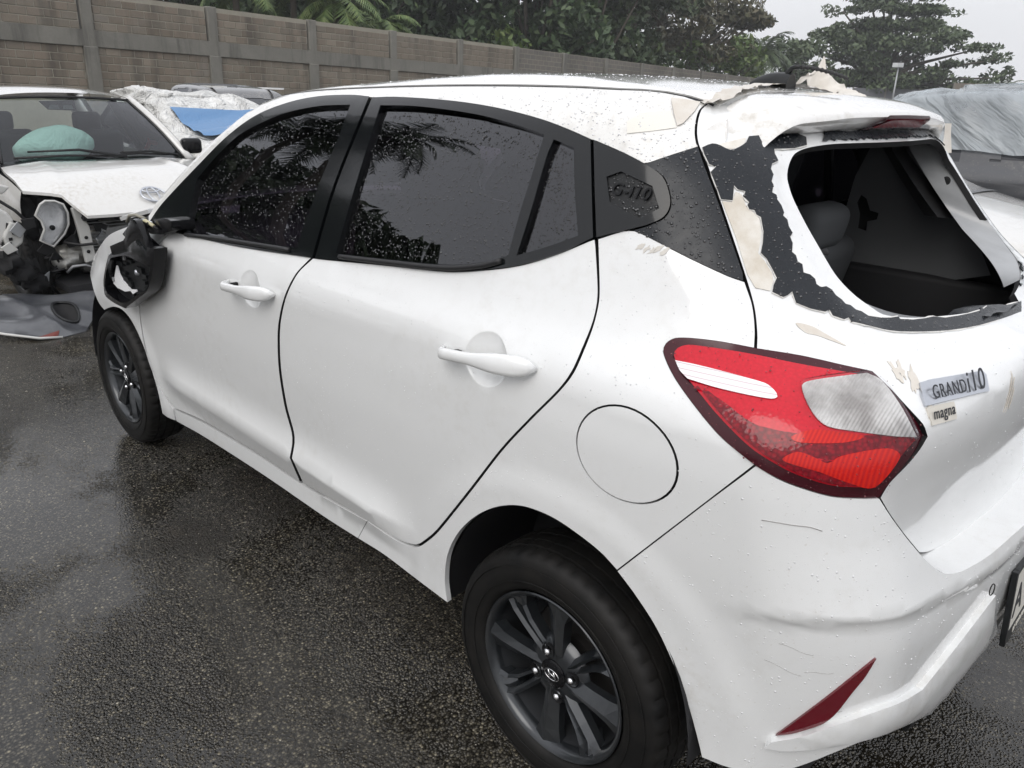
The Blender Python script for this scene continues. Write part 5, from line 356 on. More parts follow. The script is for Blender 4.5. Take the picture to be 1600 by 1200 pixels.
'mirror_bracket':[(2.0662,0.9235),(2.0175,0.9377),(1.9701,0.9516),(1.9239,0.9651),(1.9012,0.9794),(1.921,0.9874),(1.8885,1.005),(1.8567,1.0222),(1.842,1.036),(1.8268,1.0473),(1.7924,1.0524),(1.7791,1.0476),(1.7685,1.0404),(1.7581,1.0309),(1.7493,1.0202),(1.7424,1.0102),(1.7347,0.9981),(1.7267,0.9852),(1.7188,0.9726),(1.7415,0.9775),(1.7644,0.9825),(1.7875,0.9875),(1.8255,0.9726),(1.8644,0.9573),(1.9043,0.9417),(1.9416,0.9309),(1.9798,0.9199),(2.0188,0.9086),(2.0587,0.8971),(2.0625,0.9103)],
'mirror_white':[(2.0918,0.8474),(2.0856,0.8323),(2.0793,0.8173),(2.0655,0.8077),(2.0517,0.798),(2.0298,0.7914),(2.0081,0.7848),(1.9866,0.7783),(1.9355,0.7883),(1.9311,0.7799),(1.966,0.7653),(1.9869,0.7728),(2.0145,0.7662),(2.0426,0.7595),(2.0798,0.7594),(2.1178,0.7592),(2.1355,0.7643),(2.1534,0.7694),(2.1391,0.7878),(2.125,0.8059),(2.1083,0.8268)],
'mirror_hood':[(2.0663,0.8935),(2.0217,0.9063),(1.9773,0.9187),(1.9355,0.9309),(1.8982,0.9427),(1.8578,0.9597),(1.8201,0.9772),(1.7875,0.9875),(1.7621,0.9856),(1.7411,0.9769),(1.7203,0.9682),(1.7156,0.9554),(1.7109,0.9425),(1.7062,0.9296),(1.7015,0.9166),(1.7314,0.9193),(1.7629,0.9211),(1.7924,0.9216),(1.8286,0.922),(1.868,0.9214),(1.9072,0.9192),(1.9447,0.9147),(1.9841,0.9082),(2.0249,0.9007)],
'mirror_stub':[(1.845,1.0115),(1.8212,1.0254),(1.7978,1.0391),(1.763,1.0508),(1.7281,1.0607),(1.69,1.0669),(1.6549,1.0701),(1.6271,1.0715),(1.607,1.0683),(1.6038,1.0551),(1.6064,1.0383),(1.638,1.0298),(1.6702,1.0212),(1.7031,1.0124),(1.7313,1.009),(1.76,1.0057),(1.7892,1.0022),(1.8169,1.0068)]}

# ================================================================ materials for vehicles
def paint_mat(name, base, dirt=.5, dirtcol=(.42, .38, .31)):
    m = Mat(name, rough=.26, coat=1.0, coat_rough=.035, spec=.45)
    v = m.coord('Object', (1, 1, 1))
    n1 = m.noise(v, 2.3, 5, .6); n2 = m.noise(v, 34, 4, .65); n3 = m.noise(v, 9, 4, .6, 1.2)
    f = m.math('MULTIPLY', m.ramp(n1, [(.42, 0), (.72, 1)]), m.ramp(n2, [(.46, 0), (.75, 1)]))
    f = m.math('MULTIPLY', f, dirt*.5)
    col = m.mix(f, base, dirtcol)
    fine = m.math('MULTIPLY', m.ramp(m.noise(v, 150, 2, .5), [(.68, 0), (.76, 1)]), .28*dirt)
    col = m.mix(fine, col, dirtcol)
    m.set('base', col)
    wet = m.ramp(n3, [(.3, .012), (.7, .06)]); m.set('coat_rough', wet)
    bn = m.noise(v, 420, 2, .5)
    m.t.links.new(m.bump(bn, .05, .0006), m.b.inputs['Coat Normal'])
    return m
M_white = paint_mat('white_paint', (.77, .78, .78))
M_roofpaint = paint_mat('white_paint_dirty', (.78, .775, .755), dirt=1.6)
M_cream = Mat('cream_adhesive', base=(.66, .62, .55), rough=.55)
_v = M_cream.coord('Object'); M_cream.set('base', M_cream.mix(M_cream.ramp(M_cream.noise(_v, 16, 6, .65), [(.35, 0), (.65, 1)]), (.74, .72, .67), (.56, .51, .43)))
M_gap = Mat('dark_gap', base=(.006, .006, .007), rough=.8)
M_black_gloss = Mat('black_gloss', base=(.005, .005, .006), rough=.14, coat=.1, coat_rough=.04, spec=.22)
M_frame = Mat('satin_black_frame', base=(.006, .007, .008), rough=.11, coat=.1, coat_rough=.05, spec=.38)
M_plastic = Mat('black_plastic', base=(.009, .010, .011), rough=.42, spec=.35)
_v = M_plastic.coord('Object'); M_plastic.t.links.new(M_plastic.bump(M_plastic.noise(_v, 300, 2), .15, .0008), M_plastic.b.inputs['Normal'])
M_rubber = Mat('rubber_seal', base=(.012, .012, .013), rough=.55)
def film_mat():
    m = Mat('black_film', rough=.30, spec=.32)
    v = m.coord('Object'); n = m.noise(v, 60, 4); m.set('base', m.mix(m.noise(v, 14, 4), (.008, .010, .013), (.018, .021, .026)))
    m.set('rough', m.ramp(n, [(.3, .2), (.8, .42)])); m.set('normal', m.bump(m.noise(v, 90, 3), .10, .002)); return m
M_film = film_mat()
def glass_mat(name, tint, refl_rough=.012, ior=1.9):
    """tinted glazing: Fresnel reflection over a dark see-through tint"""
    m = Mat(name); t = m.t
    tr = m.n('ShaderNodeBsdfTransparent'); m.plug(tr, 0, tint)
    gl = m.n('ShaderNodeBsdfGlossy'); m.plug(gl, 'Roughness', refl_rough); m.plug(gl, 0, (.95, .96, 1))
    fr = m.n('ShaderNodeFresnel'); m.plug(fr, 'IOR', ior)
    mxs = m.n('ShaderNodeMixShader'); t.links.new(fr.outputs[0], mxs.inputs[0]); t.links.new(tr.outputs[0], mxs.inputs[1]); t.links.new(gl.outputs[0], mxs.inputs[2])
    t.links.new(mxs.outputs[0], m.out.inputs[0])
    return m
M_tint = glass_mat('tinted_glass', (.05, .04, .06), ior=1.75)
M_clear = glass_mat('windscreen_glass', (.80, .84, .83), ior=1.5)
M_interior = Mat('interior_black', base=(.012, .012, .014), rough=.7)
M_trim = Mat('interior_grey_trim', base=(.13, .135, .14), rough=.6)
M_seat = Mat('seat_fabric', base=(.10, .105, .11), rough=.85)
M_white_shaded = Mat('white_panel_shaded', base=(.30, .31, .32), rough=.38, coat=.4, coat_rough=.2)  # white paint with the shade inside the opening put into its grey
_v = M_white_shaded.coord('Object'); M_white_shaded.set('base', M_white_shaded.mix(M_white_shaded.ramp(M_white_shaded.noise(_v, 12, 4), [(.4, 0), (.8, .6)]), (.33, .34, .35), (.20, .205, .21)))
def bead_mat(name, base):
    return Mat(name, base=base, rough=.04, coat=1, coat_rough=.0, spec=.6)
M_drop_paint = bead_mat('water_on_paint', (.66, .67, .68)); M_drop_dark = bead_mat('water_on_glass', (.006, .006, .008))

# ================================================================ panels on the body surface
def panel(name, outline, mat, parent, f=F, step=.02, off=0., flange=.014, holes=(), feats=(), side=1, dark=False, push=None, flange_dir=None):
    v2, fc, bd = cdt(outline, step, holes, feats)
    P = surf(v2, f); Nn = grad(P, f)
    o_ = np.full(len(P), off) if push is None else off+push(v2)
    P = P+Nn*o_[:, None]
    if push is not None:   # normals of the displaced sheet from its own faces
        Fa = np.array(fc); fn = np.cross(P[Fa[:, 1]]-P[Fa[:, 0]], P[Fa[:, 2]]-P[Fa[:, 0]]); Nn2 = np.zeros_like(P)
        for k in range(3): np.add.at(Nn2, Fa[:, k], fn)
        Nn2 = -Nn2; Nn2 /= np.linalg.norm(Nn2, axis=1)[:, None]+1e-12; Nn = Nn2
    V = [P]; NN = [Nn]; faces = [tuple(f_) for f_ in fc]; n = len(P)
    if flange:
        a = np.array([e[0] for e in bd]); b = np.array([e[1] for e in bd]); k = len(bd)
        ed = P[b]-P[a]; en = np.cross(Nn[a], ed); en = -en/(np.linalg.norm(en, axis=1)[:, None]+1e-12)
        dvec = -Nn*flange if flange_dir is None else np.broadcast_to(np.array(flange_dir, float), P.shape)
        V += [P[a], P[b], P[b]+dvec[b], P[a]+dvec[a]]; NN += [-en]*4
        faces += [(n+k+i, n+i, n+3*k+i, n+2*k+i) for i in range(k)]
    V = np.concatenate(V); NN = np.concatenate(NN)
    if side > 0: faces = [f_[::-1] for f_ in faces]
    else:
        V = V*[1, -1, 1]; NN = NN*[1, -1, 1]
    o = mesh(name, V, faces, mat, parent, True, normals=NN)
    if dark and flange:   # shut-line flange: white metal coloured black, the gap's shade put into its colour
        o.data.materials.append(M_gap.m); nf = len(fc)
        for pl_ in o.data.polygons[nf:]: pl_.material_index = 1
    return o
S_MID = -PI/2*R0
def mirror_s(pts): return [(2*S_MID-s, z) for s, z in pts]
def surf_top(xy, f=F):
    xy = np.asarray(xy, float); lo = np.full(len(xy), .6); hi = np.full(len(xy), 1.8)
    for _ in range(34):
        m = (lo+hi)/2; o = f(np.c_[xy, m]) > 0; hi = np.where(o, m, hi); lo = np.where(o, lo, m)
    return np.c_[xy, lo]
def panel_top(name, outline, mat, parent, step=.03, off=0., flange=.012, f=F):
    v2, fc, bd = cdt(outline, step)
    P = surf_top(v2, f); Nn = grad(P, f); P = P+Nn*off
    V = [P]; NN = [Nn]; faces = [tuple(q) for q in fc]; n = len(P)
    if flange:
        a = np.array([e[0] for e in bd]); b = np.array([e[1] for e in bd]); k = len(bd)
        en = np.cross(P[b]-P[a], Nn[a]); en /= np.linalg.norm(en, axis=1)[:, None]+1e-12
        V += [P[a], P[b], P[b]-Nn[b]*flange, P[a]-Nn[a]*flange]; NN += [en]*4
        faces += [(n+k+i, n+i, n+3*k+i, n+2*k+i) for i in range(k)]
    return mesh(name, np.concatenate(V), faces, mat, parent, True, normals=np.concatenate(NN))

car = tag(empty('damaged_hatchback'), 'white five-door hatchback with tinted windows, smashed-out rear window and hanging broken door mirror', 'car')
xs = np.linspace(.2, 2.15, 60)
ridge_line = np.c_[xs-X0, c_ridge(xs)]
ridge_top = np.c_[xs-X0, c_ridge(xs)+.105]; ridge_bot = np.c_[xs-X0, c_ridge(xs)-.09]
def shift(poly, d): return [(a+d[0], b+d[1]) for a, b in poly]
def shrink(poly, d):
    """inset a closed polygon by d (simple vertex-normal offset)"""
    P = np.asarray(poly, float); a = np.roll(P, 1, 0); b = np.roll(P, -1, 0)
    t = b-a; n = np.c_[-t[:, 1], t[:, 0]]; n /= np.linalg.norm(n, axis=1)[:, None]+1e-12
    area = .5*np.sum(P[:, 0]*b[:, 1]-b[:, 0]*P[:, 1])
    return (P+n*d*(1 if area > 0 else -1)).tolist()
fp = np.array(OUT['fuel_px']); fuel_c = ((fp[0]+fp[26])/2); FR = .086
fuel = [(fuel_c[0]+FR*math.cos(t)*1.0, fuel_c[1]+FR*math.sin(t)) for t in np.linspace(0, 2*PI, 49)[:-1]]
fuel_hole = [(fuel_c[0]+(FR+.0035)*math.cos(t), fuel_c[1]+(FR+.0035)*math.sin(t)) for t in np.linspace(0, 2*PI, 49)[:-1]]

# handle recess bowls: pushed into the door skin
h1 = np.array(OUT['handle_front']); h2 = np.array(OUT['handle_rear'])
def bowl(c, rx, rz, depth):
    def g(v2):
        r = np.hypot((v2[:, 0]-c[0])/rx, (v2[:, 1]-c[1])/rz); return -depth*np.clip(1-r**2, 0, 1)**.65
    return g
hf_c = h1[0]*.52+h1[1]*.48; hr_c = h2[0]*.52+h2[1]*.48
def scratch_free(v2): return np.zeros(len(v2))
def bowl_pts(c, rx, rz):
    return [np.array([(c[0]+rx*q*math.cos(t), c[1]+rz*q*math.sin(t)) for t in np.linspace(0, 2*PI, 25)]) for q in (1.01, .97, .86, .7, .5, .25)]
side_parts = {}
for sd_ in (1, -1):
    fd = panel('front_door', shrink(OUT['front_door'], -.0022), M_white, car, step=.03, side=sd_, feats=[ridge_line]+bowl_pts(hf_c+np.array([0, -.004]), .060, .054), push=bowl(hf_c+np.array([0, -.004]), .060, .054, .016), dark=True)
    rd = panel('rear_door', shrink(OUT['rear_door'], -.0022), M_white, car, step=.026, side=sd_, feats=[ridge_line]+bowl_pts(hr_c+np.array([0, -.004]), .060, .056), push=bowl(hr_c+np.array([0, -.004]), .060, .056, .016), dark=True)
    qp = panel('quarter_panel', OUT['quarter_panel'], M_white, car, step=.022, side=sd_, holes=[fuel_hole] if sd_ > 0 else [])
    panel('sill', OUT['sill'], M_white, car, step=.03, side=sd_, flange=.03)
    panel('front_fender', OUT['fender'], M_white, car, step=.03, side=sd_, flange=.03)
    panel('window_frame', OUT['front_frame'], M_frame, fd, step=.03, off=.004, side=sd_, holes=[OUT['front_glass']], flange=.02)
    panel('window_frame', OUT['rear_frame'], M_frame, rd, step=.03, off=.004, side=sd_, holes=[OUT['rear_glass'], OUT['quarter_glass']], flange=.02)
    panel('window_glass', shrink(OUT['front_glass'], -.004), M_tint, fd, step=.05, off=-.008, flange=0, side=sd_)
    panel('window_glass', shrink(OUT['rear_glass'], -.004), M_tint, rd, step=.05, off=-.008, flange=0, side=sd_)
    panel('quarter_glass', shrink(OUT['quarter_glass'], -.004), M_tint, rd, step=.05, off=-.008, flange=0, side=sd_)
    side_parts[sd_] = (fd, rd, qp)
    # belt moulding lip under the glass: a slim bright-edged rubber strip
    for key, par in (('front_glass', fd), ('rear_glass', rd)):
        g = np.array(OUT[key]); zmin = g[:, 1]
        # bottom edge of the glass polygon
        low = g[[i for i in range(len(g)) if pip(np.array([[g[i, 0], g[i, 1]+.03]]), g)[0] and not pip(np.array([[g[i, 0], g[i, 1]-.03]]), g)[0]]]
        gt = np.roll(g, -1, 0)-np.roll(g, 1, 0); flat_ = np.abs(gt[:, 1]) < .45*np.abs(gt[:, 0]); ok_ = set(map(tuple, g[flat_ & (g[:, 1] < g[:, 1].min()+.11)])); low = np.array([p for p in low.tolist() if tuple(p) in ok_]).reshape(-1, 2); low = low[np.argsort(low[:, 0])]
        if len(low) > 3:
            Pm = surf(low-[0, .008]); Pm = Pm+grad(Pm)*.008
            if sd_ < 0: Pm = Pm*[1, -1, 1]
            MB().tube(Pm, .0065, 6).build('belt_moulding', M_rubber, par, True)
    # roof rail
    win_top = [p for p in OUT['front_frame']]
fd, rd, qp = side_parts[1]

# --- roof side rail: between the black window frames and the roof ditch
c_ditch = Curve1([-.12, -.03, .04, .15, .4, .97, 1.3, 1.62, 1.9, 2.12], [.44, .487, .513, .540, .551, .566, .578, .60, .66, .72])
def z_at_y(x, y):   # height of the body surface at plan position
    return surf_top(np.c_[np.atleast_1d(x), np.atleast_1d(y)])[:, 2]
xd = np.linspace(1.66, -.035, 46)
rail_up = sz_of(np.c_[xd, c_ditch(xd)+.004, z_at_y(xd, c_ditch(xd)+.004)])
ff = np.array(OUT['front_frame']); rf = np.array(OUT['rear_frame']); gf = np.array(OUT['garnish']); pf = np.array(OUT['pillar_film'])
def upper_chain(poly, a, b):
    """part of a closed polyline from the vertex nearest a to the vertex nearest b, along the upper way"""
    P = np.asarray(poly); i = np.argmin(np.linalg.norm(P-a, axis=1)); j = np.argmin(np.linalg.norm(P-b, axis=1)); n = len(P)
    w1 = [P[(i+k) % n] for k in range((j-i) % n+1)]; w2 = [P[(i-k) % n] for k in range((i-j) % n+1)]
    return np.array(w1 if np.mean([p[1] for p in w1]) > np.mean([p[1] for p in w2]) else w2)
front_corner = ff[np.argmax(ff[:, 0])]; ftop = ff[np.argmin(np.abs(ff[:, 0]-.64)+10*(ff[:, 1] < 1.38))]
ch1 = upper_chain(ff, front_corner, ff[np.argmax(ff[:, 1]-.15*ff[:, 0])])
ch2 = upper_chain(rf, rf[np.argmax(rf[:, 1]+.02*rf[:, 0])], rf[np.argmin(np.linalg.norm(rf-gf[np.argmax(gf[:, 1])], axis=1))])
ch3 = upper_chain(gf, gf[np.argmax(gf[:, 1])], pf[np.argmin(np.linalg.norm(pf-gf[np.argmax(gf[:, 1])], axis=1))])
tg = np.array(OUT['tailgate_edge'])
i_film = np.argmin(np.linalg.norm(pf-tg[np.argmin(np.abs(tg[:, 1]-1.40))], axis=1))
rail_low = np.concatenate([ch1, ch2, ch3])
pfu = upper_chain(pf, pf[np.argmin(np.linalg.norm(pf-ch3[-1], axis=1))], pf[np.argmax(pf[:, 1]-.35*pf[:, 0])])
gap_up = tg[(tg[:, 1] > pfu[-1][1]+.004) & (tg[:, 1] < 1.47) & (np.arange(len(tg)) < 20)][::-1]+[.006, 0]
ap = ch1[(ch1[:, 0] > 1.36)][::-1]+[.034, .026]        # front edge of the windscreen pillar
rail_up = rail_up[(rail_up[:, 0] < 1.30)]
rail = np.concatenate([rail_low+[0, .0015], pfu[1:]+[0, .0015], gap_up, rail_up[::-1], ap])
def dedupe(p, d=.003):
    out = [p[0]]
    for q in p[1:]:
        if np.linalg.norm(q-out[-1]) > d: out.append(q)
    if np.linalg.norm(out[0]-out[-1]) < d: out.pop()
    return np.array(out)
rail = dedupe(rail)

for sd_ in (1, -1):
    panel('roof_rail', rail, M_roofpaint, car, step=.022, side=sd_, flange=.01)
    panel('pillar_garnish', OUT['garnish'], M_frame, car, step=.02, off=.004, side=sd_, flange=.012, holes=[OUT['garnish_recess']])
    rc = panel('garnish_recess', shrink(OUT['garnish_recess'], -.001), M_plastic, car, step=.02, off=-.001, side=sd_, flange=0)
    pfm = panel('pillar_film', OUT['pillar_film'], M_film, car, step=.016, off=.001, side=sd_, flange=.012)
tag(pfm, 'glossy black film on the rear pillar')
# fuel flap
panel('fuel_flap', fuel, M_white, car, step=.02, off=.0008, flange=.012, dark=True)
# --- text helper: flat lettering laid on a surface frame
def letters(txt, size, mat, parent, origin, ux, uy, depth=.0012, name='lettering', shear=0., align='LEFT', bold=0.):
    cu = bpy.data.curves.new(name, 'FONT'); cu.body = txt; cu.size = size; cu.extrude = depth; cu.shear = shear; cu.space_character = 1.12; cu.offset = bold; cu.align_x = align
    ob = bpy.data.objects.new('tmp_text', cu); COL.objects.link(ob)
    dg = bpy.context.evaluated_depsgraph_get(); me = bpy.data.meshes.new_from_object(ob.evaluated_get(dg)); bpy.data.objects.remove(ob); bpy.data.curves.remove(cu)
    me.materials.clear(); me.materials.append(mat.m); me.name = name
    o = bpy.data.objects.new(name, me); COL.objects.link(o)
    ux = Vector(ux).normalized(); uy = Vector(uy); uz = ux.cross(uy).normalized(); uy = uz.cross(ux)
    o.matrix_world = Matrix.Translation(origin) @ Matrix((ux, uy, uz)).transposed().to_4x4()
    if parent: o.parent = parent
    return o
def frame_on(sz, f=F):
    P = surf(np.array([sz]), f)[0]; n = grad(P[None], f)[0]; du = surf(np.array([(sz[0]-.004, sz[1])]), f)[0]-P; du /= np.linalg.norm(du)
    return Vector(P), Vector(du), Vector(np.cross(n, du)), Vector(n)
gr = np.array(OUT['garnish_recess']); c0 = (gr[:, 0].max()-.016, gr[:, 1].min()+.036)
p_, du_, dv_, dn_ = frame_on(c0)
letters('G-i10', .032, M_black_gloss, rc, p_+dn_*.0012, du_-dv_*.05, dv_, .0016, shear=.15, bold=.0004)

# --- roof skin
xr_ = np.linspace(-.045, 1.63, 40); yd_ = c_ditch(xr_)-.008
c_back = Curve1([0, .2, .40, .46, .5], [-.015, -.022, -.055, -.058, -.05])
yb_ = np.linspace(-.47, .47, 25)
roof_out = [(x, y) for x, y in zip(xr_[1:], yd_[1:])]+[(1.63+.06*(1-(y/.6)**2), y) for y in np.linspace(.58, -.58, 15)]+[(x, -y) for x, y in list(zip(xr_, yd_))[:0:-1]]+[(c_back(abs(y))+.004, y) for y in yb_]
panel_top('roof_skin', roof_out, M_roofpaint, car, step=.035, flange=.012)
# dark ditch strips under the roof edge
for sd_ in (1, -1):
    q = surf_top(np.c_[xr_, c_ditch(xr_)-.002]); q[:, 2] -= .008
    MB().tube(q*[1, sd_, 1], .009, 6).build('roof_ditch_strip', M_rubber, car, True)
# windscreen, bonnet, front
yw = np.linspace(-1, 1, 15)
wsc = [(1.66+.06*(1-t*t), .56*t) for t in yw]+[(2.16+.10*(1-t*t), .70*t) for t in yw[::-1]]
panel_top('windscreen', wsc, M_clear, car, step=.05, off=-.004, flange=0)
bon = [(2.21+.10*(1-t*t), .70*t) for t in yw]+[(2.98-.34*abs(t)**2.2, .66*t) for t in yw[::-1]]
panel_top('bonnet', bon, M_white, car, step=.05, flange=.015)
# front end nose: grille and bumper across the front
ygrid = np.linspace(-.62, .62, 33); zgrid = np.linspace(.22, .84, 22)
ZG_, YG_ = [q.ravel() for q in np.meshgrid(zgrid, ygrid, indexing='ij')]; lo = np.full(len(ZG_), 1.5); hi = np.full(len(ZG_), 3.6)
for _ in range(30):
    m = (lo+hi)/2; o = F(np.c_[m, YG_, ZG_]) > 0; hi = np.where(o, m, hi); lo = np.where(o, lo, m)
V = np.c_[lo-.002, YG_, ZG_]
n_ = len(ygrid); fcs = [(j*n_+i, j*n_+i+1, (j+1)*n_+i+1, (j+1)*n_+i) for j in range(len(zgrid)-1) for i in range(n_-1) if min(V[j*n_+i][0], V[(j+1)*n_+i+1][0], V[j*n_+i+1][0]) > 2.74]
fb = mesh('front_bumper', V, fcs, M_white, car, True)
# headlamps
for sd_ in (1, -1):
    hb = MB(); q = []
    for t in np.linspace(0, 1, 9):
        q.append((2.62+.30*t, .745-.16*t**1.4, .86-.10*t))
    q = np.array(q); up = q+np.array([-.02, 0, .035]); dn = q+np.array([.012, .012, -.045])
    V = np.concatenate([up, q+[.012, .022, 0], dn])*[1, sd_, 1]; n = 9
    fc = [(r*n+i, r*n+i+1, (r+1)*n+i+1, (r+1)*n+i) for r in range(2) for i in range(n-1)]
    mesh('headlamp', V, fc if sd_ < 0 else [f_[::-1] for f_ in fc], M_clear, car, True)

# --- tailgate: left edge, mirrored, with the smashed window opening
tgl = np.array([p for p in OUT['tailgate_edge'] if p[0] > S_MID+.05]); op = np.array(OUT['window_opening'])
bot = [(s, tgl[-1][1]) for s in np.linspace(tgl[-1][0]-.012, S_MID+.012, 3)]
half = tgl.tolist()+bot
tail_out = half+mirror_s(half)[::-1]
op_half = [(S_MID+.02, op[0][1]-.002), (S_MID+.08, op[0][1]-.001)]+[p for p in op.tolist() if p[0] > S_MID+.1]
top_z = op_half[-1][1]
op_half += [(s, top_z) for s in np.linspace(op_half[-1][0]-.04, S_MID+.03, 4)]
opening = op_half+mirror_s(op_half)[::-1]
opening = dedupe(np.array(opening), .002).tolist()
def recess(v2):   # the bonded-glass flange sits a little below the outer skin
    d = seg_dist(v2, opening); return -.010*(1-ss(.018, .05, d))*(1-ss(1.35, 1.39, v2[:, 1]))
feat_op = [shrink(opening, -.02)+[shrink(opening, -.02)[0]], shrink(opening, -.036)+[shrink(opening, -.036)[0]], shrink(opening, -.05)+[shrink(opening, -.05)[0]]]
def tail_push(v2):
    s, z = v2[:, 0], v2[:, 1]
    a = np.abs(s-S_MID)
    # crease below the window and the swage under the badge
    zc = 1.055-.05*ss(0, .5, a); r = .010*np.exp(-np.clip(z-zc, 0, 9)/.05)*(z > zc)+.010*np.clip(1-(zc-z)/.10, 0, 1)*(z <= zc)
    zc2 = .90-.02*a; h = -.007*np.clip(1-np.abs(z-(zc2-.07))/.10, 0, 1)**.8*ss(.50, .30, a)
    return recess(v2)+r*ss(.66, .50, a)+h
zc_line = [np.array([(S_MID+a*sg, 1.055-.05*ss(0, .5, a)) for a in np.linspace(.5, 0, 20)]) for sg in (1, -1)]
tailgate = panel('tailgate', tail_out, M_white, car, step=.02, holes=[opening], feats=feat_op+zc_line, push=tail_push, flange=.014, dark=True)
# inner reveal of the opening (white frame, its shade put into a grey base) and weatherstrip behind it
opl = np.array(opening); Po = surf(opl); Po = Po-grad(Po)*(.010*(1-ss(1.35, 1.39, opl[:, 1])))[:, None]
ctr = Po.mean(0)
def ring(name, A, B, mat, parent, keep=None):
    n = len(A); V = np.concatenate([A, B]); fc = [(i, (i+1) % n, n+(i+1) % n, n+i) for i in range(n) if keep is None or keep[i]]
    return mesh(name, V, fc, mat, parent, True, sharp=60)
din = np.array([.115, 0, .03])
up_ = ss(1.11, 1.15, opl[:, 1])[:, None]; dvec_ = din*np.c_[.15+.85*up_[:, 0]*(1-.35*ss(1.33, 1.40, opl[:, 1])), np.ones(len(opl)), 1.3*up_[:, 0]-.9*(1-up_[:, 0])]
ring('window_reveal', Po, Po+dvec_+(ctr-Po)*np.array([0, .03, .0]), M_white_shaded, tailgate, opl[:, 1] > 1.118)
Pb = Po+dvec_+np.array([.006, 0, 0])
Pb[:, 2] += 0
ring('weatherstrip', Pb-(ctr-Pb)*np.array([0, .06, .05])+[.01, 0, 0], Pb+(ctr-Pb)*np.array([0, .05, .04])+[.035, 0, 0], M_rubber, car, opl[:, 1] > 1.17)
ring('weatherstrip', Pb+(ctr-Pb)*np.array([0, .05, .04])+[.035, 0, 0], Pb-(ctr-Pb)*np.array([0, .03, .03])+[.08, 0, 0], M_rubber, car, opl[:, 1] > 1.17)
# flange hole plugs
for sz in ((-.655, 1.236),):
    p_, du_, dv_, dn_ = frame_on(sz); MB().lathe([(0, .0), (.006, .0), (.007, -.002)], 12, 'z', Matrix.Translation(p_-dn_*.007) @ dn_.to_track_quat('Z', 'Y').to_matrix().to_4x4()).build('plug_hole', M_gap, tailgate, True)
ip = np.argmin(np.abs(opl[:, 1]-1.285)+10*(opl[:, 0] > S_MID)); pr = Po[ip]+din*.45
MB().lathe([(0, .001), (.011, .001), (.012, 0)], 16, 'y', Matrix.Translation(pr+np.array([0, .006, 0]))).build('plug_hole', M_gap, tailgate, True)

# torn black film and adhesive remains round the window opening
M_filmback = Mat('film_backing', base=(.70, .69, .66), rough=.5)
wf = panel('torn_film', OUT['window_film'], M_film, tailgate, step=.015, off=.0035, flange=.003, push=lambda v: recess(v)*.8)
bk_ = np.array(shrink(OUT['window_film'], -.0013)); bk_ = bk_+nrng.normal(0, .0006, bk_.shape)
panel('film_backing', bk_, M_filmback, tailgate, step=.02, off=.0024, flange=.002, push=lambda v: recess(v)*.8)
tag(wf, 'torn black film with ragged white-backed edges')
panel('adhesive_patch', OUT['adhesive_patch'], M_cream, tailgate, step=.02, off=.0018, flange=.0015, push=lambda v: recess(v)*.8)
panel('adhesive_patch', OUT['adhesive_patch_top'], M_cream, tailgate, step=.02, off=.0022, flange=.0015)

# --- rear spoiler: lofted solid over the top of the tailgate
c_zt = Curve1([0, .107, .224, .32, .40, .457, .53, .575, .60], [1.465, 1.464, 1.462, 1.456, 1.451, 1.447, 1.438, 1.430, 1.424])
c_zb = Curve1([0, .09, .21, .37, .45, .50, .55, .60], [1.430, 1.429, 1.427, 1.422, 1.420, 1.419, 1.417, 1.413])
yy = np.linspace(-.555, .555, 61); sec = []
for y in yy:
    a = abs(y); xt = -.225+.217*a*a
    g0 = float(c_back(min(a, .5)))-.004
    if a > .46: g0 = g0-.10*(a-.46)/.14*1.0
    zt, zb = float(c_zt(a)), float(c_zb(a))
    x0 = g0; z0 = float(surf_top(np.array([[x0, min(a, .56)]]))[0, 2]); z0 = min(z0, zt+.06)
    pts = [(x0, z0-.02), (x0, z0)]
    for t in np.linspace(.12, 1, 12):
        x = x0+(xt-x0)*t; zl = z0+(zt-z0)*t; bulge = .012*math.sin(PI*min(1, t))*(1-.6*(a/.6)**2)
        pts.append((x, zl+bulge))
    # rounded trailing edge then slightly undercut face
    hh = zt-zb; pts[-1] = (xt+.010, zt+.004)
    pts += [(xt+.003, zt-.003), (xt, zt-.010)]
    for t in (.5, .75, .93): pts.append((xt+.030*max(0, t-.25)*1.0, zt-.010-(hh-.010)*t))
    pts += [(xt+.026, zb), (xt+.032, zb), (xt+.09, zb+.006)]
    sec.append([(x, y, z) for x, z in pts])
sec = np.array(sec); m_, k_ = sec.shape[:2]
for i_ in range(m_):
    wb = float(ss(.40, .55, abs(yy[i_])))
    if wb > 0:
        Q = sec[i_].copy()
        for _ in range(5): Q = Q-F(Q)[:, None]*grad(Q)
        Q = Q-grad(Q)*.006; sec[i_] = sec[i_]*(1-wb)+Q*wb; V = sec.reshape(-1, 3)
fc = [(i*k_+j, i*k_+j+1, (i+1)*k_+j+1, (i+1)*k_+j) for i in range(m_-1) for j in range(k_-1)]
fc += [tuple(range(k_))[::-1], tuple((m_-1)*k_+j for j in range(k_))]
spoiler = mesh('spoiler', V, fc, M_roofpaint, tailgate, True, sharp=45)
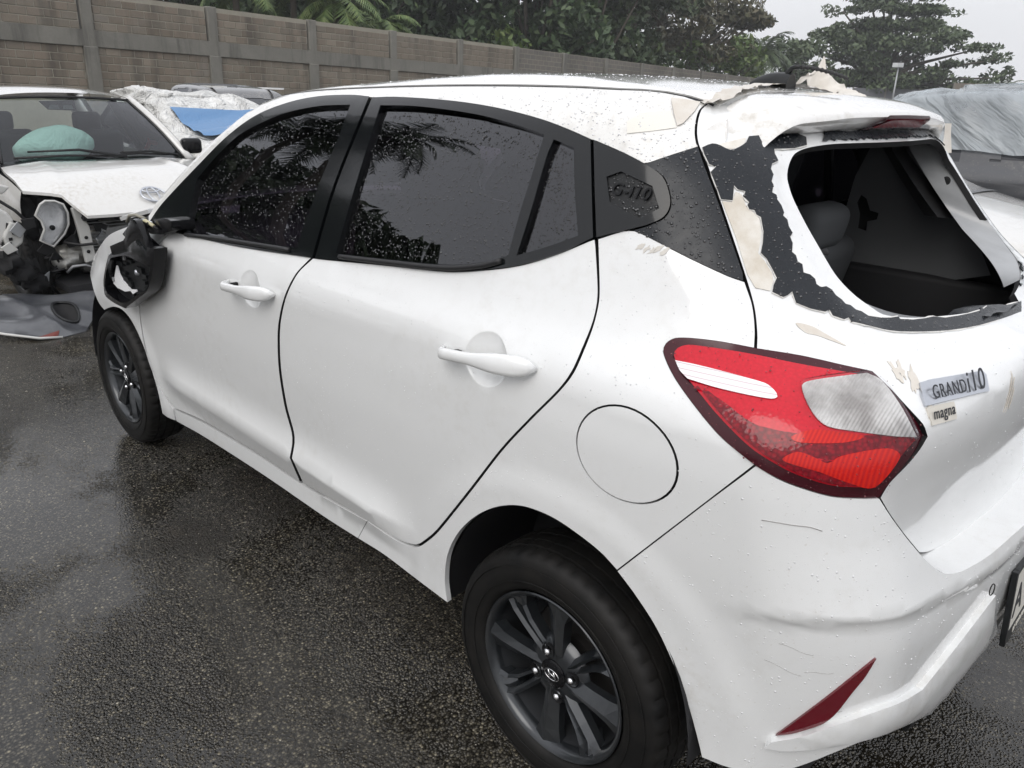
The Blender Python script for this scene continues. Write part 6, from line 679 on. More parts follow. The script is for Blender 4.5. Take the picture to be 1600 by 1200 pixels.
# high stop lamp in the spoiler face
M_red = Mat('red_lens', base=(.30, .006, .012), rough=.08, coat=1, coat_rough=.02)
M_reddark = Mat('dark_red_lens', base=(.045, .003, .008), rough=.14, spec=.4)
def stop_face(y, t):
    a = abs(y); xt = -.225+.217*a*a; zt, zb = float(c_zt(a)), float(c_zb(a)); hh = zt-zb
    return (xt+.030*max(0, t-.25)-.009, y, zt-.010-(hh-.010)*t)
ys_ = np.linspace(-.165, .172, 24); V = []
for y in ys_:
    lo_t = -.15; hi_t = .97
    if y > .10: lo_t = -.15+1.1*((y-.10)/.072)
    if y < -.155: lo_t = -.05
    for t in np.linspace(lo_t, hi_t, 6): V.append(stop_face(y, t))
fc = [(i*6+j, i*6+j+1, (i+1)*6+j+1, (i+1)*6+j) for i in range(23) for j in range(5)]
mesh('stop_lamp', V, fc, M_reddark, spoiler, True)
V = []
for y in np.linspace(-.145, .135, 20):
    lo_t = .25 if y < .09 else .25+.5*((y-.09)/.045)
    for t in np.linspace(lo_t, .86, 4):
        q = stop_face(y, t); V.append((q[0]-.0025, q[1], q[2]))
mesh('stop_lamp_lens', V, [(i*4+j, i*4+j+1, (i+1)*4+j+1, (i+1)*4+j) for i in range(19) for j in range(3)], Mat('stop_lens', base=(.24, .008, .018), rough=.2, spec=.15), spoiler, True)
# broken glass remnant strip along the top of the opening (across the car)
opm = np.array(opening); strip_lo = opm[(opm[:, 1] > 1.37) & (opm[:, 0] < -.70)]; strip_lo = strip_lo[np.argsort(-strip_lo[:, 0])]
jag = [(s, z+.0035+.006*rng.random()) for s0, s1, z in [(a[0], b[0], (a[1]+b[1])/2) for a, b in zip(strip_lo[:-1], strip_lo[1:])] for s in np.linspace(s0, s1, max(2, int(abs(s0-s1)/.008)))[:-1]]
top_ = [(s, z+.014) for s, z in np.array(jag)[::-1][::6]]
gs = panel('glass_remnant', dedupe(np.array(jag+top_), .001), M_film, tailgate, step=.02, off=.004, flange=.003)
tag(gs, 'jagged strip of dark glass left under the spoiler')
# small broken pieces at the lower edge of the opening
def shard(pts, name='glass_shard', mat=None, th=.003):
    c = np.mean(pts, 0); n = len(pts); a = np.array(pts[1])-pts[0]; b = np.array(pts[2])-pts[0]; nn = np.cross(a, b); nn = nn/np.linalg.norm(nn)*th
    V = np.concatenate([pts, np.array(pts)-nn]); fc = [tuple(range(n)), tuple(range(2*n-1, n-1, -1))]+[((i+1) % n, i, n+i, n+(i+1) % n) for i in range(n)]
    return mesh(name, V, fc, mat or M_film, tailgate, False)
lowi = [p for p in opening if p[1] < 1.135]
for k in range(14):
    s0, z0 = lowi[rng.randrange(len(lowi))]; s0 += rng.uniform(-.03, .03)
    if s0 > S_MID+.30 and rng.random() < .7: continue
    p_, du_, dv_, dn_ = frame_on((s0, z0-.004)); w_ = rng.uniform(.008, .022); h_ = rng.uniform(.004, .012)
    p_ = p_-dn_*.004
    q = [p_-du_*w_, p_+du_*w_*.8, p_+du_*w_*rng.uniform(-.3, .5)+dv_*h_+dn_*rng.uniform(-.006, .002)]
    shard(np.array([tuple(v) for v in q]))
# bigger flap of torn film curling into the opening
p_, du_, dv_, dn_ = frame_on((S_MID+.17, opening[0][1]+.002)); p_ = np.array(p_); du_, dv_, dn_ = map(np.array, (du_, dv_, dn_))
V = []
for i in range(9):
    for j in range(6):
        u = i/8; v = j/5; V.append(p_+du_*(.16*u-.03*v)+dv_*(.055*v*math.sin(PI*(.15+.8*u))+.004*math.sin(9*u+3*v))-dn_*(.05*v**1.4*(1+.4*math.sin(5*u))-.004))
mesh('torn_film_flap', V, [(i*6+j, i*6+j+1, (i+1)*6+j+1, (i+1)*6+j) for i in range(8) for j in range(5)], M_film, tailgate, True)

# --- badges on the tailgate
M_badge = Mat('silver_badge', base=(.50, .52, .56), metal=.75, rough=.32)
M_ink = Mat('badge_ink', base=(.012, .014, .02), rough=.4)
M_sticker = Mat('cream_sticker', base=(.62, .59, .53), rough=.45)
bd_ = panel('model_badge', OUT['badge'], M_badge, tailgate, step=.03, off=.004, flange=.005, push=tail_push)
bs_ = panel('trim_badge', OUT['badge_small'], M_sticker, tailgate, step=.03, off=.0025, flange=.003, push=tail_push)

def on_tail(sz, lift=0.):
    p_, du_, dv_, dn_ = frame_on(sz); pu = float(tail_push(np.array([sz]))[0]); return p_+dn_*(lift+pu), du_, dv_, dn_
def text_between(txt, a, b, h_ratio, parent, mat, lift, shear=0., bold=0., depth=.0004):
    """lettering whose baseline runs from a to b (both (s,z) on the tailgate)"""
    pa, du_, dv_, dn_ = on_tail(a, lift); pb, *_ = on_tail(b, lift); ux = (pb-pa); w_ = ux.length
    o = letters(txt, .05, mat, parent, pa, ux, dv_, depth, shear=shear, bold=bold)
    xs_ = [v.co.x for v in o.data.vertices]; ys2 = [v.co.y for v in o.data.vertices]; k = w_/(max(xs_)-min(xs_)); x0_ = min(xs_); ky = h_ratio*w_/(max(ys2)-min(0, min(ys2)))
    for v in o.data.vertices: v.co.x = (v.co.x-x0_)*k; v.co.y *= ky
    return o
BZ = np.array(OUT['badge'])
def quad_uv(key, u, v):
    """bilinear point of a four-cornered outline: u along, v up; corners found by extremes"""
    q = np.array(OUT[key]); s_, z_ = q[:, 0], q[:, 1]
    sn = (s_-s_.min())/(np.ptp(s_)); zn = (z_-z_.min())/np.ptp(z_)
    bl = q[np.argmax(sn-zn)]; tl = q[np.argmax(sn+zn)]; br = q[np.argmax(-sn-zn)]; tr = q[np.argmax(-sn+zn)]
    return tuple((1-v)*((1-u)*bl+u*br)+v*((1-u)*tl+u*tr))
text_between('GRAND', quad_uv('badge', .12, .26), quad_uv('badge', .62, .26), .23, bd_, M_ink, .0048, shear=.12, bold=.0)
text_between('i10', quad_uv('badge', .64, .20), quad_uv('badge', .95, .22), .62, bd_, M_ink, .0048, shear=.10, bold=.0)
text_between('magna', quad_uv('badge_small', .10, .30), quad_uv('badge_small', .92, .34), .30, bs_, M_ink, .0032, bold=.0)
# adhesive tape scraps and scuffs on the tailgate
M_tape = Mat('old_tape', base=(.60, .54, .45), rough=.35); _v = M_tape.coord('Object'); M_tape.set('base', M_tape.mix(M_tape.noise(_v, 40, 4), (.70, .68, .64), (.52, .46, .38)))
def tape(outline, parent, mat=None, push=None, f=F, lift=.0012, name='tape_scrap'):
    return panel(name, outline, mat or M_tape, parent, step=.02, off=lift, flange=.0008, push=push, f=f)
tape(OUT['tape_tailgate'], tailgate, push=tail_push)
def rag(c, w_, h_, ang, n=18, jit=.45):
    out = []
    for k in range(n):
        t = 2*PI*k/n; r = 1+rng.uniform(-jit, jit); x = w_*math.cos(t)*r; y = h_*math.sin(t)*r
        out.append((c[0]+x*math.cos(ang)-y*math.sin(ang), c[1]+x*math.sin(ang)+y*math.cos(ang)))
    return out
for c, w_, h_, a in (((-.735, 1.06), .006, .016, .6), ((-.722, 1.072), .005, .010, .3), ((-.712, 1.07), .005, .011, -.2), ((-.745, 1.03), .004, .016, .5), ((-.98, 1.0), .0028, .028, .25), ((-.989, .995), .0035, .024, .22), ((-.997, .985), .0022, .020, .15)):
    tape(rag(c, w_, h_, a), tailgate, push=tail_push)

# --- tail lamp (both sides)
M_lens = Mat('tail_lens_red', rough=.10, spec=.35, coat=.25, coat_rough=.02)
_v = M_lens.coord('Object'); _d = M_lens.voro(_v, 170); M_lens.set('base', M_lens.mix(M_lens.ramp(_d, [(.2, 0), (.75, 1)]), (.58, .004, .020), (.50, .003, .016))); M_lens.set('normal', M_lens.bump(_d, .10, .002))
M_lens_deep = Mat('tail_lens_deep', rough=.10, spec=.4)
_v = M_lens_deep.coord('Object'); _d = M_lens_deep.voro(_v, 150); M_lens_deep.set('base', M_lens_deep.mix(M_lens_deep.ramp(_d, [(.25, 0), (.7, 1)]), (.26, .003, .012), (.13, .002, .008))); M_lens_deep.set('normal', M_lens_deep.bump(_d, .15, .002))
M_lens_bulb = Mat('tail_lens_bulb', base=(.62, .015, .006), rough=.10, spec=.4)
_v = M_lens_bulb.coord('Object', (1, 1, 1)); _w = M_lens_bulb.n('ShaderNodeTexWave'); M_lens_bulb.plug(_w, 'Vector', _v); M_lens_bulb.plug(_w, 'Scale', 60); M_lens_bulb.set('base', M_lens_bulb.mix(_w.outputs[0], (.46, .006, .008), (.62, .015, .006)))
M_bar = Mat('reflector_bar', base=(.82, .80, .82), rough=.18, coat=1, coat_rough=.03)
_v = M_bar.coord('Object'); _w = M_bar.n('ShaderNodeTexWave'); _w.bands_direction = 'Z'; M_bar.plug(_w, 'Vector', _v); M_bar.plug(_w, 'Scale', 45); M_bar.set('base', M_bar.mix(M_bar.ramp(_w.outputs[0], [(.0, 0), (.25, 1)]), (.6, .5, .52), (.86, .84, .86)))
M_silver = Mat('lamp_reflector', base=(.62, .62, .61), metal=.1, rough=.25)
_v = M_silver.coord('Object'); _w = M_silver.n('ShaderNodeTexWave'); _w.bands_direction = 'X'; M_silver.plug(_w, 'Vector', _v); M_silver.plug(_w, 'Scale', 70); M_silver.set('normal', M_silver.bump(_w.outputs[0], .35, .004))
M_silver.set('base', M_silver.mix(M_silver.ramp(M_silver.noise(_v, 20, 3), [(.35, 0), (.65, 1)]), (.86, .85, .84), (.42, .40, .39)))
M_lamp_clear = glass_mat('lamp_clear_lens', (.96, .96, .96), ior=1.35)
c_lz = (.905+1.097)/2
for sd_ in (1, -1):
    body_l = panel('tail_lamp', OUT['lamp'], M_reddark, car, step=.025, off=.002, side=sd_, flange=.02)
    red = np.array(OUT['lamp_red'])
    panel('lens', OUT['lamp_red'], M_lens, body_l, step=.018, off=.0042, side=sd_, flange=.002, push=lambda v: .004*np.clip(seg_dist(v, red)/.03, 0, 1)**.7)
    # lower prism field; brightness of the upward-facing upper lens is put into colour
    lowf = [p for p in red.tolist() if p[1] < 1.03-.16*(p[0]+.40)*0]
    rl = red[(red[:, 1] < 1.033)]
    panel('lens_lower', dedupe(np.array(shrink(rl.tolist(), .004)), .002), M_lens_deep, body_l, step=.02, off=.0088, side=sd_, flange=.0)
    panel('reflector_bar', OUT['lamp_white'], M_bar, body_l, step=.02, off=.0105, side=sd_, flange=.0015)
    panel('bulb_window', OUT['lamp_bulb_upper'], M_lens_bulb, body_l, step=.02, off=.0097, side=sd_, flange=.0)
    panel('bulb_window', OUT['lamp_bulb_lower'], M_lens_bulb, body_l, step=.02, off=.0097, side=sd_, flange=.0)
    lc = np.array(OUT['lamp_clear'])
    panel('reversing_lamp', OUT['lamp_clear'], M_silver, body_l, step=.012, off=.0105, side=sd_, flange=.002, push=lambda v: -.002*np.sin(v[:, 0]*160)*0)
    panel('reversing_lens', shrink(OUT['lamp_clear'], -.002), M_lamp_clear, body_l, step=.02, off=.014, side=sd_, flange=.003)

# --- rear bumper
be = np.array([p for p in OUT['bumper_edge'] if p[0] > S_MID+.05]); bl_ = np.array([p for p in OUT['bumper_low'] if p[0] > S_MID+.05]); bc_ = np.array(OUT['bumper_crease'])
pf_ = np.polyfit(bc_[:, 0], bc_[:, 1], 3)
c_bc = lambda s: np.polyval(pf_, np.clip(s, bc_[:, 0].min(), bc_[:, 0].max()))
def bcz(s):
    s = np.where(s < S_MID, 2*S_MID-s, s); return c_bc(s)-.02*ss(-.55, -.45, s)
def bump_push(v2):
    s, z = v2[:, 0], v2[:, 1]; s_ = np.where(s < S_MID, 2*S_MID-s, s); d = z-bcz(s); w_ = ss(-.46, -.60, s_)
    return w_*np.where(d > 0, .011*np.exp(-np.clip(d, 0, 9)/.08), .011*np.clip(1+d/.022, 0, 1))
half = be.tolist()+[(s, be[-1][1]) for s in np.linspace(be[-1][0]-.015, S_MID+.012, 3)]
lowh = [(S_MID+.012, bl_[-1][1]), (S_MID+.1, bl_[-1][1])]+bl_[bl_[:, 0] < be[0][0]-.004][::-1].tolist()
bump_out = half+mirror_s(half)[::-1]+[(2*S_MID-s, z) for s, z in lowh[::-1]]+lowh
bump_out = dedupe(np.array(bump_out), .003)
cl_ = [np.array([(s, float(bcz(np.array(s)))) for s in np.linspace(-.50, 2*S_MID+.50, 90)]), np.array([(s, float(bcz(np.array(s)))-.022) for s in np.linspace(-.50, 2*S_MID+.50, 90)])]
M_bumper = paint_mat('white_bumper_paint', (.76, .77, .77), dirt=.9)
bumper = panel('rear_bumper', bump_out, M_bumper, car, f=Fb, step=.015, feats=cl_, push=bump_push, flange=.02)
lipP = np.array(OUT['lip'])
lp = panel('bumper_lip', OUT['lip'], M_bumper, bumper, f=Fb, step=.025, off=.012, flange=.03, push=lambda v: .006*np.clip(seg_dist(v, lipP)/.02, 0, 1))
lipM = mirror_s(OUT['lip'])
panel('bumper_lip', lipM, M_bumper, bumper, f=Fb, step=.03, off=.012, flange=.03)
M_refl = Mat('dark_red_reflector', base=(.12, .003, .010), rough=.16, coat=1, coat_rough=.03)
for pl in (OUT['reflector'], mirror_s(OUT['reflector'])):
    panel('bumper_reflector', pl, M_refl, bumper, f=Fb, step=.02, off=.004, flange=.006, push=bump_push)
dz = [(-.86, .33), (-.865, .385), (-.88, .395), (-.93, .44), (-1.0, .475), (-1.06, .50), (S_MID+.01, .50)]
diff = dz+mirror_s(dz)[::-1]+[(2*S_MID+1.05, .30), (-1.05, .30)]
panel('diffuser', diff, M_plastic, bumper, f=Fb, step=.04, off=-.006, flange=.03)
# load shelf between bumper and tailgate
se = be[be[:, 0] < -.735]; se = np.concatenate([se, [(s, be[-1][1]) for s in np.linspace(be[-1][0]-.02, S_MID, 4)]]); se_f = np.concatenate([se, np.array(mirror_s(se.tolist()))[::-1][1:]])
A = surf(se_f, Fb)+grad(surf(se_f, Fb), Fb)*bump_push(se_f)[:, None]; B = surf(np.c_[se_f[:, 0], se_f[:, 1]], F)+[.05, 0, -.004]
Am = A*[.55, .55, .55]+B*[.45, .45, .45]+[0, 0, .002]
n = len(A); V = np.concatenate([A, Am, B]); mesh('load_shelf', V, [(r*n+i, (r+1)*n+i, (r+1)*n+i+1, r*n+i+1) for r in range(2) for i in range(n-1)], M_bumper, bumper, True)
# parking sensor ring
p_, du_, dv_, dn_ = frame_on((-.945, .650), Fb)
Mx = Matrix.Translation(p_+dn_*.012) @ dn_.to_track_quat('Z', 'Y').to_matrix().to_4x4()
t_ = np.linspace(0, 2*PI, 25); MB().tube(np.c_[.011*np.cos(t_), .011*np.sin(t_), 0*t_], .0011, 5, False, Mx).build('parking_sensor_ring', M_gap, bumper, True)
# number plate in a black frame
PX_ = -.686
plate = tag(empty('plate_holder', (PX_, .042, .545), (0, math.radians(5), 0), parent=car), 'white number plate in a black dealer frame')
mb = MB(); mb.box((0, .1685, 0), (.010, .013, .17)).box((0, -.1685, 0), (.010, .013, .17)).box((0, 0, .0795), (.009, .324, .011)).box((0, 0, -.0705), (.0095, .324, .031)).box((.006, 0, 0), (.003, .33, .16))
bevel(mb.build('plate_frame', M_plastic, plate), .002)
M_plate = Mat('plate_white', base=(.70, .68, .62), rough=.35)
MB().box((-.001, 0, .009), (.006, .320, .128)).build('number_plate', M_plate, plate)
letters('A', .10, M_ink, plate, Vector((-.0045, .150, -.03)), (0, -1, 0), (0, 0, 1), .0006, 'plate_character')
letters('1', .10, M_ink, plate, Vector((-.0045, .045, -.03)), (0, -1, 0), (0, 0, 1), .0006, 'plate_character')
for k in range(13):   # worn, unreadable pale print on the dealer frame
    MB().box((-.0052, .118-.0085*k-(.006 if k > 1 else 0), -.071+.001*(k % 3)), (.0008, .0045 if k % 4 else .007, .010+.003*(k % 2))).build('frame_print', M_plate, plate)

# --- door handles
def handle(h, parent, key):
    a, b = h[0], h[1]; mb = MB(); n = 26; P = []; 
    for i in range(n):
        t = i/(n-1); s = a[0]+(b[0]-a[0])*t; z = a[1]+(b[1]-a[1])*t+.010*math.sin(PI*t)*0
        p = surf(np.array([(s, z)]))[0]; nn = grad(p[None])[0]
        lift = .040*min(1, (t/.14)**.7 if t < .14 else 1)*(1 if t < .62 else max(.2, 1-((t-.62)/.38)**2.2*.8))
        hw = .0125+.0085*ss(.40, .78, t); 
        if t > .86: hw *= max(.25, math.sqrt(max(0, 1-((t-.86)/.14)**2)))
        if t < .05: hw *= .75
        th = .0085
        du = surf(np.array([(s-.004, z)]))[0]-p; du /= np.linalg.norm(du); up = np.cross(nn, du)
        base = p+nn*lift
        ring_ = []
        for k in range(12):
            q = 2*PI*k/12; c_, s_ = math.cos(q), math.sin(q)
            ring_.append(base+up*hw*np.sign(c_)*abs(c_)**.75+nn*(th*s_ if s_ > 0 else min(th, lift+.004)*s_))
        P.append(ring_)
    P = np.array(P).reshape(-1, 3); fc = [(i*12+k, i*12+(k+1) % 12, (i+1)*12+(k+1) % 12, (i+1)*12+k) for i in range(n-1) for k in range(12)]+[tuple(range(12))[::-1], tuple((n-1)*12+k for k in range(12))]
    o = mesh('door_handle', P, fc, M_white, parent, True, sharp=60)
    # dark gap behind the front pivot
    p_, du_, dv_, dn_ = frame_on((a[0]+(b[0]-a[0])*.19, a[1]+.004)); 
    MB().box((0, 0, 0), (.012, .012, .02), Matrix.Translation(p_+dn_*.008) @ Matrix((du_, dv_, dn_)).transposed().to_4x4()).build('handle_pivot_gap', M_gap, parent)
    return o
handle(h1, fd, 'f'); handle(h2, rd, 'r')
p_, du_, dv_, dn_ = frame_on(tuple(h1[0]*.30+h1[1]*.70)); MB().lathe([(0, .044), (.0085, .044), (.0095, .046), (.011, .044)], 18, 'z', Matrix.Translation(p_+dn_*.0+dv_*.001) @ dn_.to_track_quat('Z', 'Y').to_matrix().to_4x4()).build('key_cylinder', M_frame, fd, True)

# --- broken door mirror hanging from its cable
MY = .885
def xz_poly(mbuilder, poly, y0, y1): return mbuilder.prism(poly, y0, y1, 'y')
mir = empty('door_mirror', parent=car)
tag(mir, 'broken black door mirror hanging with its glass missing')
def plate_xz(name, poly, y0, y1, mat, holes=(), step=.03, dome_=0., parent=None, smooth=True):
    v2, fc, bd = cdt(poly, step, holes); e = np.array(poly); n = len(v2)
    bulge = dome_*np.clip(seg_dist(v2, e)/.06, 0, 1)**.7
    V = np.concatenate([np.c_[v2[:, 0], y1+bulge, v2[:, 1]], np.c_[v2[:, 0], np.full(n, y0), v2[:, 1]]])
    return mesh(name, V, [tuple(f_[::-1]) for f_ in fc]+[tuple(i+n for i in f_) for f_ in fc]+[(a, b, b+n, a+n) for a, b in bd], mat, parent or mir, smooth, sharp=40)
shell = OUT['mirror_shell']; cav = OUT['mirror_cavity']
plate_xz('mirror_shell', shell, MY-.03, MY+.012, M_black_gloss, [cav], .03, .012)
plate_xz('mirror_backing', shrink(cav, -.004), MY-.035, MY-.022, M_plastic)
plate_xz('mirror_hood', OUT['mirror_hood'], MY-.005, MY+.016, M_frame, (), .03, .02)
plate_xz('mirror_bracket', OUT['mirror_bracket'], MY-.01, MY+.014, M_black_gloss, (), .03, .012)
plate_xz('mirror_glass_piece', OUT['mirror_white'], MY-.012, MY-.006, Mat('mirror_glass', base=(.84, .85, .86), rough=.12))
cvp = np.array(cav); cc_ = cvp.mean(0)
for k in range(14):
    a = 2*PI*k/14; q = cc_+np.array([math.cos(a)*.17, math.sin(a)*.085])*rng.uniform(.45, .95)
    if pip(q[None], cvp)[0]: MB().box((q[0], MY-.016, q[1]), (rng.uniform(.02, .06), .012, rng.uniform(.008, .02)), None).build('mirror_motor_rib', M_plastic, mir)
for (u, v) in ((.93, .78), (.965, .55), (.97, .44), (.93, .33), (.62, .86)):
    q = cvp.min(0)+np.array([u, v])*np.ptp(cvp, axis=0); MB().box((q[0], MY-.004, q[1]), (.016, .006, .014)).build('clip_tab', M_white_shaded, mir)
MB().lathe([(0, .012), (.009, .011), (.012, 0)], 10, 'y', Matrix.Translation((cc_[0]-.03, MY-.018, cc_[1]+.025))).build('mirror_screw', M_badge, mir, True)
# torn arm at the door sail and wires
sp_ = np.array([1.65, .815, 1.06]); st_ = OUT['mirror_stub']
plate_xz('mirror_arm_stub', st_, .78, .855, M_black_gloss, (), .03, .01)
for k in range(6):
    x0_ = 1.70+.022*k; o = MB().tube([(x0_, .862+.004*(k % 2), 1.03+.008*(k % 3)), (x0_+.05, .872, 1.045+.006*math.sin(k)), (x0_+.11, .872, 1.035-.004*k)], .006 if k % 2 else .004, 6).build('torn_wire', [M_plastic, Mat('wire_cream', base=(.50, .46, .30), rough=.5), M_badge][k % 3], mir, True)
MB().tube([(1.80, .86, 1.05), (1.84, .875, 1.06), (1.87, MY, 1.055), (1.90, MY, 1.03)], .006, 6).build('mirror_cable', Mat('cable_grey', base=(.25, .24, .20), rough=.5), mir, True)

# --- wheels
M_tyre = Mat('tyre_rubber', rough=.6, spec=.3); _v = M_tyre.coord('Object'); M_tyre.set('base', M_tyre.mix(M_tyre.ramp(M_tyre.noise(_v, 16, 5), [(.35, 0), (.7, 1)]), (.004, .004, .004), (.011, .010, .009))); M_tyre.set('normal', M_tyre.bump(M_tyre.noise(_v, 180, 3), .2, .001))
M_rim = Mat('dark_alloy', rough=.28, metal=.5, coat=.6, coat_rough=.10); _v = M_rim.coord('Object'); M_rim.set('base', M_rim.mix(M_rim.ramp(M_rim.noise(_v, 18, 5), [(.3, 0), (.75, 1)]), (.022, .025, .029), (.042, .046, .050)))
M_rim_in = Mat('alloy_barrel', base=(.05, .053, .058), metal=.5, rough=.4)
M_chrome = Mat('chrome_nut', base=(.72, .72, .73), metal=1, rough=.18)
M_disc = Mat('brake_disc', base=(.05, .047, .045), metal=.4, rough=.5)
def make_wheel():
    w_ = empty('wheel')
    R = .2935; seg = 192; rows = [(.198, .070), (.203, .079), (.214, .086), (.235, .0905), (.256, .0895), (.270, .0855), (.279, .081), (.2855, .074), (.2900, .064), (.2915, .050), (.2845, .0495), (.2845, .045), (.2935, .0445), (.2938, .022), (.2870, .0215), (.2870, .016), (.2940, .0155), (.2940, 0.)]
    rows = rows+[(r, -h) for r, h in rows[-2::-1]]; V = []
    for j, (r, h) in enumerate(rows):
        for k in range(seg):
            t = 2*PI*k/seg; rr = r
            if .284 < r and abs(h) > .046 and k % 4 == 0: rr -= .004
            elif abs(h) < .046 and r > .29 and k % 6 == (0 if h > 0 else 3): rr -= .003
            V.append((rr*math.cos(t), h, rr*math.sin(t)))
    n = len(rows); fc = [(j*seg+k, (j+1)*seg+k, (j+1)*seg+(k+1) % seg, j*seg+(k+1) % seg) for j in range(n-1) for k in range(seg)]
    ty = mesh('tyre', V, fc, M_tyre, w_, True, sharp=38)
    # raised sidewall rings
    mb = MB()
    for r, h in ((.2255, .0895), (.262, .0895)):
        t = np.linspace(0, 2*PI, 97); mb.tube(np.c_[r*np.cos(t), 0*t+h, r*np.sin(t)], .0013, 5, False)
    mb.build('sidewall_rib', M_tyre, ty, True)
    MB().lathe([(.197, .076), (.1985, .079), (.196, .081), (.190, .078), (.184, .070), (.180, .055), (.178, .0), (.178, -.07)], 96).build('rim', M_rim, w_, True, sharp=40)
    MB().lathe([(.1775, .052), (.172, .02), (.170, -.06), (.03, -.062), (0, -.062)], 64).build('rim_barrel', M_rim_in, w_, True, sharp=40)
    MB().lathe([(.128, -.02), (.128, -.03), (.05, -.03), (.05, -.012), (0, -.012)], 48).build('brake_disc', M_disc, w_, True, sharp=40)
    def blade(name, pts, y_top, y_edge, mat=M_rim):
        '''faceted spoke: plan polygon as left/right rails, raised centre ridge'''
        V = []; n = len(pts)
        for (r, aL, aR, yt) in pts:
            am = aL+(aR-aL)*.42
            for a, y in ((aL, yt-.034), (aL, yt-.007), (am, yt), (aR, yt-.015), (aR, yt-.034)):
                q = math.radians(a); V.append((r*math.cos(q), y, r*math.sin(q)))
        fc = [(i*5+j, i*5+j+1, (i+1)*5+j+1, (i+1)*5+j) for i in range(n-1) for j in range(4)]+[tuple(range(5))[::-1], tuple((n-1)*5+j for j in range(5))]
        return mesh(name, V, fc, mat, w_, False)
    for q in range(4):
        b = 90*q
        # broad blade, widening to the rim
        blade('spoke', [(.030, b+34, b-26, .060), (.060, b+20, b-14, .066), (.105, b+12, b-10, .070), (.150, b+10, b-9, .073), (.186, b+12, b-10, .074)], 0, 0)
        # slim bent spoke pair with a groove between them
        blade('spoke', [(.040, b+58, b+30, .058), (.075, b+50, b+37, .064), (.120, b+46, b+38, .068), (.160, b+45, b+39, .071), (.186, b+47, b+40, .072)], 0, 0)
        blade('spoke', [(.058, b+66, b+52, .056), (.085, b+60, b+52, .062), (.125, b+56, b+50, .067), (.160, b+57, b+52, .070), (.186, b+62, b+54, .071)], 0, 0)
        blade('spoke_web', [(.150, b+54, b+42, .052), (.170, b+54, b+42, .064), (.186, b+58, b+40, .070)], 0, 0)
    MB().lathe([(.085, .036), (.078, .048), (.062, .056), (.05, .060), (.034, .060), (.033, .058)], 48).build('hub_face', M_rim, w_, True, sharp=35)
    cap = MB().lathe([(.034, .056), (.034, .063), (.031, .0655), (.0, .067)], 36).build('centre_cap', M_black_gloss, w_, True, sharp=40)
    t = np.linspace(0, 2*PI, 41); mb = MB().tube(np.c_[.020*np.cos(t), 0*t+.0672, .0125*np.sin(t)], .0011, 6, False)
    for x in (-.0075, .0075): mb.tube([(x-.004, .0674, -.0095), (x-.001, .0674, 0), (x+.003, .0674, .0095)], .0016, 6)
    mb.tube([(-.0085, .0674, -.002), (0, .0676, .001), (.0085, .0674, .002)], .0014, 6)
    mb.build('cap_emblem', M_chrome, w_, True)
    for a in (70, -23, 163, -107):
        x, z = .0535*math.cos(math.radians(a)), .0535*math.sin(math.radians(a))
        MB().lathe([(.0165, .064), (.0155, .052), (.0, .050)], 20, M=Matrix.Translation((x, 0, z))).build('nut_well', M_gap, w_, True)
        MB().lathe([(.0105, .050), (.0105, .058), (.0095, .060)], 6, M=Matrix.Translation((x, 0, z))).build('lug_nut', M_chrome, w_, False)
        MB().lathe([(.0085, .059), (.0082, .066), (.006, .070), (.0, .0715)], 16, M=Matrix.Translation((x, 0, z))).build('lug_cap', M_chrome, w_, True)
    return w_
wheel0 = make_wheel()
def copy_tree(o, parent=None):
    c = o.copy(); COL.objects.link(c); c.parent = parent
    for ch in list(o.children): copy_tree(ch, c)
    return c
for i, (x, sd_, rot) in enumerate(((0., 1, 0), (2.45, 1, 38), (0., -1, 10), (2.45, -1, 60))):
    w_ = wheel0 if i == 0 else copy_tree(wheel0)
    w_.parent = car; w_.location = (x, sd_*.728, .2915)
    w_.rotation_euler = (0, math.radians(-rot), 0 if sd_ > 0 else PI)
# wheel housings
for x in (0., 2.45):
    for sd_ in (1, -1):
        r_ = .345; t = np.linspace(0, PI, 33); V = []
        for y in (.80, .50):
            for q in t: V.append((x+r_*math.cos(q), sd_*y, .30+(r_+.045)*math.sin(q)))
        n = 33; fc = [(i, i+1, n+i+1, n+i) for i in range(n-1)]
        V += [(x, sd_*.50, .2)]; fc += [(n+i+1, n+i, 2*n) for i in range(n-1)]
        mesh('wheel_arch_liner', V, fc, M_interior, car, True, sharp=50)
MB().box((1.2, 0, .30), (3.4, 1.30, .06)).build('floor_pan', M_interior, car)
MB().tube([(-.02, -.7, .29), (-.02, .7, .29)], .035, 10).build('rear_axle', M_interior, car, True)

# --- dark inner shell so the cabin stays enclosed
sg = np.arange(2*S_MID-2.2, 2.2, .03); zg = np.concatenate([np.arange(.30, 1.40, .03), np.linspace(1.40, 1.475, 5)])
SS, ZZ = np.meshgrid(sg, zg); sm = SS.copy(); sm[SS < S_MID] = 2*S_MID-SS[SS < S_MID]
P = surf(np.c_[sm.ravel(), ZZ.ravel()]); Nn = grad(P); P = P-Nn*.024; P[(SS < S_MID).ravel()] *= [1, -1, 1]
nx = len(sg); fc = []
cs = np.array([((sm[j, i]+sm[j+1, i+1])/2, (ZZ[j, i]+ZZ[j+1, i+1])/2) for j in range(len(zg)-1) for i in range(nx-1)])
drop = np.zeros(len(cs), bool)
for k in ('front_glass', 'rear_glass', 'quarter_glass'): drop |= pip(cs, shrink(OUT[k], -.012))
drop |= pip(cs, shrink(opening, -.03)); drop |= (np.hypot(cs[:, 0]+X0-2.45, cs[:, 1]-.30) < .37) | ((cs[:, 1] < .72) & (cs[:, 0] > -.56) & (cs[:, 0] < .17))
drop |= (cs[:, 0] > 1.5) & (cs[:, 1] > 1.05) | (cs[:, 0] > 1.95)
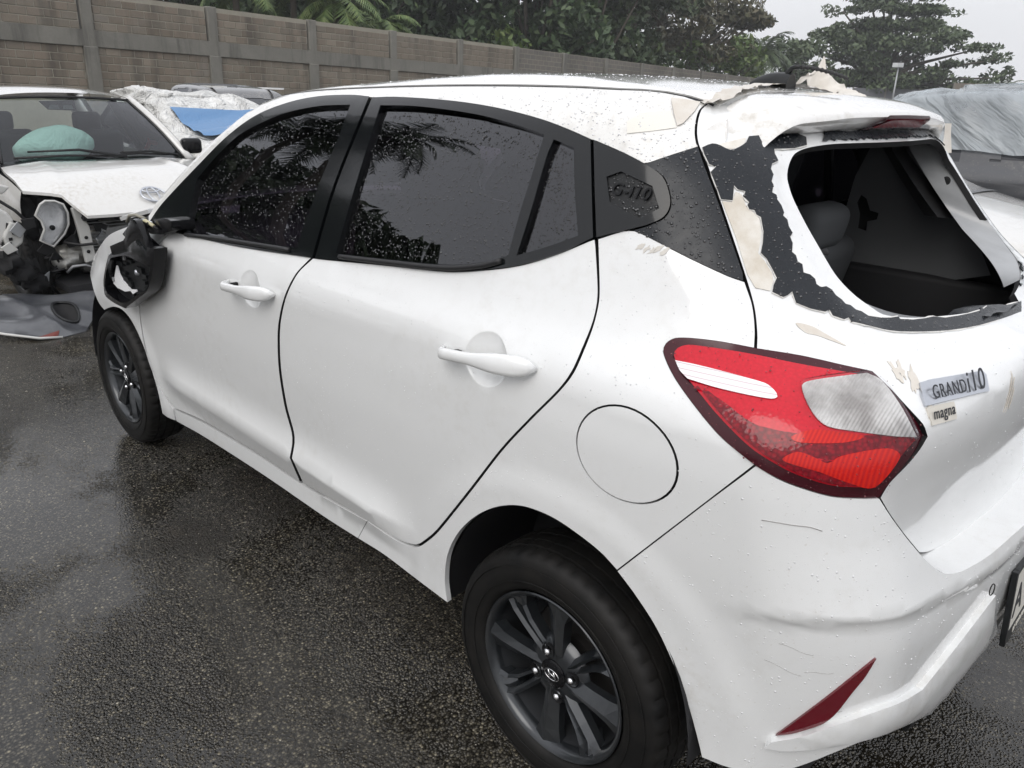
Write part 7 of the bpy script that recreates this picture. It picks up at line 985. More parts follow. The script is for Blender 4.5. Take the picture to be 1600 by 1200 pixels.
for j in range(len(zg)-1):
    for i in range(nx-1):
        if not drop[j*(nx-1)+i]: fc.append((j*nx+i, j*nx+i+1, (j+1)*nx+i+1, (j+1)*nx+i))
mesh('inner_shell', P, fc, M_interior, car, True)
q = surf_top(np.array([(x, y) for x in np.linspace(-.12, 1.66, 24) for y in np.linspace(-.53, .53, 13)])); q[:, 2] -= .035
mesh('headlining', q, [(i*13+j, (i+1)*13+j, (i+1)*13+j+1, i*13+j+1) for i in range(23) for j in range(12)], M_interior, car, True)
# cabin: seats, trim, parcel area
def soft_box(name, c, d, mat, parent, rot=0, w_=.03):
    M = Matrix.Translation(c) @ Matrix.Rotation(rot, 4, 'Y'); o = MB().box((0, 0, 0), d, M).build(name, mat, parent, True); bevel(o, w_, 4, 30); return o
soft_box('rear_seat_back', (.14, 0, .86), (.14, 1.18, .52), M_seat, car, -.22, .05)
for y in (-.34, .34): soft_box('head_restraint', (.065, y, 1.15), (.10, .24, .13), M_seat, car, -.18, .04)
soft_box('rear_seat_cushion', (.45, 0, .58), (.5, 1.2, .16), M_interior, car, 0, .04)
for y in (-.36, .36):
    soft_box('front_seat_back', (.98, y, .88), (.14, .48, .62), M_interior, car, -.2, .05); soft_box('front_head_restraint', (.88, y, 1.26), (.09, .26, .16), M_interior, car, -.15, .04)
MB().box((-.28, 0, .66), (.55, 1.1, .04)).build('boot_floor', M_interior, car)
# right rear inner pillar trim with the seat belt opening
tr = [(-.34, 1.05), (-.28, 1.16), (-.15, 1.33), (-.06, 1.40), (.0, 1.40), (.06, 1.28), (.105, 1.14), (.11, 1.0), (.05, .98), (-.2, 1.0)]
bh = [(.045, 1.225), (.058, 1.20), (.05, 1.165), (.055, 1.12), (.03, 1.115), (.028, 1.145), (.0, 1.155), (-.005, 1.175), (.02, 1.18), (.03, 1.215)]
v2, fc, bd = cdt(tr, .03, [bh]); yv = -(.655-.16*ss(1.05, 1.45, v2[:, 1])-.06*ss(0, -.35, v2[:, 0])-.02)
mesh('pillar_trim', np.c_[v2[:, 0], yv, v2[:, 1]], [f_[::-1] for f_ in fc], M_trim, car, True)
mesh('pillar_trim', np.c_[v2[:, 0], -yv, v2[:, 1]], fc, M_trim, car, True)
MB().box((.03, -.645, 1.17), (.09, .006, .14)).build('belt_recess', M_gap, car)
soft_box('side_trim', (-.17, -.60, .90), (.52, .05, .24), M_interior, car, 0, .02)
soft_box('side_trim', (-.17, .60, .90), (.52, .05, .24), M_interior, car, 0, .02)

# --- roof antenna and torn sheet remnants
ant = MB(); V = []; n = 14
for i in range(n):
    t = i/(n-1); x = .145-.105*t; h = .006+.030*math.sin(PI*.5*min(1, t*1.25))**.8; wd = .006+.020*math.sin(PI*.5*min(1, t*1.4))
    z0 = float(surf_top(np.array([[x, 0.]]))[0, 2])-.002
    for k in range(7):
        q = PI*k/6; V.append((x, wd*math.cos(q), z0+h*math.sin(q)))
base_ = mesh('antenna', V, [(i*7+j, i*7+j+1, (i+1)*7+j+1, (i+1)*7+j) for i in range(n-1) for j in range(6)]+[tuple((n-1)*7+j for j in range(7))], M_plastic, car, True, sharp=50)
zb0 = float(surf_top(np.array([[.05, 0.]]))[0, 2])
MB().tube([(.062, 0, zb0+.018), (.052, 0, zb0+.034), (.044, 0, zb0+.044), (.036, 0, zb0+.0465), (.02, 0, zb0+.046)], [.008, .0065, .0055, .005, .0045], 8).build('antenna_foot', M_plastic, base_, True)
pts = [(.02-.112*t, 0, zb0+.046-.024*t**1.6) for t in np.linspace(0, 1, 60)]
MB().tube(pts, [.0042+.0010*math.sin(k*1.05) for k in range(60)], 8).build('antenna_mast', M_rubber, base_, True)

# ================================================================ setting
def asphalt_mat():
    m = Mat('wet_asphalt', spec=.5)
    v = m.coord('Object')
    big = m.noise(v, .55, 5, .6, .6); mid = m.noise(v, 2.6, 5, .65); fin = m.noise(v, 24, 4, .6)
    vn = m.n('ShaderNodeTexVoronoi'); m.plug(vn, 'Vector', v); m.plug(vn, 'Scale', 150.); cell = vn.outputs['Color']; dist = vn.outputs['Distance']
    sep = m.n('ShaderNodeSeparateColor'); m.t.links.new(cell, sep.inputs[0])
    stone = m.ramp(sep.outputs[0], [(0, (.036, .035, .032)), (.5, (.074, .072, .066)), (.85, (.125, .120, .106)), (.95, (.20, .19, .155)), (1, (.34, .32, .26))])
    hue = m.mix(m.math('MULTIPLY', sep.outputs[1], .35), stone, (.075, .060, .036), 'MIX')
    stone = m.mix(m.ramp(sep.outputs[2], [(.75, 0), (.9, .6)]), stone, hue)
    edge = m.ramp(dist, [(.25, 1), (.62, .25)])
    col = m.mix(1., stone, edge, 'MULTIPLY')
    oil = m.ramp(m.noise(v, .8, 6, .62, 1.2), [(.50, 0), (.57, 1)])
    col = m.mix(m.math('MULTIPLY', oil, .72), col, (.018, .016, .012))
    sand = m.math('MULTIPLY', m.ramp(m.noise(v, .75, 4, .5, .8), [(.57, 0), (.68, 1)]), m.ramp(mid, [(.4, 0), (.6, .6)]))
    col = m.mix(sand, col, (.13, .092, .052))
    var = m.ramp(m.noise(v, .30, 6, .62, 1.2), [(.30, .42), (.48, .85), (.70, 1.75)])
    col = m.mix(1., col, var, 'MULTIPLY')
    col = m.mix(1., col, (1.06, 1.0, .90), 'MULTIPLY')
    m.set('base', col)
    pud = m.ramp(m.math('ADD', m.math('ADD', big, m.math('MULTIPLY', mid, .25)), m.math('MULTIPLY', dist, .14)), [(.60, 0), (.685, 1)])
    fr = m.math('ADD', m.math('MULTIPLY', m.ramp(fin, [(.3, .07), (.75, .24)]), 1.), 0.)
    m.set('rough', m.mix(pud, fr, .035))
    h = m.math('ADD', m.math('MULTIPLY', m.math('SUBTRACT', 1., dist), 1.), m.math('MULTIPLY', fin, .8))
    hh = m.math('MULTIPLY', h, m.math('SUBTRACT', 1., m.math('MULTIPLY', pud, .90)))
    m.set('normal', m.bump(hh, .9, .0048))
    return m
M_asphalt = asphalt_mat()
gx = np.concatenate([np.linspace(-400, -12, 6), np.linspace(-10, 30, 81), np.linspace(35, 400, 6)]); gy = np.concatenate([np.linspace(-400, -90, 6), np.linspace(-80, 20, 81), np.linspace(30, 400, 6)])
GX, GY = np.meshgrid(gx, gy); V = np.c_[GX.ravel(), GY.ravel(), np.zeros(GX.size)]; n = len(gx)
tag(mesh('ground', V, [(j*n+i, j*n+i+1, (j+1)*n+i+1, (j+1)*n+i) for j in range(len(gy)-1) for i in range(n-1)], M_asphalt, None, True), kind='structure')

# loose grit and pebbles on the asphalt near the car
M_grit = Mat('grit', rough=.35); M_grit.set('base', M_grit.ramp(M_grit.noise(M_grit.coord('Object'), 60, 1), [(.3, (.05, .048, .042)), (.55, (.22, .20, .16)), (.8, (.42, .39, .32))]))
mb = MB(); OCT = np.array([(1, 0, 0), (-1, 0, 0), (0, 1, 0), (0, -1, 0), (0, 0, 1), (0, 0, -.4)]); OF = [(0, 2, 4), (2, 1, 4), (1, 3, 4), (3, 0, 4), (2, 0, 5), (1, 2, 5), (3, 1, 5), (0, 3, 5)]
for k in range(5200):
    x = rng.uniform(-1.4, 5.5); y = rng.uniform(-.6, 4.0) if k % 3 else rng.gauss(1.1, .5); r = rng.uniform(.0012, .003)*(2.2 if rng.random() < .03 else 1)
    mb.add(OCT*np.array([r*rng.uniform(.7, 1.4), r*rng.uniform(.7, 1.4), r*.7])@np.array(Matrix.Rotation(rng.uniform(0, 6), 3, 'Z'))+[x, y, .0005], OF)
tag(mb.build('gravel', M_grit, None, False), 'fine pale grit scattered over the wet asphalt', 'gravel', kind='stuff')

# ---------------------------------------------------------------- concrete block wall
def conc_mat(name, c0, c1, stain=True):
    m = Mat(name, rough=.8); v = m.coord('Object')
    g = m.n('ShaderNodeNewGeometry').outputs['Position']
    a = m.noise(g, 1.1, 6, .65, .5); b = m.noise(g, 14, 4, .6)
    col = m.mix(m.ramp(a, [(.3, 0), (.7, 1)]), c0, c1); col = m.mix(m.math('MULTIPLY', b, .35), col, (.09, .085, .07))
    if stain:
        mp = m.n('ShaderNodeMapping'); m.plug(mp, 'Scale', (2.2, 2.2, .22)); m.t.links.new(g, mp.inputs[0])
        st = m.ramp(m.noise(mp.outputs[0], 1.4, 5, .6), [(.52, 0), (.66, .55)]); col = m.mix(st, col, (.055, .052, .045))
    m.set('base', col); m.set('normal', m.bump(b, .5, .01)); m.set('rough', m.ramp(a, [(.3, .55), (.7, .9)])); return m
M_conc = conc_mat('grey_concrete', (.17, .163, .14), (.26, .25, .22)); M_mortar = conc_mat('mortar', (.30, .28, .225), (.40, .37, .30), False)
M_block = Mat('concrete_block', rough=.85); _r = M_block.rnd(); _g = M_block.n('ShaderNodeNewGeometry').outputs['Position']
_c = M_block.ramp(_r, [(0, (.20, .165, .125)), (.35, (.27, .22, .17)), (.7, (.22, .193, .152)), (1, (.31, .262, .205))])
_s = M_block.ramp(M_block.noise(_g, .8, 5, .6, .4), [(.55, 0), (.72, .6)]); _c = M_block.mix(_s, _c, (.25, .235, .21))
_mp = M_block.n('ShaderNodeMapping'); M_block.plug(_mp, 'Scale', (2.2, 2.2, .2)); M_block.t.links.new(_g, _mp.inputs[0])
_c = M_block.mix(M_block.ramp(M_block.noise(_mp.outputs[0], 1.2, 5), [(.46, 0), (.66, .65)]), _c, (.07, .062, .05))
M_block.set('base', M_block.mix(M_block.math('MULTIPLY', M_block.noise(_g, 30, 3), .4), _c, (.07, .064, .055))); M_block.set('normal', M_block.bump(M_block.noise(_g, 40, 3), .4, .01))
def farblock_mat():
    m = Mat('concrete_block_far', rough=.85); v = m.coord('Object'); b = m.n('ShaderNodeTexBrick')
    cx = m.n('ShaderNodeSeparateXYZ'); m.t.links.new(v, cx.inputs[0]); cb = m.n('ShaderNodeCombineXYZ'); m.t.links.new(cx.outputs[0], cb.inputs[0]); m.t.links.new(cx.outputs[2], cb.inputs[1])
    m.plug(b, 'Vector', cb.outputs[0]); m.plug(b, 'Scale', 1.); m.plug(b, 'Brick Width', .4); m.plug(b, 'Row Height', .2); m.plug(b, 'Mortar Size', .012)
    m.plug(b, 'Color1', (.18, .162, .14)); m.plug(b, 'Color2', (.155, .145, .13)); m.plug(b, 'Mortar', (.27, .25, .20))
    g = m.n('ShaderNodeNewGeometry').outputs['Position']
    m.set('base', m.mix(m.ramp(m.noise(g, .7, 5), [(.4, 0), (.75, .5)]), b.outputs[0], (.06, .057, .05))); return m
M_blockfar = farblock_mat()
WA = np.array([22.747, -5.897]); WU = np.array([.0984, -.99515]); SPC = 3.6
wang = math.atan2(WU[1], WU[0])
wall = tag(empty('block_wall', (WA[0], WA[1], 0), (0, math.radians(.83), wang)), 'long grey concrete block wall with posts and a tie beam across the yard', 'wall')
# local frame: x along the wall, y away from the yard is -? (yard side = +y or -y decided by sign)
yard = np.array([-.85, 1.83])-WA; YS = 1 if (-math.sin(wang)*yard[0]+math.cos(wang)*yard[1]) > 0 else -1
I0, I1 = -2, 19; ZB0, ZB1, ZT = 2.30, 2.70, 3.62
post_me = None
for i in range(I0, I1+1):
    x = i*SPC; o = MB().box((x, YS*.02, ZB0/2), (.38, .26, ZB0)).build('post', M_conc, wall)
    bevel(o, .015, 1)
    o = MB().box((x+.01, YS*.015, (ZB1+ZT)/2), (.30, .23, ZT-ZB1+.04)).build('post', M_conc, wall); bevel(o, .015, 1)
    MB().box((x+SPC/2, YS*.01, (ZB0+ZB1)/2), (SPC-.001, .24, ZB1-ZB0)).build('tie_beam', M_conc, wall)
NEAR = 5
bm_w, bm_h = .378, .178
blk = bpy.data.meshes.new('block')
V = []; q = MB().box((0, 0, 0), (bm_w, .15, bm_h)); bo = q.build('block', M_block, wall); bevel(bo, .008, 1)
dgr = bpy.context.evaluated_depsgraph_get(); blk = bpy.data.meshes.new_from_object(bo.evaluated_get(dgr)); bpy.data.objects.remove(bo)
hb_ = MB().box((0, 0, 0), (bm_w/2-.01, .15, bm_h)).build('block', M_block, wall); bevel(hb_, .008, 1); dgr = bpy.context.evaluated_depsgraph_get(); blk_h = bpy.data.meshes.new_from_object(hb_.evaluated_get(dgr)); bpy.data.objects.remove(hb_)
spots = []
for i in range(-1, NEAR):
    xa, xb = i*SPC+.19, (i+1)*SPC-.19
    for z0, z1 in ((1.0, ZB0), (ZB1, ZT)):
        rows = int((z1-z0+.01)/.2)
        for r in range(rows):
            z = (z1-.105-.2*r) if z1 == ZB0 else (z0+.105+.2*r); x = xa+(.0 if r % 2 else -.2)
            while x < xb:
                l, rr = max(x, xa), min(x+.39, xb)
                if rr-l > .30: spots.append(((l+rr)/2, z, 0, (rr-l)/.39))
                elif rr-l > .1: spots.append(((l+rr)/2, z, 1, (rr-l)/(bm_w/2-.01)))
                x += .4
spots = [s for s in spots if s[1] > 1.0]
# the ones that show largest stay single objects, the rest is one joined part
spots.sort(key=lambda s: abs(s[0]-2))
joined = MB(); bj = np.array([v.co[:] for v in blk.vertices]); fj = [tuple(p.vertices) for p in blk.polygons]
bjh = np.array([v.co[:] for v in blk_h.vertices])
for k, (x, z, half_, sx) in enumerate(spots):
    dy = YS*(.0+rng.uniform(-.004, .006))
    if k < 300:
        o = bpy.data.objects.new('block', blk_h if half_ else blk); COL.objects.link(o); o.parent = wall; o.location = (x, dy, z); o.scale = (sx, 1, 1)
    else: joined.add((bjh if half_ else bj)*[sx, 1, 1]+[x, dy, z], fj)
if joined.n: tag(joined.build('blocks', M_block, wall), kind='stuff')
for i in range(-2, I1+1):
    xa, xb = i*SPC+.19, (i+1)*SPC-.19
    for z0, z1 in ((0, ZB0), (ZB1, ZT)):
        near = -1 <= i < NEAR
        MB().box(((xa+xb)/2, YS*(-.012 if near else .0), (z0+z1)/2), (xb-xa, .15, z1-z0)).build('wall_panel', M_mortar if near else M_blockfar, wall)
# far grey sheet fence and brown wall closing the yard
M_sheet = Mat('grey_sheet_fence', base=(.13, .135, .15), rough=.6)
_v = M_sheet.coord('Object'); M_sheet.set('base', M_sheet.mix(M_sheet.noise(_v, .5, 5), (.10, .105, .12), (.16, .165, .18)))
def strip_wall(name, a, b, z0, z1, th, mat, label, cat, pitch=None):
    a = np.array(a); b = np.array(b); L_ = np.linalg.norm(b-a); ang = math.atan2(*(b-a)[::-1])
    r = tag(empty(name, (a[0], a[1], 0), (0, 0, ang)), label, cat)
    if pitch:
        k = int(L_/pitch)
        for i in range(k): MB().box(((i+.5)*L_/k, 0, (z0+z1)/2), (L_/k-.05, th, z1-z0)).build('panel', mat, r)
        for i in range(k+1): MB().box((i*L_/k, 0, z1/2+.04), (.12, th+.06, z1+.08)).build('post', M_conc, r)
    else: MB().box((L_/2, 0, (z0+z1)/2), (L_, th, z1-z0)).build('wall_panel', mat, r)
    return r
strip_wall('sheet_fence', (30.0, -74.0), (22.6, -78.0), 0, 2.95, .1, M_sheet, 'grey metal sheet fence at the far end of the yard', 'fence', 2.2)
M_brown = conc_mat('brown_wall', (.16, .13, .105), (.22, .19, .16))
strip_wall('brown_wall', (22.4, -77.0), (8, -84), 0, 3.55, .3, M_brown, 'low brown wall beyond the plastic-wrapped car', 'wall', 3.4)

# ---------------------------------------------------------------- trees
def leaf_mat(name, c0, c1, c2):
    m = Mat(name, rough=.5, spec=.4)
    g = m.n('ShaderNodeNewGeometry'); r = g.outputs['Random Per Island']
    m.set('base', m.ramp(r, [(0, c0), (.5, c1), (1, c2)])); return m
M_leaf = leaf_mat('leaves_dark', (.030, .055, .024), (.052, .085, .036), (.080, .115, .050))
M_leaf2 = leaf_mat('leaves_fresh', (.05, .09, .02), (.085, .135, .035), (.14, .18, .055))
M_leaf3 = leaf_mat('leaves_olive', (.055, .058, .030), (.085, .085, .045), (.12, .10, .055))
M_leaf4 = leaf_mat('leaves_saman', (.042, .066, .030), (.066, .095, .044), (.10, .13, .065))
M_bark = Mat('bark', rough=.9); _v = M_bark.coord('Object', (1, 1, .2)); M_bark.set('base', M_bark.mix(M_bark.noise(_v, 8, 4), (.045, .037, .028), (.11, .095, .075)))
def leaves(points, size, normal_bias=.3, aspect=.5, seed=0, droop=0.):
    r = np.random.default_rng(seed); n = len(points); s = size*r.uniform(.6, 1.4, n)
    d = r.normal(size=(n, 3)); d[:, 2] += normal_bias; d /= np.linalg.norm(d, axis=1)[:, None]
    a = np.cross(d, r.normal(size=(n, 3))); a[:, 2] -= droop; a -= d*(a*d).sum(1)[:, None]; a /= np.linalg.norm(a, axis=1)[:, None]+1e-9; b = np.cross(d, a)
    a = a*s[:, None]; b = b*(s*aspect)[:, None]
    V = np.stack([points-a, points+b*.8-a*.1, points+a, points-b*.8-a*.1], 1).reshape(-1, 3)
    return V, [(4*i, 4*i+1, 4*i+2, 4*i+3) for i in range(n)]
def crown_points(clumps, per, seed, shell=.55):
    r = np.random.default_rng(seed); out = []
    for c, rad in clumps:
        k = int(per*rad[0]*rad[1]*rad[2])+8; u = r.normal(size=(k, 3)); u /= np.linalg.norm(u, axis=1)[:, None]
        q = (shell+(1-shell)*r.random(k)**.6)[:, None]; out.append(np.array(c)+u*q*np.array(rad))
    return np.concatenate(out)
def tree(name, label, loc, height, crown_r, trunk_r, mat, seed, clumps=26, leaf=.28, flat=.55, per=34, crown_h=None, group=None, cat='tree', open_=.0, low=.35, spread=1.):
    r = random.Random(seed); t = tag(empty(name, loc), label, cat, group)
    mb = MB(); th = height*low; lean = (r.uniform(-.3, .3), r.uniform(-.3, .3))
    mb.tube([(lean[0]*q*q, lean[1]*q*q, th*q*1.25) for q in np.linspace(0, 1, 6)], np.linspace(trunk_r*1.25, trunk_r*.75, 6), 8)
    cl = []
    top = np.array([lean[0], lean[1], th*1.1])
    for k in range(clumps):
        a = r.uniform(0, 2*PI); q = math.sqrt(r.random())*crown_r*spread; zr_ = th+(height-th)*(.02+.98*r.random())
        dome = math.sqrt(max(0, 1-(q/crown_r/1.12)**2)); zz = min(zr_, th+(height-th)*(.20+.78*dome)*r.uniform(.75, 1.0))
        c = np.array([q*math.cos(a), q*math.sin(a), zz]); rad = crown_r*r.uniform(.20, .34); cl.append((c, (rad, rad, rad*flat)))
        mid = (top+c)/2+np.array([0, 0, -.08*height*r.random()])
        if k % 2 == 0: mb.tube([top*.92, mid, c], [trunk_r*.42, trunk_r*.24, trunk_r*.07], 5)
    mb.build('trunk', M_bark, t, True)
    P = crown_points(cl, per/(leaf*leaf)*.30, seed)
    V, Fc = leaves(P, leaf, .5, .55, seed); mesh('crown', V, Fc, mat, t, False)
    return t
def palm(name, label, loc, height, n_fr=22, fl=2.4, seed=0, mat=None, group=None, tr=.14):
    r = random.Random(seed); t = tag(empty(name, loc), label, 'palm tree', group)
    lean = r.uniform(-.5, .5); MB().tube([(lean*q*q, .2*lean*q, height*q) for q in np.linspace(0, 1, 8)], np.linspace(tr*1.2, tr*.8, 8), 8).build('trunk', M_bark, t, True)
    V = []; Fc = []; top = np.array([lean, .2*lean, height])
    for k in range(n_fr):
        az = 2*PI*k/n_fr+r.uniform(-.2, .2); el = r.uniform(-.35, 1.15); L_ = fl*r.uniform(.8, 1.15); prev = top.copy(); d = np.array([math.cos(az)*math.cos(el), math.sin(az)*math.cos(el), math.sin(el)]); pts = [prev]
        N_ = 13
        for j in range(N_):
            d = d+np.array([0, 0, -.115-.05*(j/N_)]); d /= np.linalg.norm(d); prev = prev+d*L_/N_; pts.append(prev)
        side = np.cross(d, [0, 0, 1.]); side /= np.linalg.norm(side)+1e-9
        for j in range(1, len(pts)-1):
            tdir = pts[j+1]-pts[j-1]; tdir /= np.linalg.norm(tdir); sv = np.cross(tdir, [0, 0, 1.]); sv /= np.linalg.norm(sv)+1e-9
            ll = L_*.28*math.sin(PI*min(1, .12+j/len(pts)*.95))**.7
            for sg_ in (1, -1):
                for h2 in (0, .5):
                    b0 = pts[j]+(pts[j+1]-pts[j])*h2; tip = b0+sv*sg_*ll*.85+tdir*ll*.45+np.array([0, 0, -ll*.35*r.uniform(.6, 1.4)]); wv = tdir*.035*fl/2
                    i0 = len(V); V += [b0-wv, b0+wv, tip]; Fc.append((i0, i0+1, i0+2))
        for j in range(len(pts)-1):
            i0 = len(V); sv = np.array([math.sin(az), -math.cos(az), 0])*.022; V += [pts[j]-sv, pts[j]+sv, pts[j+1]+sv*.8, pts[j+1]-sv*.8]; Fc.append((i0, i0+1, i0+2, i0+3))
    mesh('crown', V, Fc, mat or M_leaf, t, False); return t
def polar(az, d, z=0.): return (-.85+d*math.cos(math.radians(az)), 1.826+d*math.sin(math.radians(az)), z)
G1 = 'trees beyond the block wall'

# light green palms and bamboo-like tufts behind the wall, left to right
for k, (az, d, h, lab) in enumerate(((-27.0, 33, 6.2, 'pale green feathery palm just above the wall, nearest the white cars'), (-30.5, 35, 6.6, 'pale green palm with drooping fronds above the wall, right of the first palm'), (-33.4, 34, 5.6, 'low bright palm tuft above the wall where the dark trees begin'), (-35.6, 36, 5.0, 'small yellowish palm in front of the dark trees'))):
    palm('palm_tree', lab, polar(az, d), h-1.0, 24, 2.3, 40+k, M_leaf2, G1)
for k, (az, d, h, r_, m_, lab) in enumerate((
    (-24.5, 42, 11, 4.2, M_leaf, 'dark tree crown at the wall behind the first palm'),
    (-29.5, 44, 12, 4.6, M_leaf, 'dense dark tree behind the pale green palms'),
    (-34.5, 43, 12.5, 4.4, M_leaf, 'dense dark tree over the third wall bay from the roof edge'),
    (-38.6, 44, 13, 4.2, M_leaf, 'tall dark tree whose crown fills the top of the picture above the roof front'),
    (-42.2, 46, 12, 3.9, M_leaf, 'tall dark tree with a sky gap to its left above the roof middle'),
    (-46.2, 45, 13, 3.8, M_leaf, 'tall dark tree with pale sky gaps at its foot'),
    (-49.8, 48, 13, 3.9, M_leaf, 'tall dark tree next to the brownish spreading tree'),
    (-53.0, 52, 12, 3.6, M_leaf4, 'greyish green tree half merged with the brownish spreading tree'))):
    tree('shade_tree', lab, polar(az, d), h, r_, .32, m_, 60+k, clumps=54, leaf=.24, flat=.9, per=30, low=.16, group=G1)
# shrubs along the wall top
for k, (az, d, h) in enumerate(((-37, 40, 4.6), (-44, 42, 4.5), (-48.6, 46, 4.6), (-54.5, 54, 5.0))):
    tree('shrub', ['leafy shrub peeping over the wall below the tallest dark tree', 'leafy shrub at the wall under the sky gap', 'pale leafy shrub at the wall left of the brownish tree', 'leafy shrub under the brownish spreading tree'][k], polar(az, d), h, 2.0, .1, M_leaf2 if k % 2 else M_leaf4, 90+k, clumps=14, leaf=.2, flat=.8, per=30, low=.3, cat='shrub', group='shrubs along the wall')
tree('spreading_tree', 'brownish olive tree with a wide lumpy crown between the dark trees and the mast', polar(-57.3, 62), 10.2, 5.4, .4, M_leaf3, 101, clumps=44, leaf=.24, flat=.42, per=26, low=.42)
palm('palm_tree', 'grey-green palm right of the brownish tree, beside the thin mast', polar(-62.3, 66), 5.0, 26, 3.0, 110, M_leaf4, G1)
tree('shade_tree', 'green bushy tree under the brownish tree crown', polar(-59.3, 60), 6.2, 3.0, .2, M_leaf2, 112, clumps=20, leaf=.22, flat=.7, per=26, low=.25, group=G1)
tree('shade_tree', 'low dark tree between the palm and the great umbrella tree', polar(-63.8, 76), 7.4, 3.6, .25, M_leaf4, 113, clumps=24, leaf=.24, flat=.7, per=26, low=.25, group=G1)
tree('shade_tree', 'low dark tree left of the great umbrella tree foot', polar(-61.0, 70), 6.4, 3.2, .25, M_leaf, 114, clumps=24, leaf=.24, flat=.7, per=26, low=.25, group=G1)
# the great umbrella-shaped rain tree: layered crown
def umbrella_tree(loc, seed=5):
    r = random.Random(seed); t = tag(empty('rain_tree', loc), 'great umbrella-shaped tree with layered flat crown at the far end of the yard', 'tree')
    mb = MB(); mb.tube([(0, 0, 0), (.1, 0, 2), (.0, .1, 3.6)], [.75, .6, .5], 10); cl = []
    lay = [  # (offset across view, away, height, half width, half thickness)
        (0, 0, 11.6, 2.6, .55), (1.6, .5, 10.9, 2.6, .5), (-2.0, 0, 10.6, 2.4, .5), (3.8, 0, 9.6, 2.3, .5), (-4.2, .6, 9.7, 2.0, .45), (.5, -1, 9.6, 3.4, .7), (-2.4, .6, 8.4, 2.6, .7), (2.6, 1, 8.6, 2.4, .7),
        (5.6, 0, 7.3, 2.3, .6), (7.6, .4, 6.6, 2.0, .55), (9.3, 0, 5.7, 1.6, .5), (-5.2, .2, 7.6, 2.2, .8), (-7.2, 0, 6.5, 1.9, .9), (-8.6, .2, 5.3, 1.5, 1.0), (0, 0, 7.0, 3.4, 1.2), (3.4, 0, 6.4, 2.6, .9), (-3.6, -.4, 6.0, 2.8, 1.2), (9.6, .2, 4.3, 1.3, 1.0), (6.4, .6, 5.3, 1.8, .5), (1.0, .6, 5.2, 3.6, 1.3), (-6.4, .3, 4.4, 2.4, 1.2), (4.6, .2, 4.2, 1.9, 1.0), (-1.5, .5, 4.0, 3.2, 1.2), (8.2, .3, 3.6, 1.2, .8), (2.4, 0, 3.6, 2.6, 1.0), (-4.5, 0, 3.2, 2.6, 1.0), (-7.8, .2, 3.4, 2.0, 1.1), (5.8, .2, 3.0, 1.8, .9), (0, .4, 8.3, 3.0, .8), (-.8, .2, 10.4, 2.8, .6), (1.6, 0, 3.0, 2.4, 1.0), (-2.2, 0, 7.2, 2.8, .9), (4.4, .2, 7.8, 2.2, .7)]
    for x, y, z, w_, h_ in lay:
        for k in range(5):
            c = np.array([x+r.uniform(-.6, .6)*w_, y+r.uniform(-2.0, 2.0), z+r.uniform(-.35, .35)*h_]); cl.append((c, (w_*r.uniform(.45, .7), w_*.55, h_*r.uniform(.5, .85))))
        mb.tube([(0, 0, 3.0), (x*.35, y*.4, 3.2+(z-3.2)*.55), (x, y, z-.2*h_)], [.30, .18, .05], 6)
    mb.build('trunk', M_bark, t, True); P = crown_points(cl, 120, seed, .4); V, Fc = leaves(P, .22, .7, .6, seed); mesh('crown', V, Fc, M_leaf4, t, False)
    t.rotation_euler = (0, 0, math.radians(-69-90)); return t
umbrella_tree(polar(-69.3, 84))
for k, (az, d, h) in enumerate(((-66.0, 90, 4.6), (-72.8, 92, 4.8), (-70.5, 88, 4.2), (-75.2, 96, 4.4))):
    tree('shrub', ['shrub behind the sheet fence at the umbrella tree foot', 'shrub behind the sheet fence near the brown wall', 'shrub behind the lamp post on the far fence', 'pale shrub behind the brown wall'][k], polar(az, d), h, 3.0, .12, M_leaf4, 130+k, clumps=16, leaf=.24, flat=.7, per=24, low=.25, cat='shrub', group='shrubs behind the far fence')
palm('palm_tree', 'small grey palm at the right edge above the brown wall', polar(-76.3, 105), 3.6, 22, 2.6, 141, M_leaf4)
palm('palm_tree', 'small palm behind the brown wall, left of the edge palm', polar(-75.0, 108), 3.2, 20, 2.2, 142, M_leaf4)
# mast and lamp post
M_galv = Mat('galvanised_metal', base=(.35, .36, .37), metal=.6, rough=.45)
mast = tag(empty('radio_mast', polar(-60.9, 130)), 'thin pale radio mast rising behind the trees', 'mast')
MB().tube([(0, 0, 0), (.15, 0, 14.0)], [.18, .06], 8).build('pole', M_galv, mast, True); MB().tube([(.15, 0, 14.0), (.16, 0, 15.2)], [.04, .02], 6).build('tip', M_galv, mast, True)
lp_ = tag(empty('lamp_post', polar(-70.3, 77.5)), 'grey lamp post with two floodlights on the far fence', 'lamp post')
MB().tube([(0, 0, 0), (.05, 0, 4.7)], [.09, .06], 8).build('pole', M_galv, lp_, True)
for s_ in (-1, 1):
    MB().box((.05+s_*.28, .12, 4.75), (.42, .18, .34), Matrix.Rotation(.35*s_, 4, 'Z')).build('floodlight', Mat('lamp_white', base=(.6, .62, .63), rough=.4), lp_)
MB().box((.05, 0, 4.55), (.7, .06, .06)).build('bracket', M_galv, lp_)
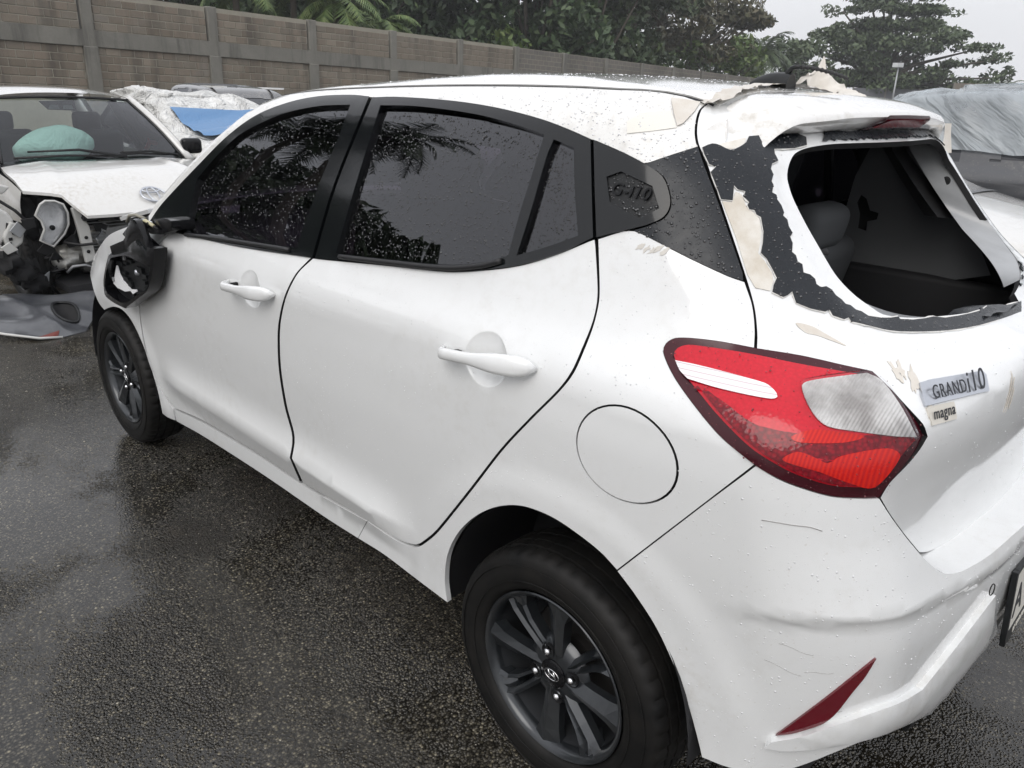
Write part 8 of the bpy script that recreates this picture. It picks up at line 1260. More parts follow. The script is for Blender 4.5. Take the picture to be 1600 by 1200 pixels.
# trees on the near side of the yard, seen as reflections in the side windows
GR = 'trees on the near side of the yard'
for k, (az, d, h, r_) in enumerate(((12, 24, 8.2, 3.4), (19, 23, 8.4, 3.4), (25.5, 22, 8.0, 3.0), (31, 22, 8.1, 2.9), (36.5, 22, 7.6, 2.7), (41.5, 23, 6.2, 2.4))):
    tree('yard_tree', ['dark yard tree reflected at the front pillar of the hatchback', 'dark yard tree reflected in the front door window', 'dark yard tree reflected at the middle pillar', 'dark yard tree reflected in the rear door window corner', 'dark yard tree reflected low in the rear door window', 'small yard tree reflected at the bottom of the rear door window'][k], polar(az, d), h, r_, .22, M_leaf, 160+k, clumps=30, leaf=.24, flat=.85, per=34, low=.12, group=GR)
palm('palm_tree', 'tall palm reflected at the top of the hatchback side windows', polar(21.0, 15.5), 8.9, 30, 2.3, 170, M_leaf, GR)
palm('palm_tree', 'second tall palm reflected at the front window top', polar(17.5, 17), 8.0, 28, 2.6, 171, M_leaf, GR)

# ================================================================ other vehicles
def lump(name, c, r_, mat, seed, parent=None, seg=14, rough_=.18):
    rr = random.Random(seed); V = []; n1, n2 = seg, seg; ph = [rr.uniform(0, 6) for _ in range(6)]
    for i in range(n1):
        a = PI*(i+.5)/n1
        for j in range(n2):
            b = 2*PI*j/n2; k = 1+rough_*(math.sin(3*a+ph[0])*math.sin(2*b+ph[1])+.6*math.sin(5*b+4*a+ph[2])); st = lambda q: math.copysign(abs(q)**.75, q)
            V.append((c[0]+r_[0]*k*st(math.sin(a))*st(math.cos(b)), c[1]+r_[1]*k*st(math.sin(a))*st(math.sin(b)), c[2]+r_[2]*k*st(math.cos(a))))
    return mesh(name, V, [(i*n2+j, i*n2+(j+1) % n2, (i+1)*n2+(j+1) % n2, (i+1)*n2+j) for i in range(n1-1) for j in range(n2)]+[tuple(range(n2))[::-1], tuple((n1-1)*n2+j for j in range(n2))], mat, parent, True, sharp=50)
def slices(zs, na=112, cx=1.25):
    """closed plan loops of the body surface -> grid of points (len(zs), na)"""
    th = np.linspace(0, 2*PI, na+1)[:-1]; out = []
    for z in zs:
        lo = np.zeros(na); hi = np.full(na, 2.6); D = np.c_[np.cos(th), np.sin(th)]
        for _ in range(26):
            m = (lo+hi)/2; P = np.c_[cx+D[:, 0]*m, D[:, 1]*m, np.full(na, z)]; o = F(P) > 0; hi = np.where(o, m, hi); lo = np.where(o, lo, m)
        out.append(np.c_[cx+D[:, 0]*lo, D[:, 1]*lo, np.full(na, z)])
    return np.array(out)
ZS = np.concatenate([np.arange(.26, .84, .058), np.arange(.85, 1.505, .0145), [1.512, 1.519, 1.524]])
BODY = slices(ZS); NZ, NA = BODY.shape[:2]
BN = grad(BODY.reshape(-1, 3)).reshape(NZ, NA, 3)
def cell_class():
    C = (BODY[:-1]+BODY[1:]+np.roll(BODY, -1, 1)[:-1]+np.roll(BODY, -1, 1)[1:])/4; x, y, z = C[..., 0], np.abs(C[..., 1]), C[..., 2]
    sz = sz_of(np.c_[x.ravel(), y.ravel(), z.ravel()]); g = np.zeros(len(sz), bool)
    for k in ('front_glass', 'rear_glass', 'quarter_glass'): g |= pip(sz, OUT[k])
    g = g.reshape(x.shape)
    g |= (x > 1.70) & (z > 1.15) & (y < .58+.16*(1.4-z)*1.5) & (z < 1.42)
    g |= (x < .05) & (y < .46) & (z > 1.13) & (z < 1.40)
    arch = (np.hypot(x, z-.3) < .345) | (np.hypot(x-2.45, z-.3) < .345)
    return g, arch
CG, CA = cell_class()
def generic_car(name, label, loc, yaw, mat, scale=(1, 1, 1), group=None, cat='car', glass=None, wheels=True):
    t = tag(empty(name, loc, (0, 0, yaw)), label, cat, group); t.scale = scale
    idx = lambda j, i: j*NA+i % NA
    fb_ = []; fg = []
    for j in range(NZ-1):
        for i in range(NA):
            if CA[j, i]: continue
            (fg if CG[j, i] else fb_).append((idx(j, i), idx(j, i+1), idx(j+1, i+1), idx(j+1, i)))
    fb_.append(tuple(idx(NZ-1, i) for i in range(NA)))
    V = BODY.reshape(-1, 3); mesh('body', V, fb_, mat, t, True, normals=BN.reshape(-1, 3))
    mesh('window_glass', V-BN.reshape(-1, 3)*.006, fg, glass or M_tint, t, True, normals=BN.reshape(-1, 3))
    MB().box((1.2, 0, .55), (3.3, 1.2, .5)).build('cabin_floor', M_interior, t)
    if wheels:
        for x, sd_ in ((0, 1), (2.45, 1), (0, -1), (2.45, -1)):
            w_ = empty('wheel', parent=t); w_.location = (x, sd_*.72, .2915); w_.rotation_euler = (0, rng.uniform(0, 6), 0 if sd_ > 0 else PI)
            for ch in wheel0.children:
                if ch.name.split('.')[0] in ('tyre', 'rim', 'rim_barrel', 'spoke', 'hub_face'):
                    c = ch.copy(); COL.objects.link(c); c.parent = w_
    for sd_ in (1, -1):
        soft_box('headlamp', (2.93, sd_*.52, .74), (.18, .26, .12), M_clear, t, 0, .03)
        soft_box('tail_lamp', (-.52, sd_*.60, .98), (.12, .16, .14), M_lens, t, 0, .03)
    return t
def cover(name, label, car_, zlow, mat, cat, fold=.035, seed=3, test=None, off=.02, freq=7., thick=.0):
    """sheet draped over a car: the body slices pushed outwards with folds"""
    r = np.random.default_rng(seed); ph = r.uniform(0, 6, 12); P = BODY.copy(); x, y, z = P[..., 0], P[..., 1], P[..., 2]
    d = np.zeros_like(x)
    for k in range(6):
        a = ph[k]; d += np.abs(np.sin(freq*(.6+.35*k)*(x*math.cos(a)+y*math.sin(a)*1.4+z*.5*math.cos(2*a))+ph[k+6]+1.3*np.sin(3*x+4*z+ph[k])))/(1+.5*k)
    d = d/ d.max(); Q = P+BN*(off+fold*(1-d)**1.5)[..., None]
    Q[..., 2] += .008*np.sin(9*x+7*y); sel = []
    for j in range(NZ-1):
        for i in range(NA):
            c = (P[j, i]+P[j+1, (i+1) % NA])/2
            zl = zlow(c) if callable(zlow) else zlow
            if c[2] > zl and (test is None or test(c)): sel.append((j*NA+i, j*NA+(i+1) % NA, (j+1)*NA+(i+1) % NA, (j+1)*NA+i))
    if test is None or test(np.array([1.2, 0, 1.5])): sel.append(tuple((NZ-1)*NA+i for i in range(NA)))
    o = mesh(name, Q.reshape(-1, 3), sel, mat, None, True); tag(o, label, cat)
    o.location = car_.location; o.rotation_euler = car_.rotation_euler; o.scale = car_.scale
    if thick:
        sm_ = o.modifiers.new('thick', 'SOLIDIFY'); sm_.thickness = thick; sm_.offset = 1
    return o
M_maroon = paint_mat('maroon_paint', (.14, .012, .018)); M_darkpaint = paint_mat('dark_grey_paint', (.045, .047, .052), dirt=1.2); M_silverp = paint_mat('silver_paint', (.42, .43, .44)); M_offwhite = paint_mat('dirty_white_paint', (.62, .615, .595), dirt=1.8)
M_tarpw = Mat('white_tarp', base=(.66, .66, .64), rough=.45); _v = M_tarpw.coord('Object'); M_tarpw.set('base', M_tarpw.mix(M_tarpw.ramp(M_tarpw.noise(_v, 3, 4), [(.5, 0), (.75, .5)]), (.74, .74, .72), (.50, .49, .46))); M_tarpw.set('normal', M_tarpw.bump(M_tarpw.noise(_v, 3.5, 4, .5, 3.0), 1., .16))
M_tarpb = Mat('blue_tarp', base=(.09, .21, .40), rough=.4); _v = M_tarpb.coord('Object'); M_tarpb.set('normal', M_tarpb.bump(M_tarpb.noise(_v, 7, 4, .6, 1.2), .4, .03))
def film_plastic():
    m = Mat('clear_plastic_film', base=(.62, .67, .70), rough=.12, spec=.6, coat=.5); v = m.coord('Object')
    tr_ = m.n('ShaderNodeBsdfTransparent'); m.plug(tr_, 0, (.82, .86, .88)); mxs = m.n('ShaderNodeMixShader'); vr_ = m.coord('Object', rot=(.5, .45, 0)); mp2 = m.n('ShaderNodeMapping'); m.plug(mp2, 'Scale', (.5, .9, 5.)); m.t.links.new(vr_, mp2.inputs[0]); vs_ = mp2.outputs[0]; m.t.links.new(m.ramp(m.noise(vs_, 1.6, 5, .6, .6), [(.3, .28), (.7, .62)]), mxs.inputs[0])
    m.t.links.new(tr_.outputs[0], mxs.inputs[1]); m.t.links.new(m.b.outputs[0], mxs.inputs[2]); m.t.links.new(mxs.outputs[0], m.out.inputs[0])
    m.set('normal', m.bump(m.noise(vs_, 2.4, 4, .5, .6), 1., .09)); return m
M_film_clear = film_plastic()
maroon = generic_car('maroon_car', 'maroon car under white and blue tarps beside the wrecked white car', (10.5, -2.75, 0), PI, M_maroon, (1, 1, .86))
cover('white_tarp', 'crumpled white tarp over the maroon car roof and side', maroon, .60, M_tarpw, 'tarp', .13, 8, lambda c: abs(math.atan2(c[1], c[0]-1.25)) > .22 or c[2] > 1.3, .02, 5.)
V = []; nb1, nb2 = 30, 30
U_, V_ = [q.ravel() for q in np.meshgrid(np.linspace(0, 1, nb1), np.linspace(0, 1, nb2), indexing='ij')]
yb_t = -.60+1.32*V_; xb_t = 1.68+.36*V_*(1-V_)+(.85+.35*V_-.15*np.sin(3*V_))*U_
V = np.c_[xb_t, yb_t, surf_top(np.c_[xb_t, np.minimum(.70, np.abs(yb_t))])[:, 2]+.10+.03*np.abs(np.sin(9*U_+5*V_))*(.4+U_)-.25*np.maximum(0, np.abs(yb_t)-.62)]
bt = mesh('blue_tarp', V, [(i*nb2+j, (i+1)*nb2+j, (i+1)*nb2+j+1, i*nb2+j+1) for i in range(nb1-1) for j in range(nb2-1)], M_tarpb, None, True)
tag(bt, 'blue tarp spread over the maroon car windscreen', 'tarp'); bt.location = maroon.location; bt.rotation_euler = maroon.rotation_euler; bt.scale = maroon.scale
lt = lump('crumpled_tarp', (9.6, -2.15, 1.30), (.40, .26, .10), M_tarpw, 37, None, 24, .22); tag(lt, 'bunched end of white tarp piled on the roof of the maroon car', 'tarp')
dark1 = generic_car('dark_car', 'black car behind the tarped car with a pale strip along its roof edge', (13.4, -4.7, 0), PI, M_darkpaint, (1, 1, .97), 'cars parked in the row by the wall')
MB().box((1.2, .50, 1.475), (1.3, .05, .03)).build('roof_bar', M_white, dark1); MB().box((1.2, -.50, 1.475), (1.3, .05, .03)).build('roof_bar', M_white, dark1)
silv = generic_car('silver_car', 'silver car roof just showing above the hatchback roof front', (9.6, -6.3, 0), PI, M_silverp, (1, 1, 1.055), 'cars parked in the row by the wall')
whitec = generic_car('white_neighbour_car', 'dirty white car parked beyond the smashed rear window of the hatchback', (2.62, -3.0, 0), PI, M_offwhite, (1, 1, .985), None, 'car')
# cowl strip of the neighbour car
V = []; ycow = np.linspace(-.72, .72, 25)
for y in ycow:
    xx = 2.19+.05*(1-(y/.72)**2); z = float(surf_top(np.array([[xx, y]]))[0, 2])
    V += [(xx-.02, y, z+.006), (xx+.025, y, z+.004)]
mesh('cowl_strip', V, [(2*i, 2*i+1, 2*i+3, 2*i+2) for i in range(24)], M_trim, whitec, True)
darkc = generic_car('wrapped_dark_car', 'dark dusty car wrapped in clear plastic behind the dirty white car', (-.35, -5.0, 0), 0, M_darkpaint, (1.15, 1.1, 1.065))
cover('plastic_wrap', 'wrinkled clear plastic film stretched over the dark car windows and roof', darkc, 1.12, M_film_clear, 'plastic sheet', .075, 21, None, .012, 13.)

# ---------------------------------------------------------------- wrecked white car, nose towards us, front end torn off
wreck = tag(empty('wrecked_white_car', (4.677, -.266, 0), (0, 0, -3.1058542)), 'white car with its front bumper torn off, engine bay exposed and mint airbag inside', 'car')
wreck.scale = (.9377,)*3
def zh(x, y):
    u = np.clip((x+.92)/.9, -.2, 1.1); return .985-.05*u-.20*np.clip(u, 0, 2)**3-.06*y*y*(.5+np.clip(u, 0, 1))
side_r = [(-.80, -.735), (-.674, -.755), (-.461, -.757), (-.296, -.765)]; low_r = [(-.218, -.617), (-.176, -.565), (-.088, -.537), (.012, -.482), (.03, -.302), (.035, -.1)]
rear_ = [(-.845+.10*(1-(y/.735)**2)*-.3, y) for y in np.linspace(-.6, .6, 9)]
hood_out = rear_+[(x, -y) for x, y in side_r]+[(x, -y) for x, y in low_r]+low_r[::-1]+side_r[::-1]
v2, fc, bd = cdt(hood_out, .04); nb = len(v2)
crease = .012*np.exp(-((np.abs(v2[:, 1])-.45-.15*(v2[:, 0]+.8))/.03)**2)+.006*np.sin(7*v2[:, 0]+5*v2[:, 1])*np.exp(-((v2[:, 0]+.2)/.2)**2)
T = np.c_[v2, zh(v2[:, 0], v2[:, 1])+crease]; B_ = T-[0, 0, .02]
hood = mesh('bonnet', np.concatenate([T, B_]), [tuple(f_) for f_ in fc]+[tuple(i+nb for i in f_[::-1]) for f_ in fc]+[(b, a, a+nb, b+nb) for a, b in bd], M_offwhite, wreck, True, sharp=50)
def on_hood(x, y, dz=.0): return np.array([x, y, float(zh(np.array(x), np.array(y)))+dz])
# emblem: three interlocked ovals
def oval_on_hood(cx, cy, rx, ry, r_, name):
    t = np.linspace(0, 2*PI, 33); pts = np.array([on_hood(cx+rx*math.cos(q)*.75, cy+ry*math.sin(q), .012+.006) for q in t]); return MB().tube(pts, r_, 6, False)
mb = oval_on_hood(-.078, .03, .088, .088, .008, '')
for cx, cy, rx, ry in ((-.078, .03, .085, .035), (-.122, .03, .036, .060)):
    t = np.linspace(0, 2*PI, 33); mb.tube(np.array([on_hood(cx+rx*.8*math.cos(q), cy+ry*math.sin(q), .018) for q in t]), .006, 6, False)
mb.build('emblem', M_badge, hood, True)
# windscreen and greenhouse
def ws_pt(u, v):   # u -1..1 across, v 0..1 up
    yb, yt = .70*u, .53*u; xb, xt = -.80-.14*u*u, -1.46-.10*u*u; zb, zt = .975-.01*u*u, 1.435-.02*u*u
    bow = .03*math.sin(PI*v); return np.array([xb+(xt-xb)*v+bow*.6, yb+(yt-yb)*v, zb+(zt-zb)*v+bow*.7])
nu, nv = 17, 9; V = [ws_pt(-1+2*i/(nu-1), j/(nv-1)) for j in range(nv) for i in range(nu)]; M_ws = glass_mat('wreck_windscreen', (.78, .87, .85), ior=1.5)
mesh('windscreen', V, [(j*nu+i, j*nu+i+1, (j+1)*nu+i+1, (j+1)*nu+i) for j in range(nv-1) for i in range(nu-1)], M_ws, wreck, True)
# black ceramic border of the screen
for pts in ([ws_pt(-1+2*i/16, .985)+[.0, 0, .004] for i in range(17)], [ws_pt(-.985, j/8)+[0, 0, .003] for j in range(9)], [ws_pt(.985, j/8)+[0, 0, .003] for j in range(9)]):
    MB().tube(pts, .011, 5).build('screen_border', M_rubber, wreck, True)
for s_ in (1, -1):
    pts = [ws_pt(s_*1.03, v)+[-.012, s_*.014, .008] for v in np.linspace(-.06, 1.0, 9)]
    pil = MB().tube(pts, np.linspace(.040, .034, 9), 8).build('windscreen_pillar', M_offwhite, wreck, True)
# roof
V = []; nx_, ny_ = 15, 17
for i in range(nx_):
    x = -1.45-1.75*i/(nx_-1)
    for j in range(ny_):
        u = -1+2*j/(ny_-1); w_ = .555+.02*math.sin(PI*i/(nx_-1)); q = i/(nx_-1)
        zz = 1.445+.085*math.sin(PI*min(1, .06+q*.75))**.8-.045*abs(u)**2.6-.10*q*q
        V.append((x-.10*u*u*(1-q), w_*u, zz))
mesh('roof', V, [(i*ny_+j, (i+1)*ny_+j, (i+1)*ny_+j+1, i*ny_+j+1) for i in range(nx_-1) for j in range(ny_-1)], M_offwhite, wreck, True)
# body sides with doors, window frames and tinted side glass
def side_pt(x, v, s_):  # v 0 sill .. 1 belt .. 2 roof edge
    if v <= 1: return np.array([x, s_*(.80+.02*math.sin(PI*v)-.015*abs(x+1.6)**1.5), .22+.74*v])
    q = v-1; return np.array([x, s_*(.79-.225*q-.015*abs(x+1.6)**1.5), .96+.465*q])
for s_ in (1, -1):
    xs_ = np.linspace(-.92, -3.35, 26); vs_ = np.linspace(0, 1, 9)
    V = [side_pt(x, v, s_) for v in vs_ for x in xs_]; n = len(xs_); mesh('door_side', V, [(j*n+i, j*n+i+1, (j+1)*n+i+1, (j+1)*n+i) for j in range(8) for i in range(n-1)], M_offwhite, wreck, True)
    for xa, xb in ((-1.05, -1.98), (-2.06, -2.75)):
        xs2 = np.linspace(xa, xb, 8); V = []
        for v in np.linspace(1, 1.93, 6):
            for x in xs2: V.append(side_pt(x-(.62*(v-1) if xa > -1.1 and x > -1.6 else 0)*min(1, max(0, (x+1.75)/.7)), v, s_))
        mesh('side_glass', V, [(j*8+i, j*8+i+1, (j+1)*8+i+1, (j+1)*8+i) for j in range(5) for i in range(7)], glass_mat('wreck_side_glass', (.62, .72, .70), ior=1.5), wreck, True)
    MB().tube([side_pt(-2.02, v, s_) for v in np.linspace(1, 1.95, 5)], .04, 6).build('door_pillar', M_rubber, wreck, True)
    MB().tube([side_pt(-2.9, v, s_) for v in np.linspace(1, 1.95, 5)], .09, 6).build('rear_pillar', M_offwhite, wreck, True)
    # front fender
    V = []; xs3 = np.linspace(-.92, -.32, 9)
    for k, v in enumerate(np.linspace(0, 1, 7)):
        for x in xs3: V.append((x, s_*(.80-.02*v*v+.01*math.sin(3*v)-.05*max(0, x+.6)), .62+v*(float(zh(np.array(x), np.array(.77)))-.635)))
    mesh('front_fender', V, [(j*9+i, j*9+i+1, (j+1)*9+i+1, (j+1)*9+i) for j in range(6) for i in range(8)], M_offwhite, wreck, True)
# cowl, wipers, dashboard
V = []
for i in range(17):
    u = -1+2*i/16; a = ws_pt(u, -.02); V += [a+[.06, 0, -.005], a+[-.01, 0, .012], a+[-.10, 0, -.03]]
mesh('cowl', V, [(3*i+k, 3*i+k+1, 3*i+3+k+1, 3*i+3+k) for i in range(16) for k in range(2)], M_plastic, wreck, True)
for y0, y1, hgt in ((-.62, .16, .10), (.02, .62, .06)):
    a = ws_pt(y1/.70, .02)+[.03, 0, .02]; b = ws_pt((y0+.1)/.69, .10 if hgt > .08 else .06)+[.03, 0, .03]; c = (a+b)/2+[.02, 0, hgt*.35]
    MB().tube([a, c, b], [.014, .011, .007], 6).build('wiper_arm', M_plastic, wreck, True)
    p0 = ws_pt((y0)/.70, .055)+[.025, 0, .012]; p1 = ws_pt((y1-.08)/.70, .045)+[.025, 0, .012]; MB().tube([p0, (p0+p1)/2+[.0, 0, .012], p1], .009, 6).build('wiper_blade', M_rubber, wreck, True)
soft_box('dashboard', (-1.06, 0, .88), (.34, 1.28, .16), M_interior, wreck, 0, .05)
# sensor housing and mirror behind the screen
MB().prism([(-.21, 1.40), (-.15, 1.335), (.06, 1.328), (.05, 1.408)], -1.46, -1.43, 'x').build('sensor_housing', M_interior, wreck)
for y in (-.11, -.005): MB().prism([(y-.045, 1.342), (y+.04, 1.340), (y+.03, 1.372), (y-.03, 1.374)], -1.428, -1.424, 'x').build('sensor_window', M_trim, wreck)
# deployed airbag
M_bag = Mat('mint_airbag', base=(.56, .78, .72), rough=.7); _v = M_bag.coord('Object'); M_bag.set('normal', M_bag.bump(M_bag.noise(_v, 7, 4, .6, 1.), .6, .04))
V = []; nb_, ns_ = 22, 16
for i in range(nb_):
    u = i/(nb_-1); 
    for j in range(ns_):
        a = 2*PI*j/ns_; prof = math.sin(PI*min(.985, max(.015, u)))**.42
        yv = -.52+.58*u; rr = .155*prof*(1+.10*math.sin(3*a+5*u)+.05*math.sin(7*u+2*a)); V.append((-1.20+rr*math.cos(a)*.9, yv, 1.035+.05*u+rr*math.sin(a)*.95))
mesh('airbag', V, [(i*ns_+j, i*ns_+(j+1) % ns_, (i+1)*ns_+(j+1) % ns_, (i+1)*ns_+j) for i in range(nb_-1) for j in range(ns_)]+[tuple(range(ns_))[::-1], tuple((nb_-1)*ns_+j for j in range(ns_))], M_bag, wreck, True)
for y in (-.36, .36):
    soft_box('front_seat_back', (-2.0, y, .85), (.16, .46, .62), M_interior, wreck, .2, .05); soft_box('front_head_restraint', (-2.1, y, 1.22), (.09, .24, .16), M_interior, wreck, .15, .04)
soft_box('rear_seat', (-2.85, 0, .8), (.2, 1.2, .55), M_interior, wreck, .2, .05)
MB().box((-2.1, 0, .42), (2.4, 1.4, .3)).build('floor_pan', M_interior, wreck)
V = [(-3.3, -.6, .5), (-3.3, .6, .5), (-3.3, .6, .98), (-3.3, -.6, .98)]; mesh('tail_panel', V, [(0, 1, 2, 3)], M_interior, wreck, False)
MB().tube([(-1.75, .72, .98), (-1.72, .75, 1.05), (-1.68, .74, 1.12)], .02, 6).build('belt_strap', Mat('red_strap', base=(.35, .06, .05), rough=.6), wreck, True)
# door mirror
o = soft_box('door_mirror', (-1.0, .80, 1.06), (.10, .17, .13), M_black_gloss, wreck, 0, .035)
o = soft_box('door_mirror', (-1.0, -.86, 1.06), (.10, .17, .13), M_black_gloss, wreck, 0, .035)
# exposed engine bay
MB().box((-.72, 0, .55), (.06, 1.45, .75)).build('bulkhead', M_interior, wreck)
for s_ in (1, -1): MB().box((-.58, s_*.62, .50), (.30, .05, .55)).build('inner_wing', M_interior, wreck)
MB().box((-.40, 0, .17), (.66, 1.3, .05)).build('undertray', M_interior, wreck)
M_cast = Mat('cast_aluminium', rough=.42, metal=.7); _v = M_cast.coord('Object'); M_cast.set('base', M_cast.mix(M_cast.ramp(M_cast.noise(_v, 14, 5), [(.35, 0), (.7, 1)]), (.46, .46, .44), (.16, .15, .13))); M_cast.set('normal', M_cast.bump(M_cast.noise(_v, 60, 3), .4, .004))
M_greym = Mat('grey_steel', base=(.30, .31, .32), rough=.45, metal=.3)
M_whiteplastic = Mat('pale_bracket', base=(.52, .52, .50), rough=.5)
# gearbox housing: lumpy casting
lump('gearbox', (-.38, -.50, .345), (.13, .15, .085), M_cast, 3, wreck); lump('gearbox_cover', (-.33, -.36, .30), (.10, .10, .085), M_cast, 8, wreck); lump('engine_block', (-.42, -.05, .42), (.16, .30, .17), M_cast, 5, wreck); lump('starter_motor', (-.30, -.28, .20), (.06, .09, .055), M_greym, 6, wreck); lump('compressor', (-.32, .22, .28), (.08, .10, .08), M_greym, 7, wreck)
mb = MB()
for k in range(7):
    a = 2*PI*k/7; mb.tube([(-.245, -.36+.075*math.cos(a), .30+.065*math.sin(a)), (-.222, -.36+.075*math.cos(a), .30+.065*math.sin(a))], .010, 6)
mb.build('casing_bolts', M_greym, wreck, False)['kind'] = 'stuff'
# radiator support and lock panel
o = MB().prism([(-.535, .73), (-.50, .735), (-.44, .60), (-.43, .36), (-.50, .34), (-.515, .55)], -.14, -.10, 'x').build('radiator_support', M_whiteplastic, wreck); bevel(o, .006)
for z in (.66, .52, .42): MB().lathe([(0, .003), (.012, .003), (.013, 0)], 10, 'x', Matrix.Translation((-.098, -.475, z))).build('bolt_hole', M_gap, wreck, True)
MB().box((-.09, .02, .665), (.05, 1.0, .05)).build('lock_panel', M_interior, wreck)
MB().tube([(-.12, -.62, .50), (-.08, -.52, .475), (-.06, -.42, .48), (-.05, -.35, .50)], .010, 6).build('bonnet_cable', M_rubber, wreck, True)
# right headlamp unit (viewer's left), broken out of its hole
hl = [(-.726, .767), (-.69, .79), (-.633, .785), (-.583, .76), (-.563, .70), (-.570, .623), (-.607, .559), (-.69, .479), (-.764, .53), (-.725, .60), (-.735, .66), (-.765, .70)]
v2, fc, bd = cdt(hl, .025); H_ = np.array(hl); dd = seg_dist(v2, H_)
V = np.c_[-.12-.09*np.clip(dd/.07, 0, 1)**.7, v2]; M_hl = Mat('headlamp_chrome', base=(.78, .79, .80), rough=.2); _v = M_hl.coord('Object'); M_hl.set('normal', M_hl.bump(M_hl.noise(_v, 16, 3, .5, 1.), .6, .03))
hlm = mesh('headlamp', V, [tuple(f_) for f_ in fc], M_hl, wreck, True)
V2 = np.c_[-.115+.03*np.clip(dd/.07, 0, 1)**.6, v2]; mesh('headlamp_lens', V2, [tuple(f_) for f_ in fc], M_lamp_clear, hlm, True)
MB().tube(np.c_[np.full(len(H_)+1, -.115), np.vstack([H_, H_[:1]])], .009, 6, False).build('headlamp_rim', M_whiteplastic, hlm, True)
MB().lathe([(.018, .0), (.018, .01), (0, .012)], 12, 'x', Matrix.Translation((-.17, -.66, .60))).build('bulb_socket', M_gap, hlm, True)
hlm2 = mesh('headlamp', V*[1, -1, 1], [tuple(f_[::-1]) for f_ in fc], M_hl, wreck, True)
[lump('torn_liner', (-.30+.05*k_, -.80-.05*(k_ % 3)-.03*k_, .22+.085*k_), (.08, .07+.02*(k_ % 2), .07), M_gap, 40+k_, wreck, 12, .3) for k_ in range(3)]; lump('air_box', (-.46, -.72, .62), (.09, .06, .15), M_gap, 12, wreck, rough_=.12); lump('splash_guard', (-.50, -.72, .28), (.12, .07, .16), M_gap, 13, wreck, rough_=.15)
# fender end and bumper bracket at the picture's edge
br = [(-.96, .90), (-.86, .87), (-.83, .80), (-.845, .70), (-.852, .60), (-.86, .54), (-.92, .485), (-1.0, .46), (-1.05, .60), (-1.05, .85)]
V = []
ft = [(-1.15, .80), (-1.0, .80), (-.90, .72), (-.865, .66), (-.93, .56), (-1.0, .47), (-1.15, .40)]
o = MB().prism(ft, -.30, -.22, 'x').build('fender_corner', M_offwhite, wreck); bevel(o, .02, 3)
o = MB().prism([(-.90, .66), (-.84, .63), (-.835, .56), (-.85, .51), (-.90, .475), (-.95, .50), (-.96, .56)], -.24, -.19, 'x').build('bumper_bracket', M_whiteplastic, wreck); bevel(o, .012)
for y, z in ((-.87, .63), (-.895, .585), (-.92, .545), (-.93, .515)): MB().box((-.188, y, z), (.006, .022, .020)).build('bracket_slot', M_gap, wreck)
o = MB().prism([(-1.1, .93), (-.92, .905), (-.86, .885), (-.90, .845), (-1.1, .83)], -.30, -.2, 'x').build('fender_flange', M_whiteplastic, wreck); bevel(o, .01)
MB().tube([(-.3, -1.05, .86), (-.29, -.93, .80), (-.27, -.84, .72), (-.26, -.78, .64)], .012, 6).build('wiring', M_rubber, wreck, True)
rr = random.Random(14)
for k in range(16):   # bent plates and broken brackets in the open engine bay
    c_ = np.array([-.20+rr.uniform(-.12, .06), rr.uniform(-.98, -.25), rr.uniform(.18, .66)]); n3 = rr.randint(3, 5); a0 = rr.uniform(0, 6)
    poly_ = [(c_[1]+rr.uniform(.03, .075)*math.cos(a0+2*PI*q/n3), c_[2]+rr.uniform(.03, .075)*math.sin(a0+2*PI*q/n3)) for q in range(n3)]
    o = MB().prism(poly_, c_[0], c_[0]+.012, 'x').build('broken_bracket', [M_plastic, M_gap, M_greym, M_gap, M_whiteplastic, M_plastic][k % 6], wreck); bevel(o, .003, 1)
for k in range(14): MB().box((-.30, -.05, .30+.024*k), (.02, .74, .006)).build('radiator_fin', M_greym, wreck)
mb = MB(); rr = random.Random(4)
for k in range(14):
    p0 = np.array([-.28+rr.uniform(-.1, .1), rr.uniform(-.75, .3), rr.uniform(.25, .6)]); pts = [p0]
    for q in range(5): pts.append(pts[-1]+np.array([rr.uniform(-.03, .06), rr.uniform(-.07, .10), rr.uniform(-.09, .05)]))
    o = MB().tube(pts, rr.uniform(.005, .014), 6).build('hose', [M_rubber, M_greym, M_plastic][k % 3], wreck, True)
for x, sd_ in ((-.62, 1), (-3.0, 1), (-.62, -1), (-3.0, -1)):
    w_ = empty('wheel', parent=wreck); w_.location = (x, sd_*.72, .2915); w_.rotation_euler = (0, rng.uniform(0, 6), 0 if sd_ > 0 else PI)
    for ch in wheel0.children:
        if ch.name.split('.')[0] in ('tyre', 'rim', 'rim_barrel', 'spoke', 'hub_face'):
            c = ch.copy(); COL.objects.link(c); c.parent = w_

# ---------------------------------------------------------------- torn-off bumper skin lying on the ground
bump_l = tag(empty('torn_bumper_skin'), 'grey torn-off bumper skin with an oval fog lamp hole lying on the asphalt', 'bumper')
op_ = [(4.46, .90), (4.30, .83), (4.21, .68), (4.19, .56), (4.23, .43), (4.40, .30), (4.62, .22), (4.80, .28), (4.90, .42), (4.98, .58), (4.86, .70), (4.74, .80), (4.62, .90)]
fogc = np.array([4.46, .46]); fog = [(fogc[0]+.105*math.cos(t)*.95+.02*math.sin(t), fogc[1]+.062*math.sin(t)) for t in np.linspace(0, 2*PI, 25)[:-1]]
v2, fc, bd = cdt(op_, .03, [fog]); e_ = np.array(op_)
def bz_(v):
    x, y = v[:, 0], v[:, 1]; return .012+.13*ss(4.2, 4.75, x)-.05*ss(4.75, 5.0, x)+.030*np.exp(-((y-.62-.25*(x-4.5))/.035)**2)+.022*np.sin(11*x+6*y)+.014*np.sin(23*x-17*y)
T = np.c_[v2, bz_(v2)]; n = len(v2)
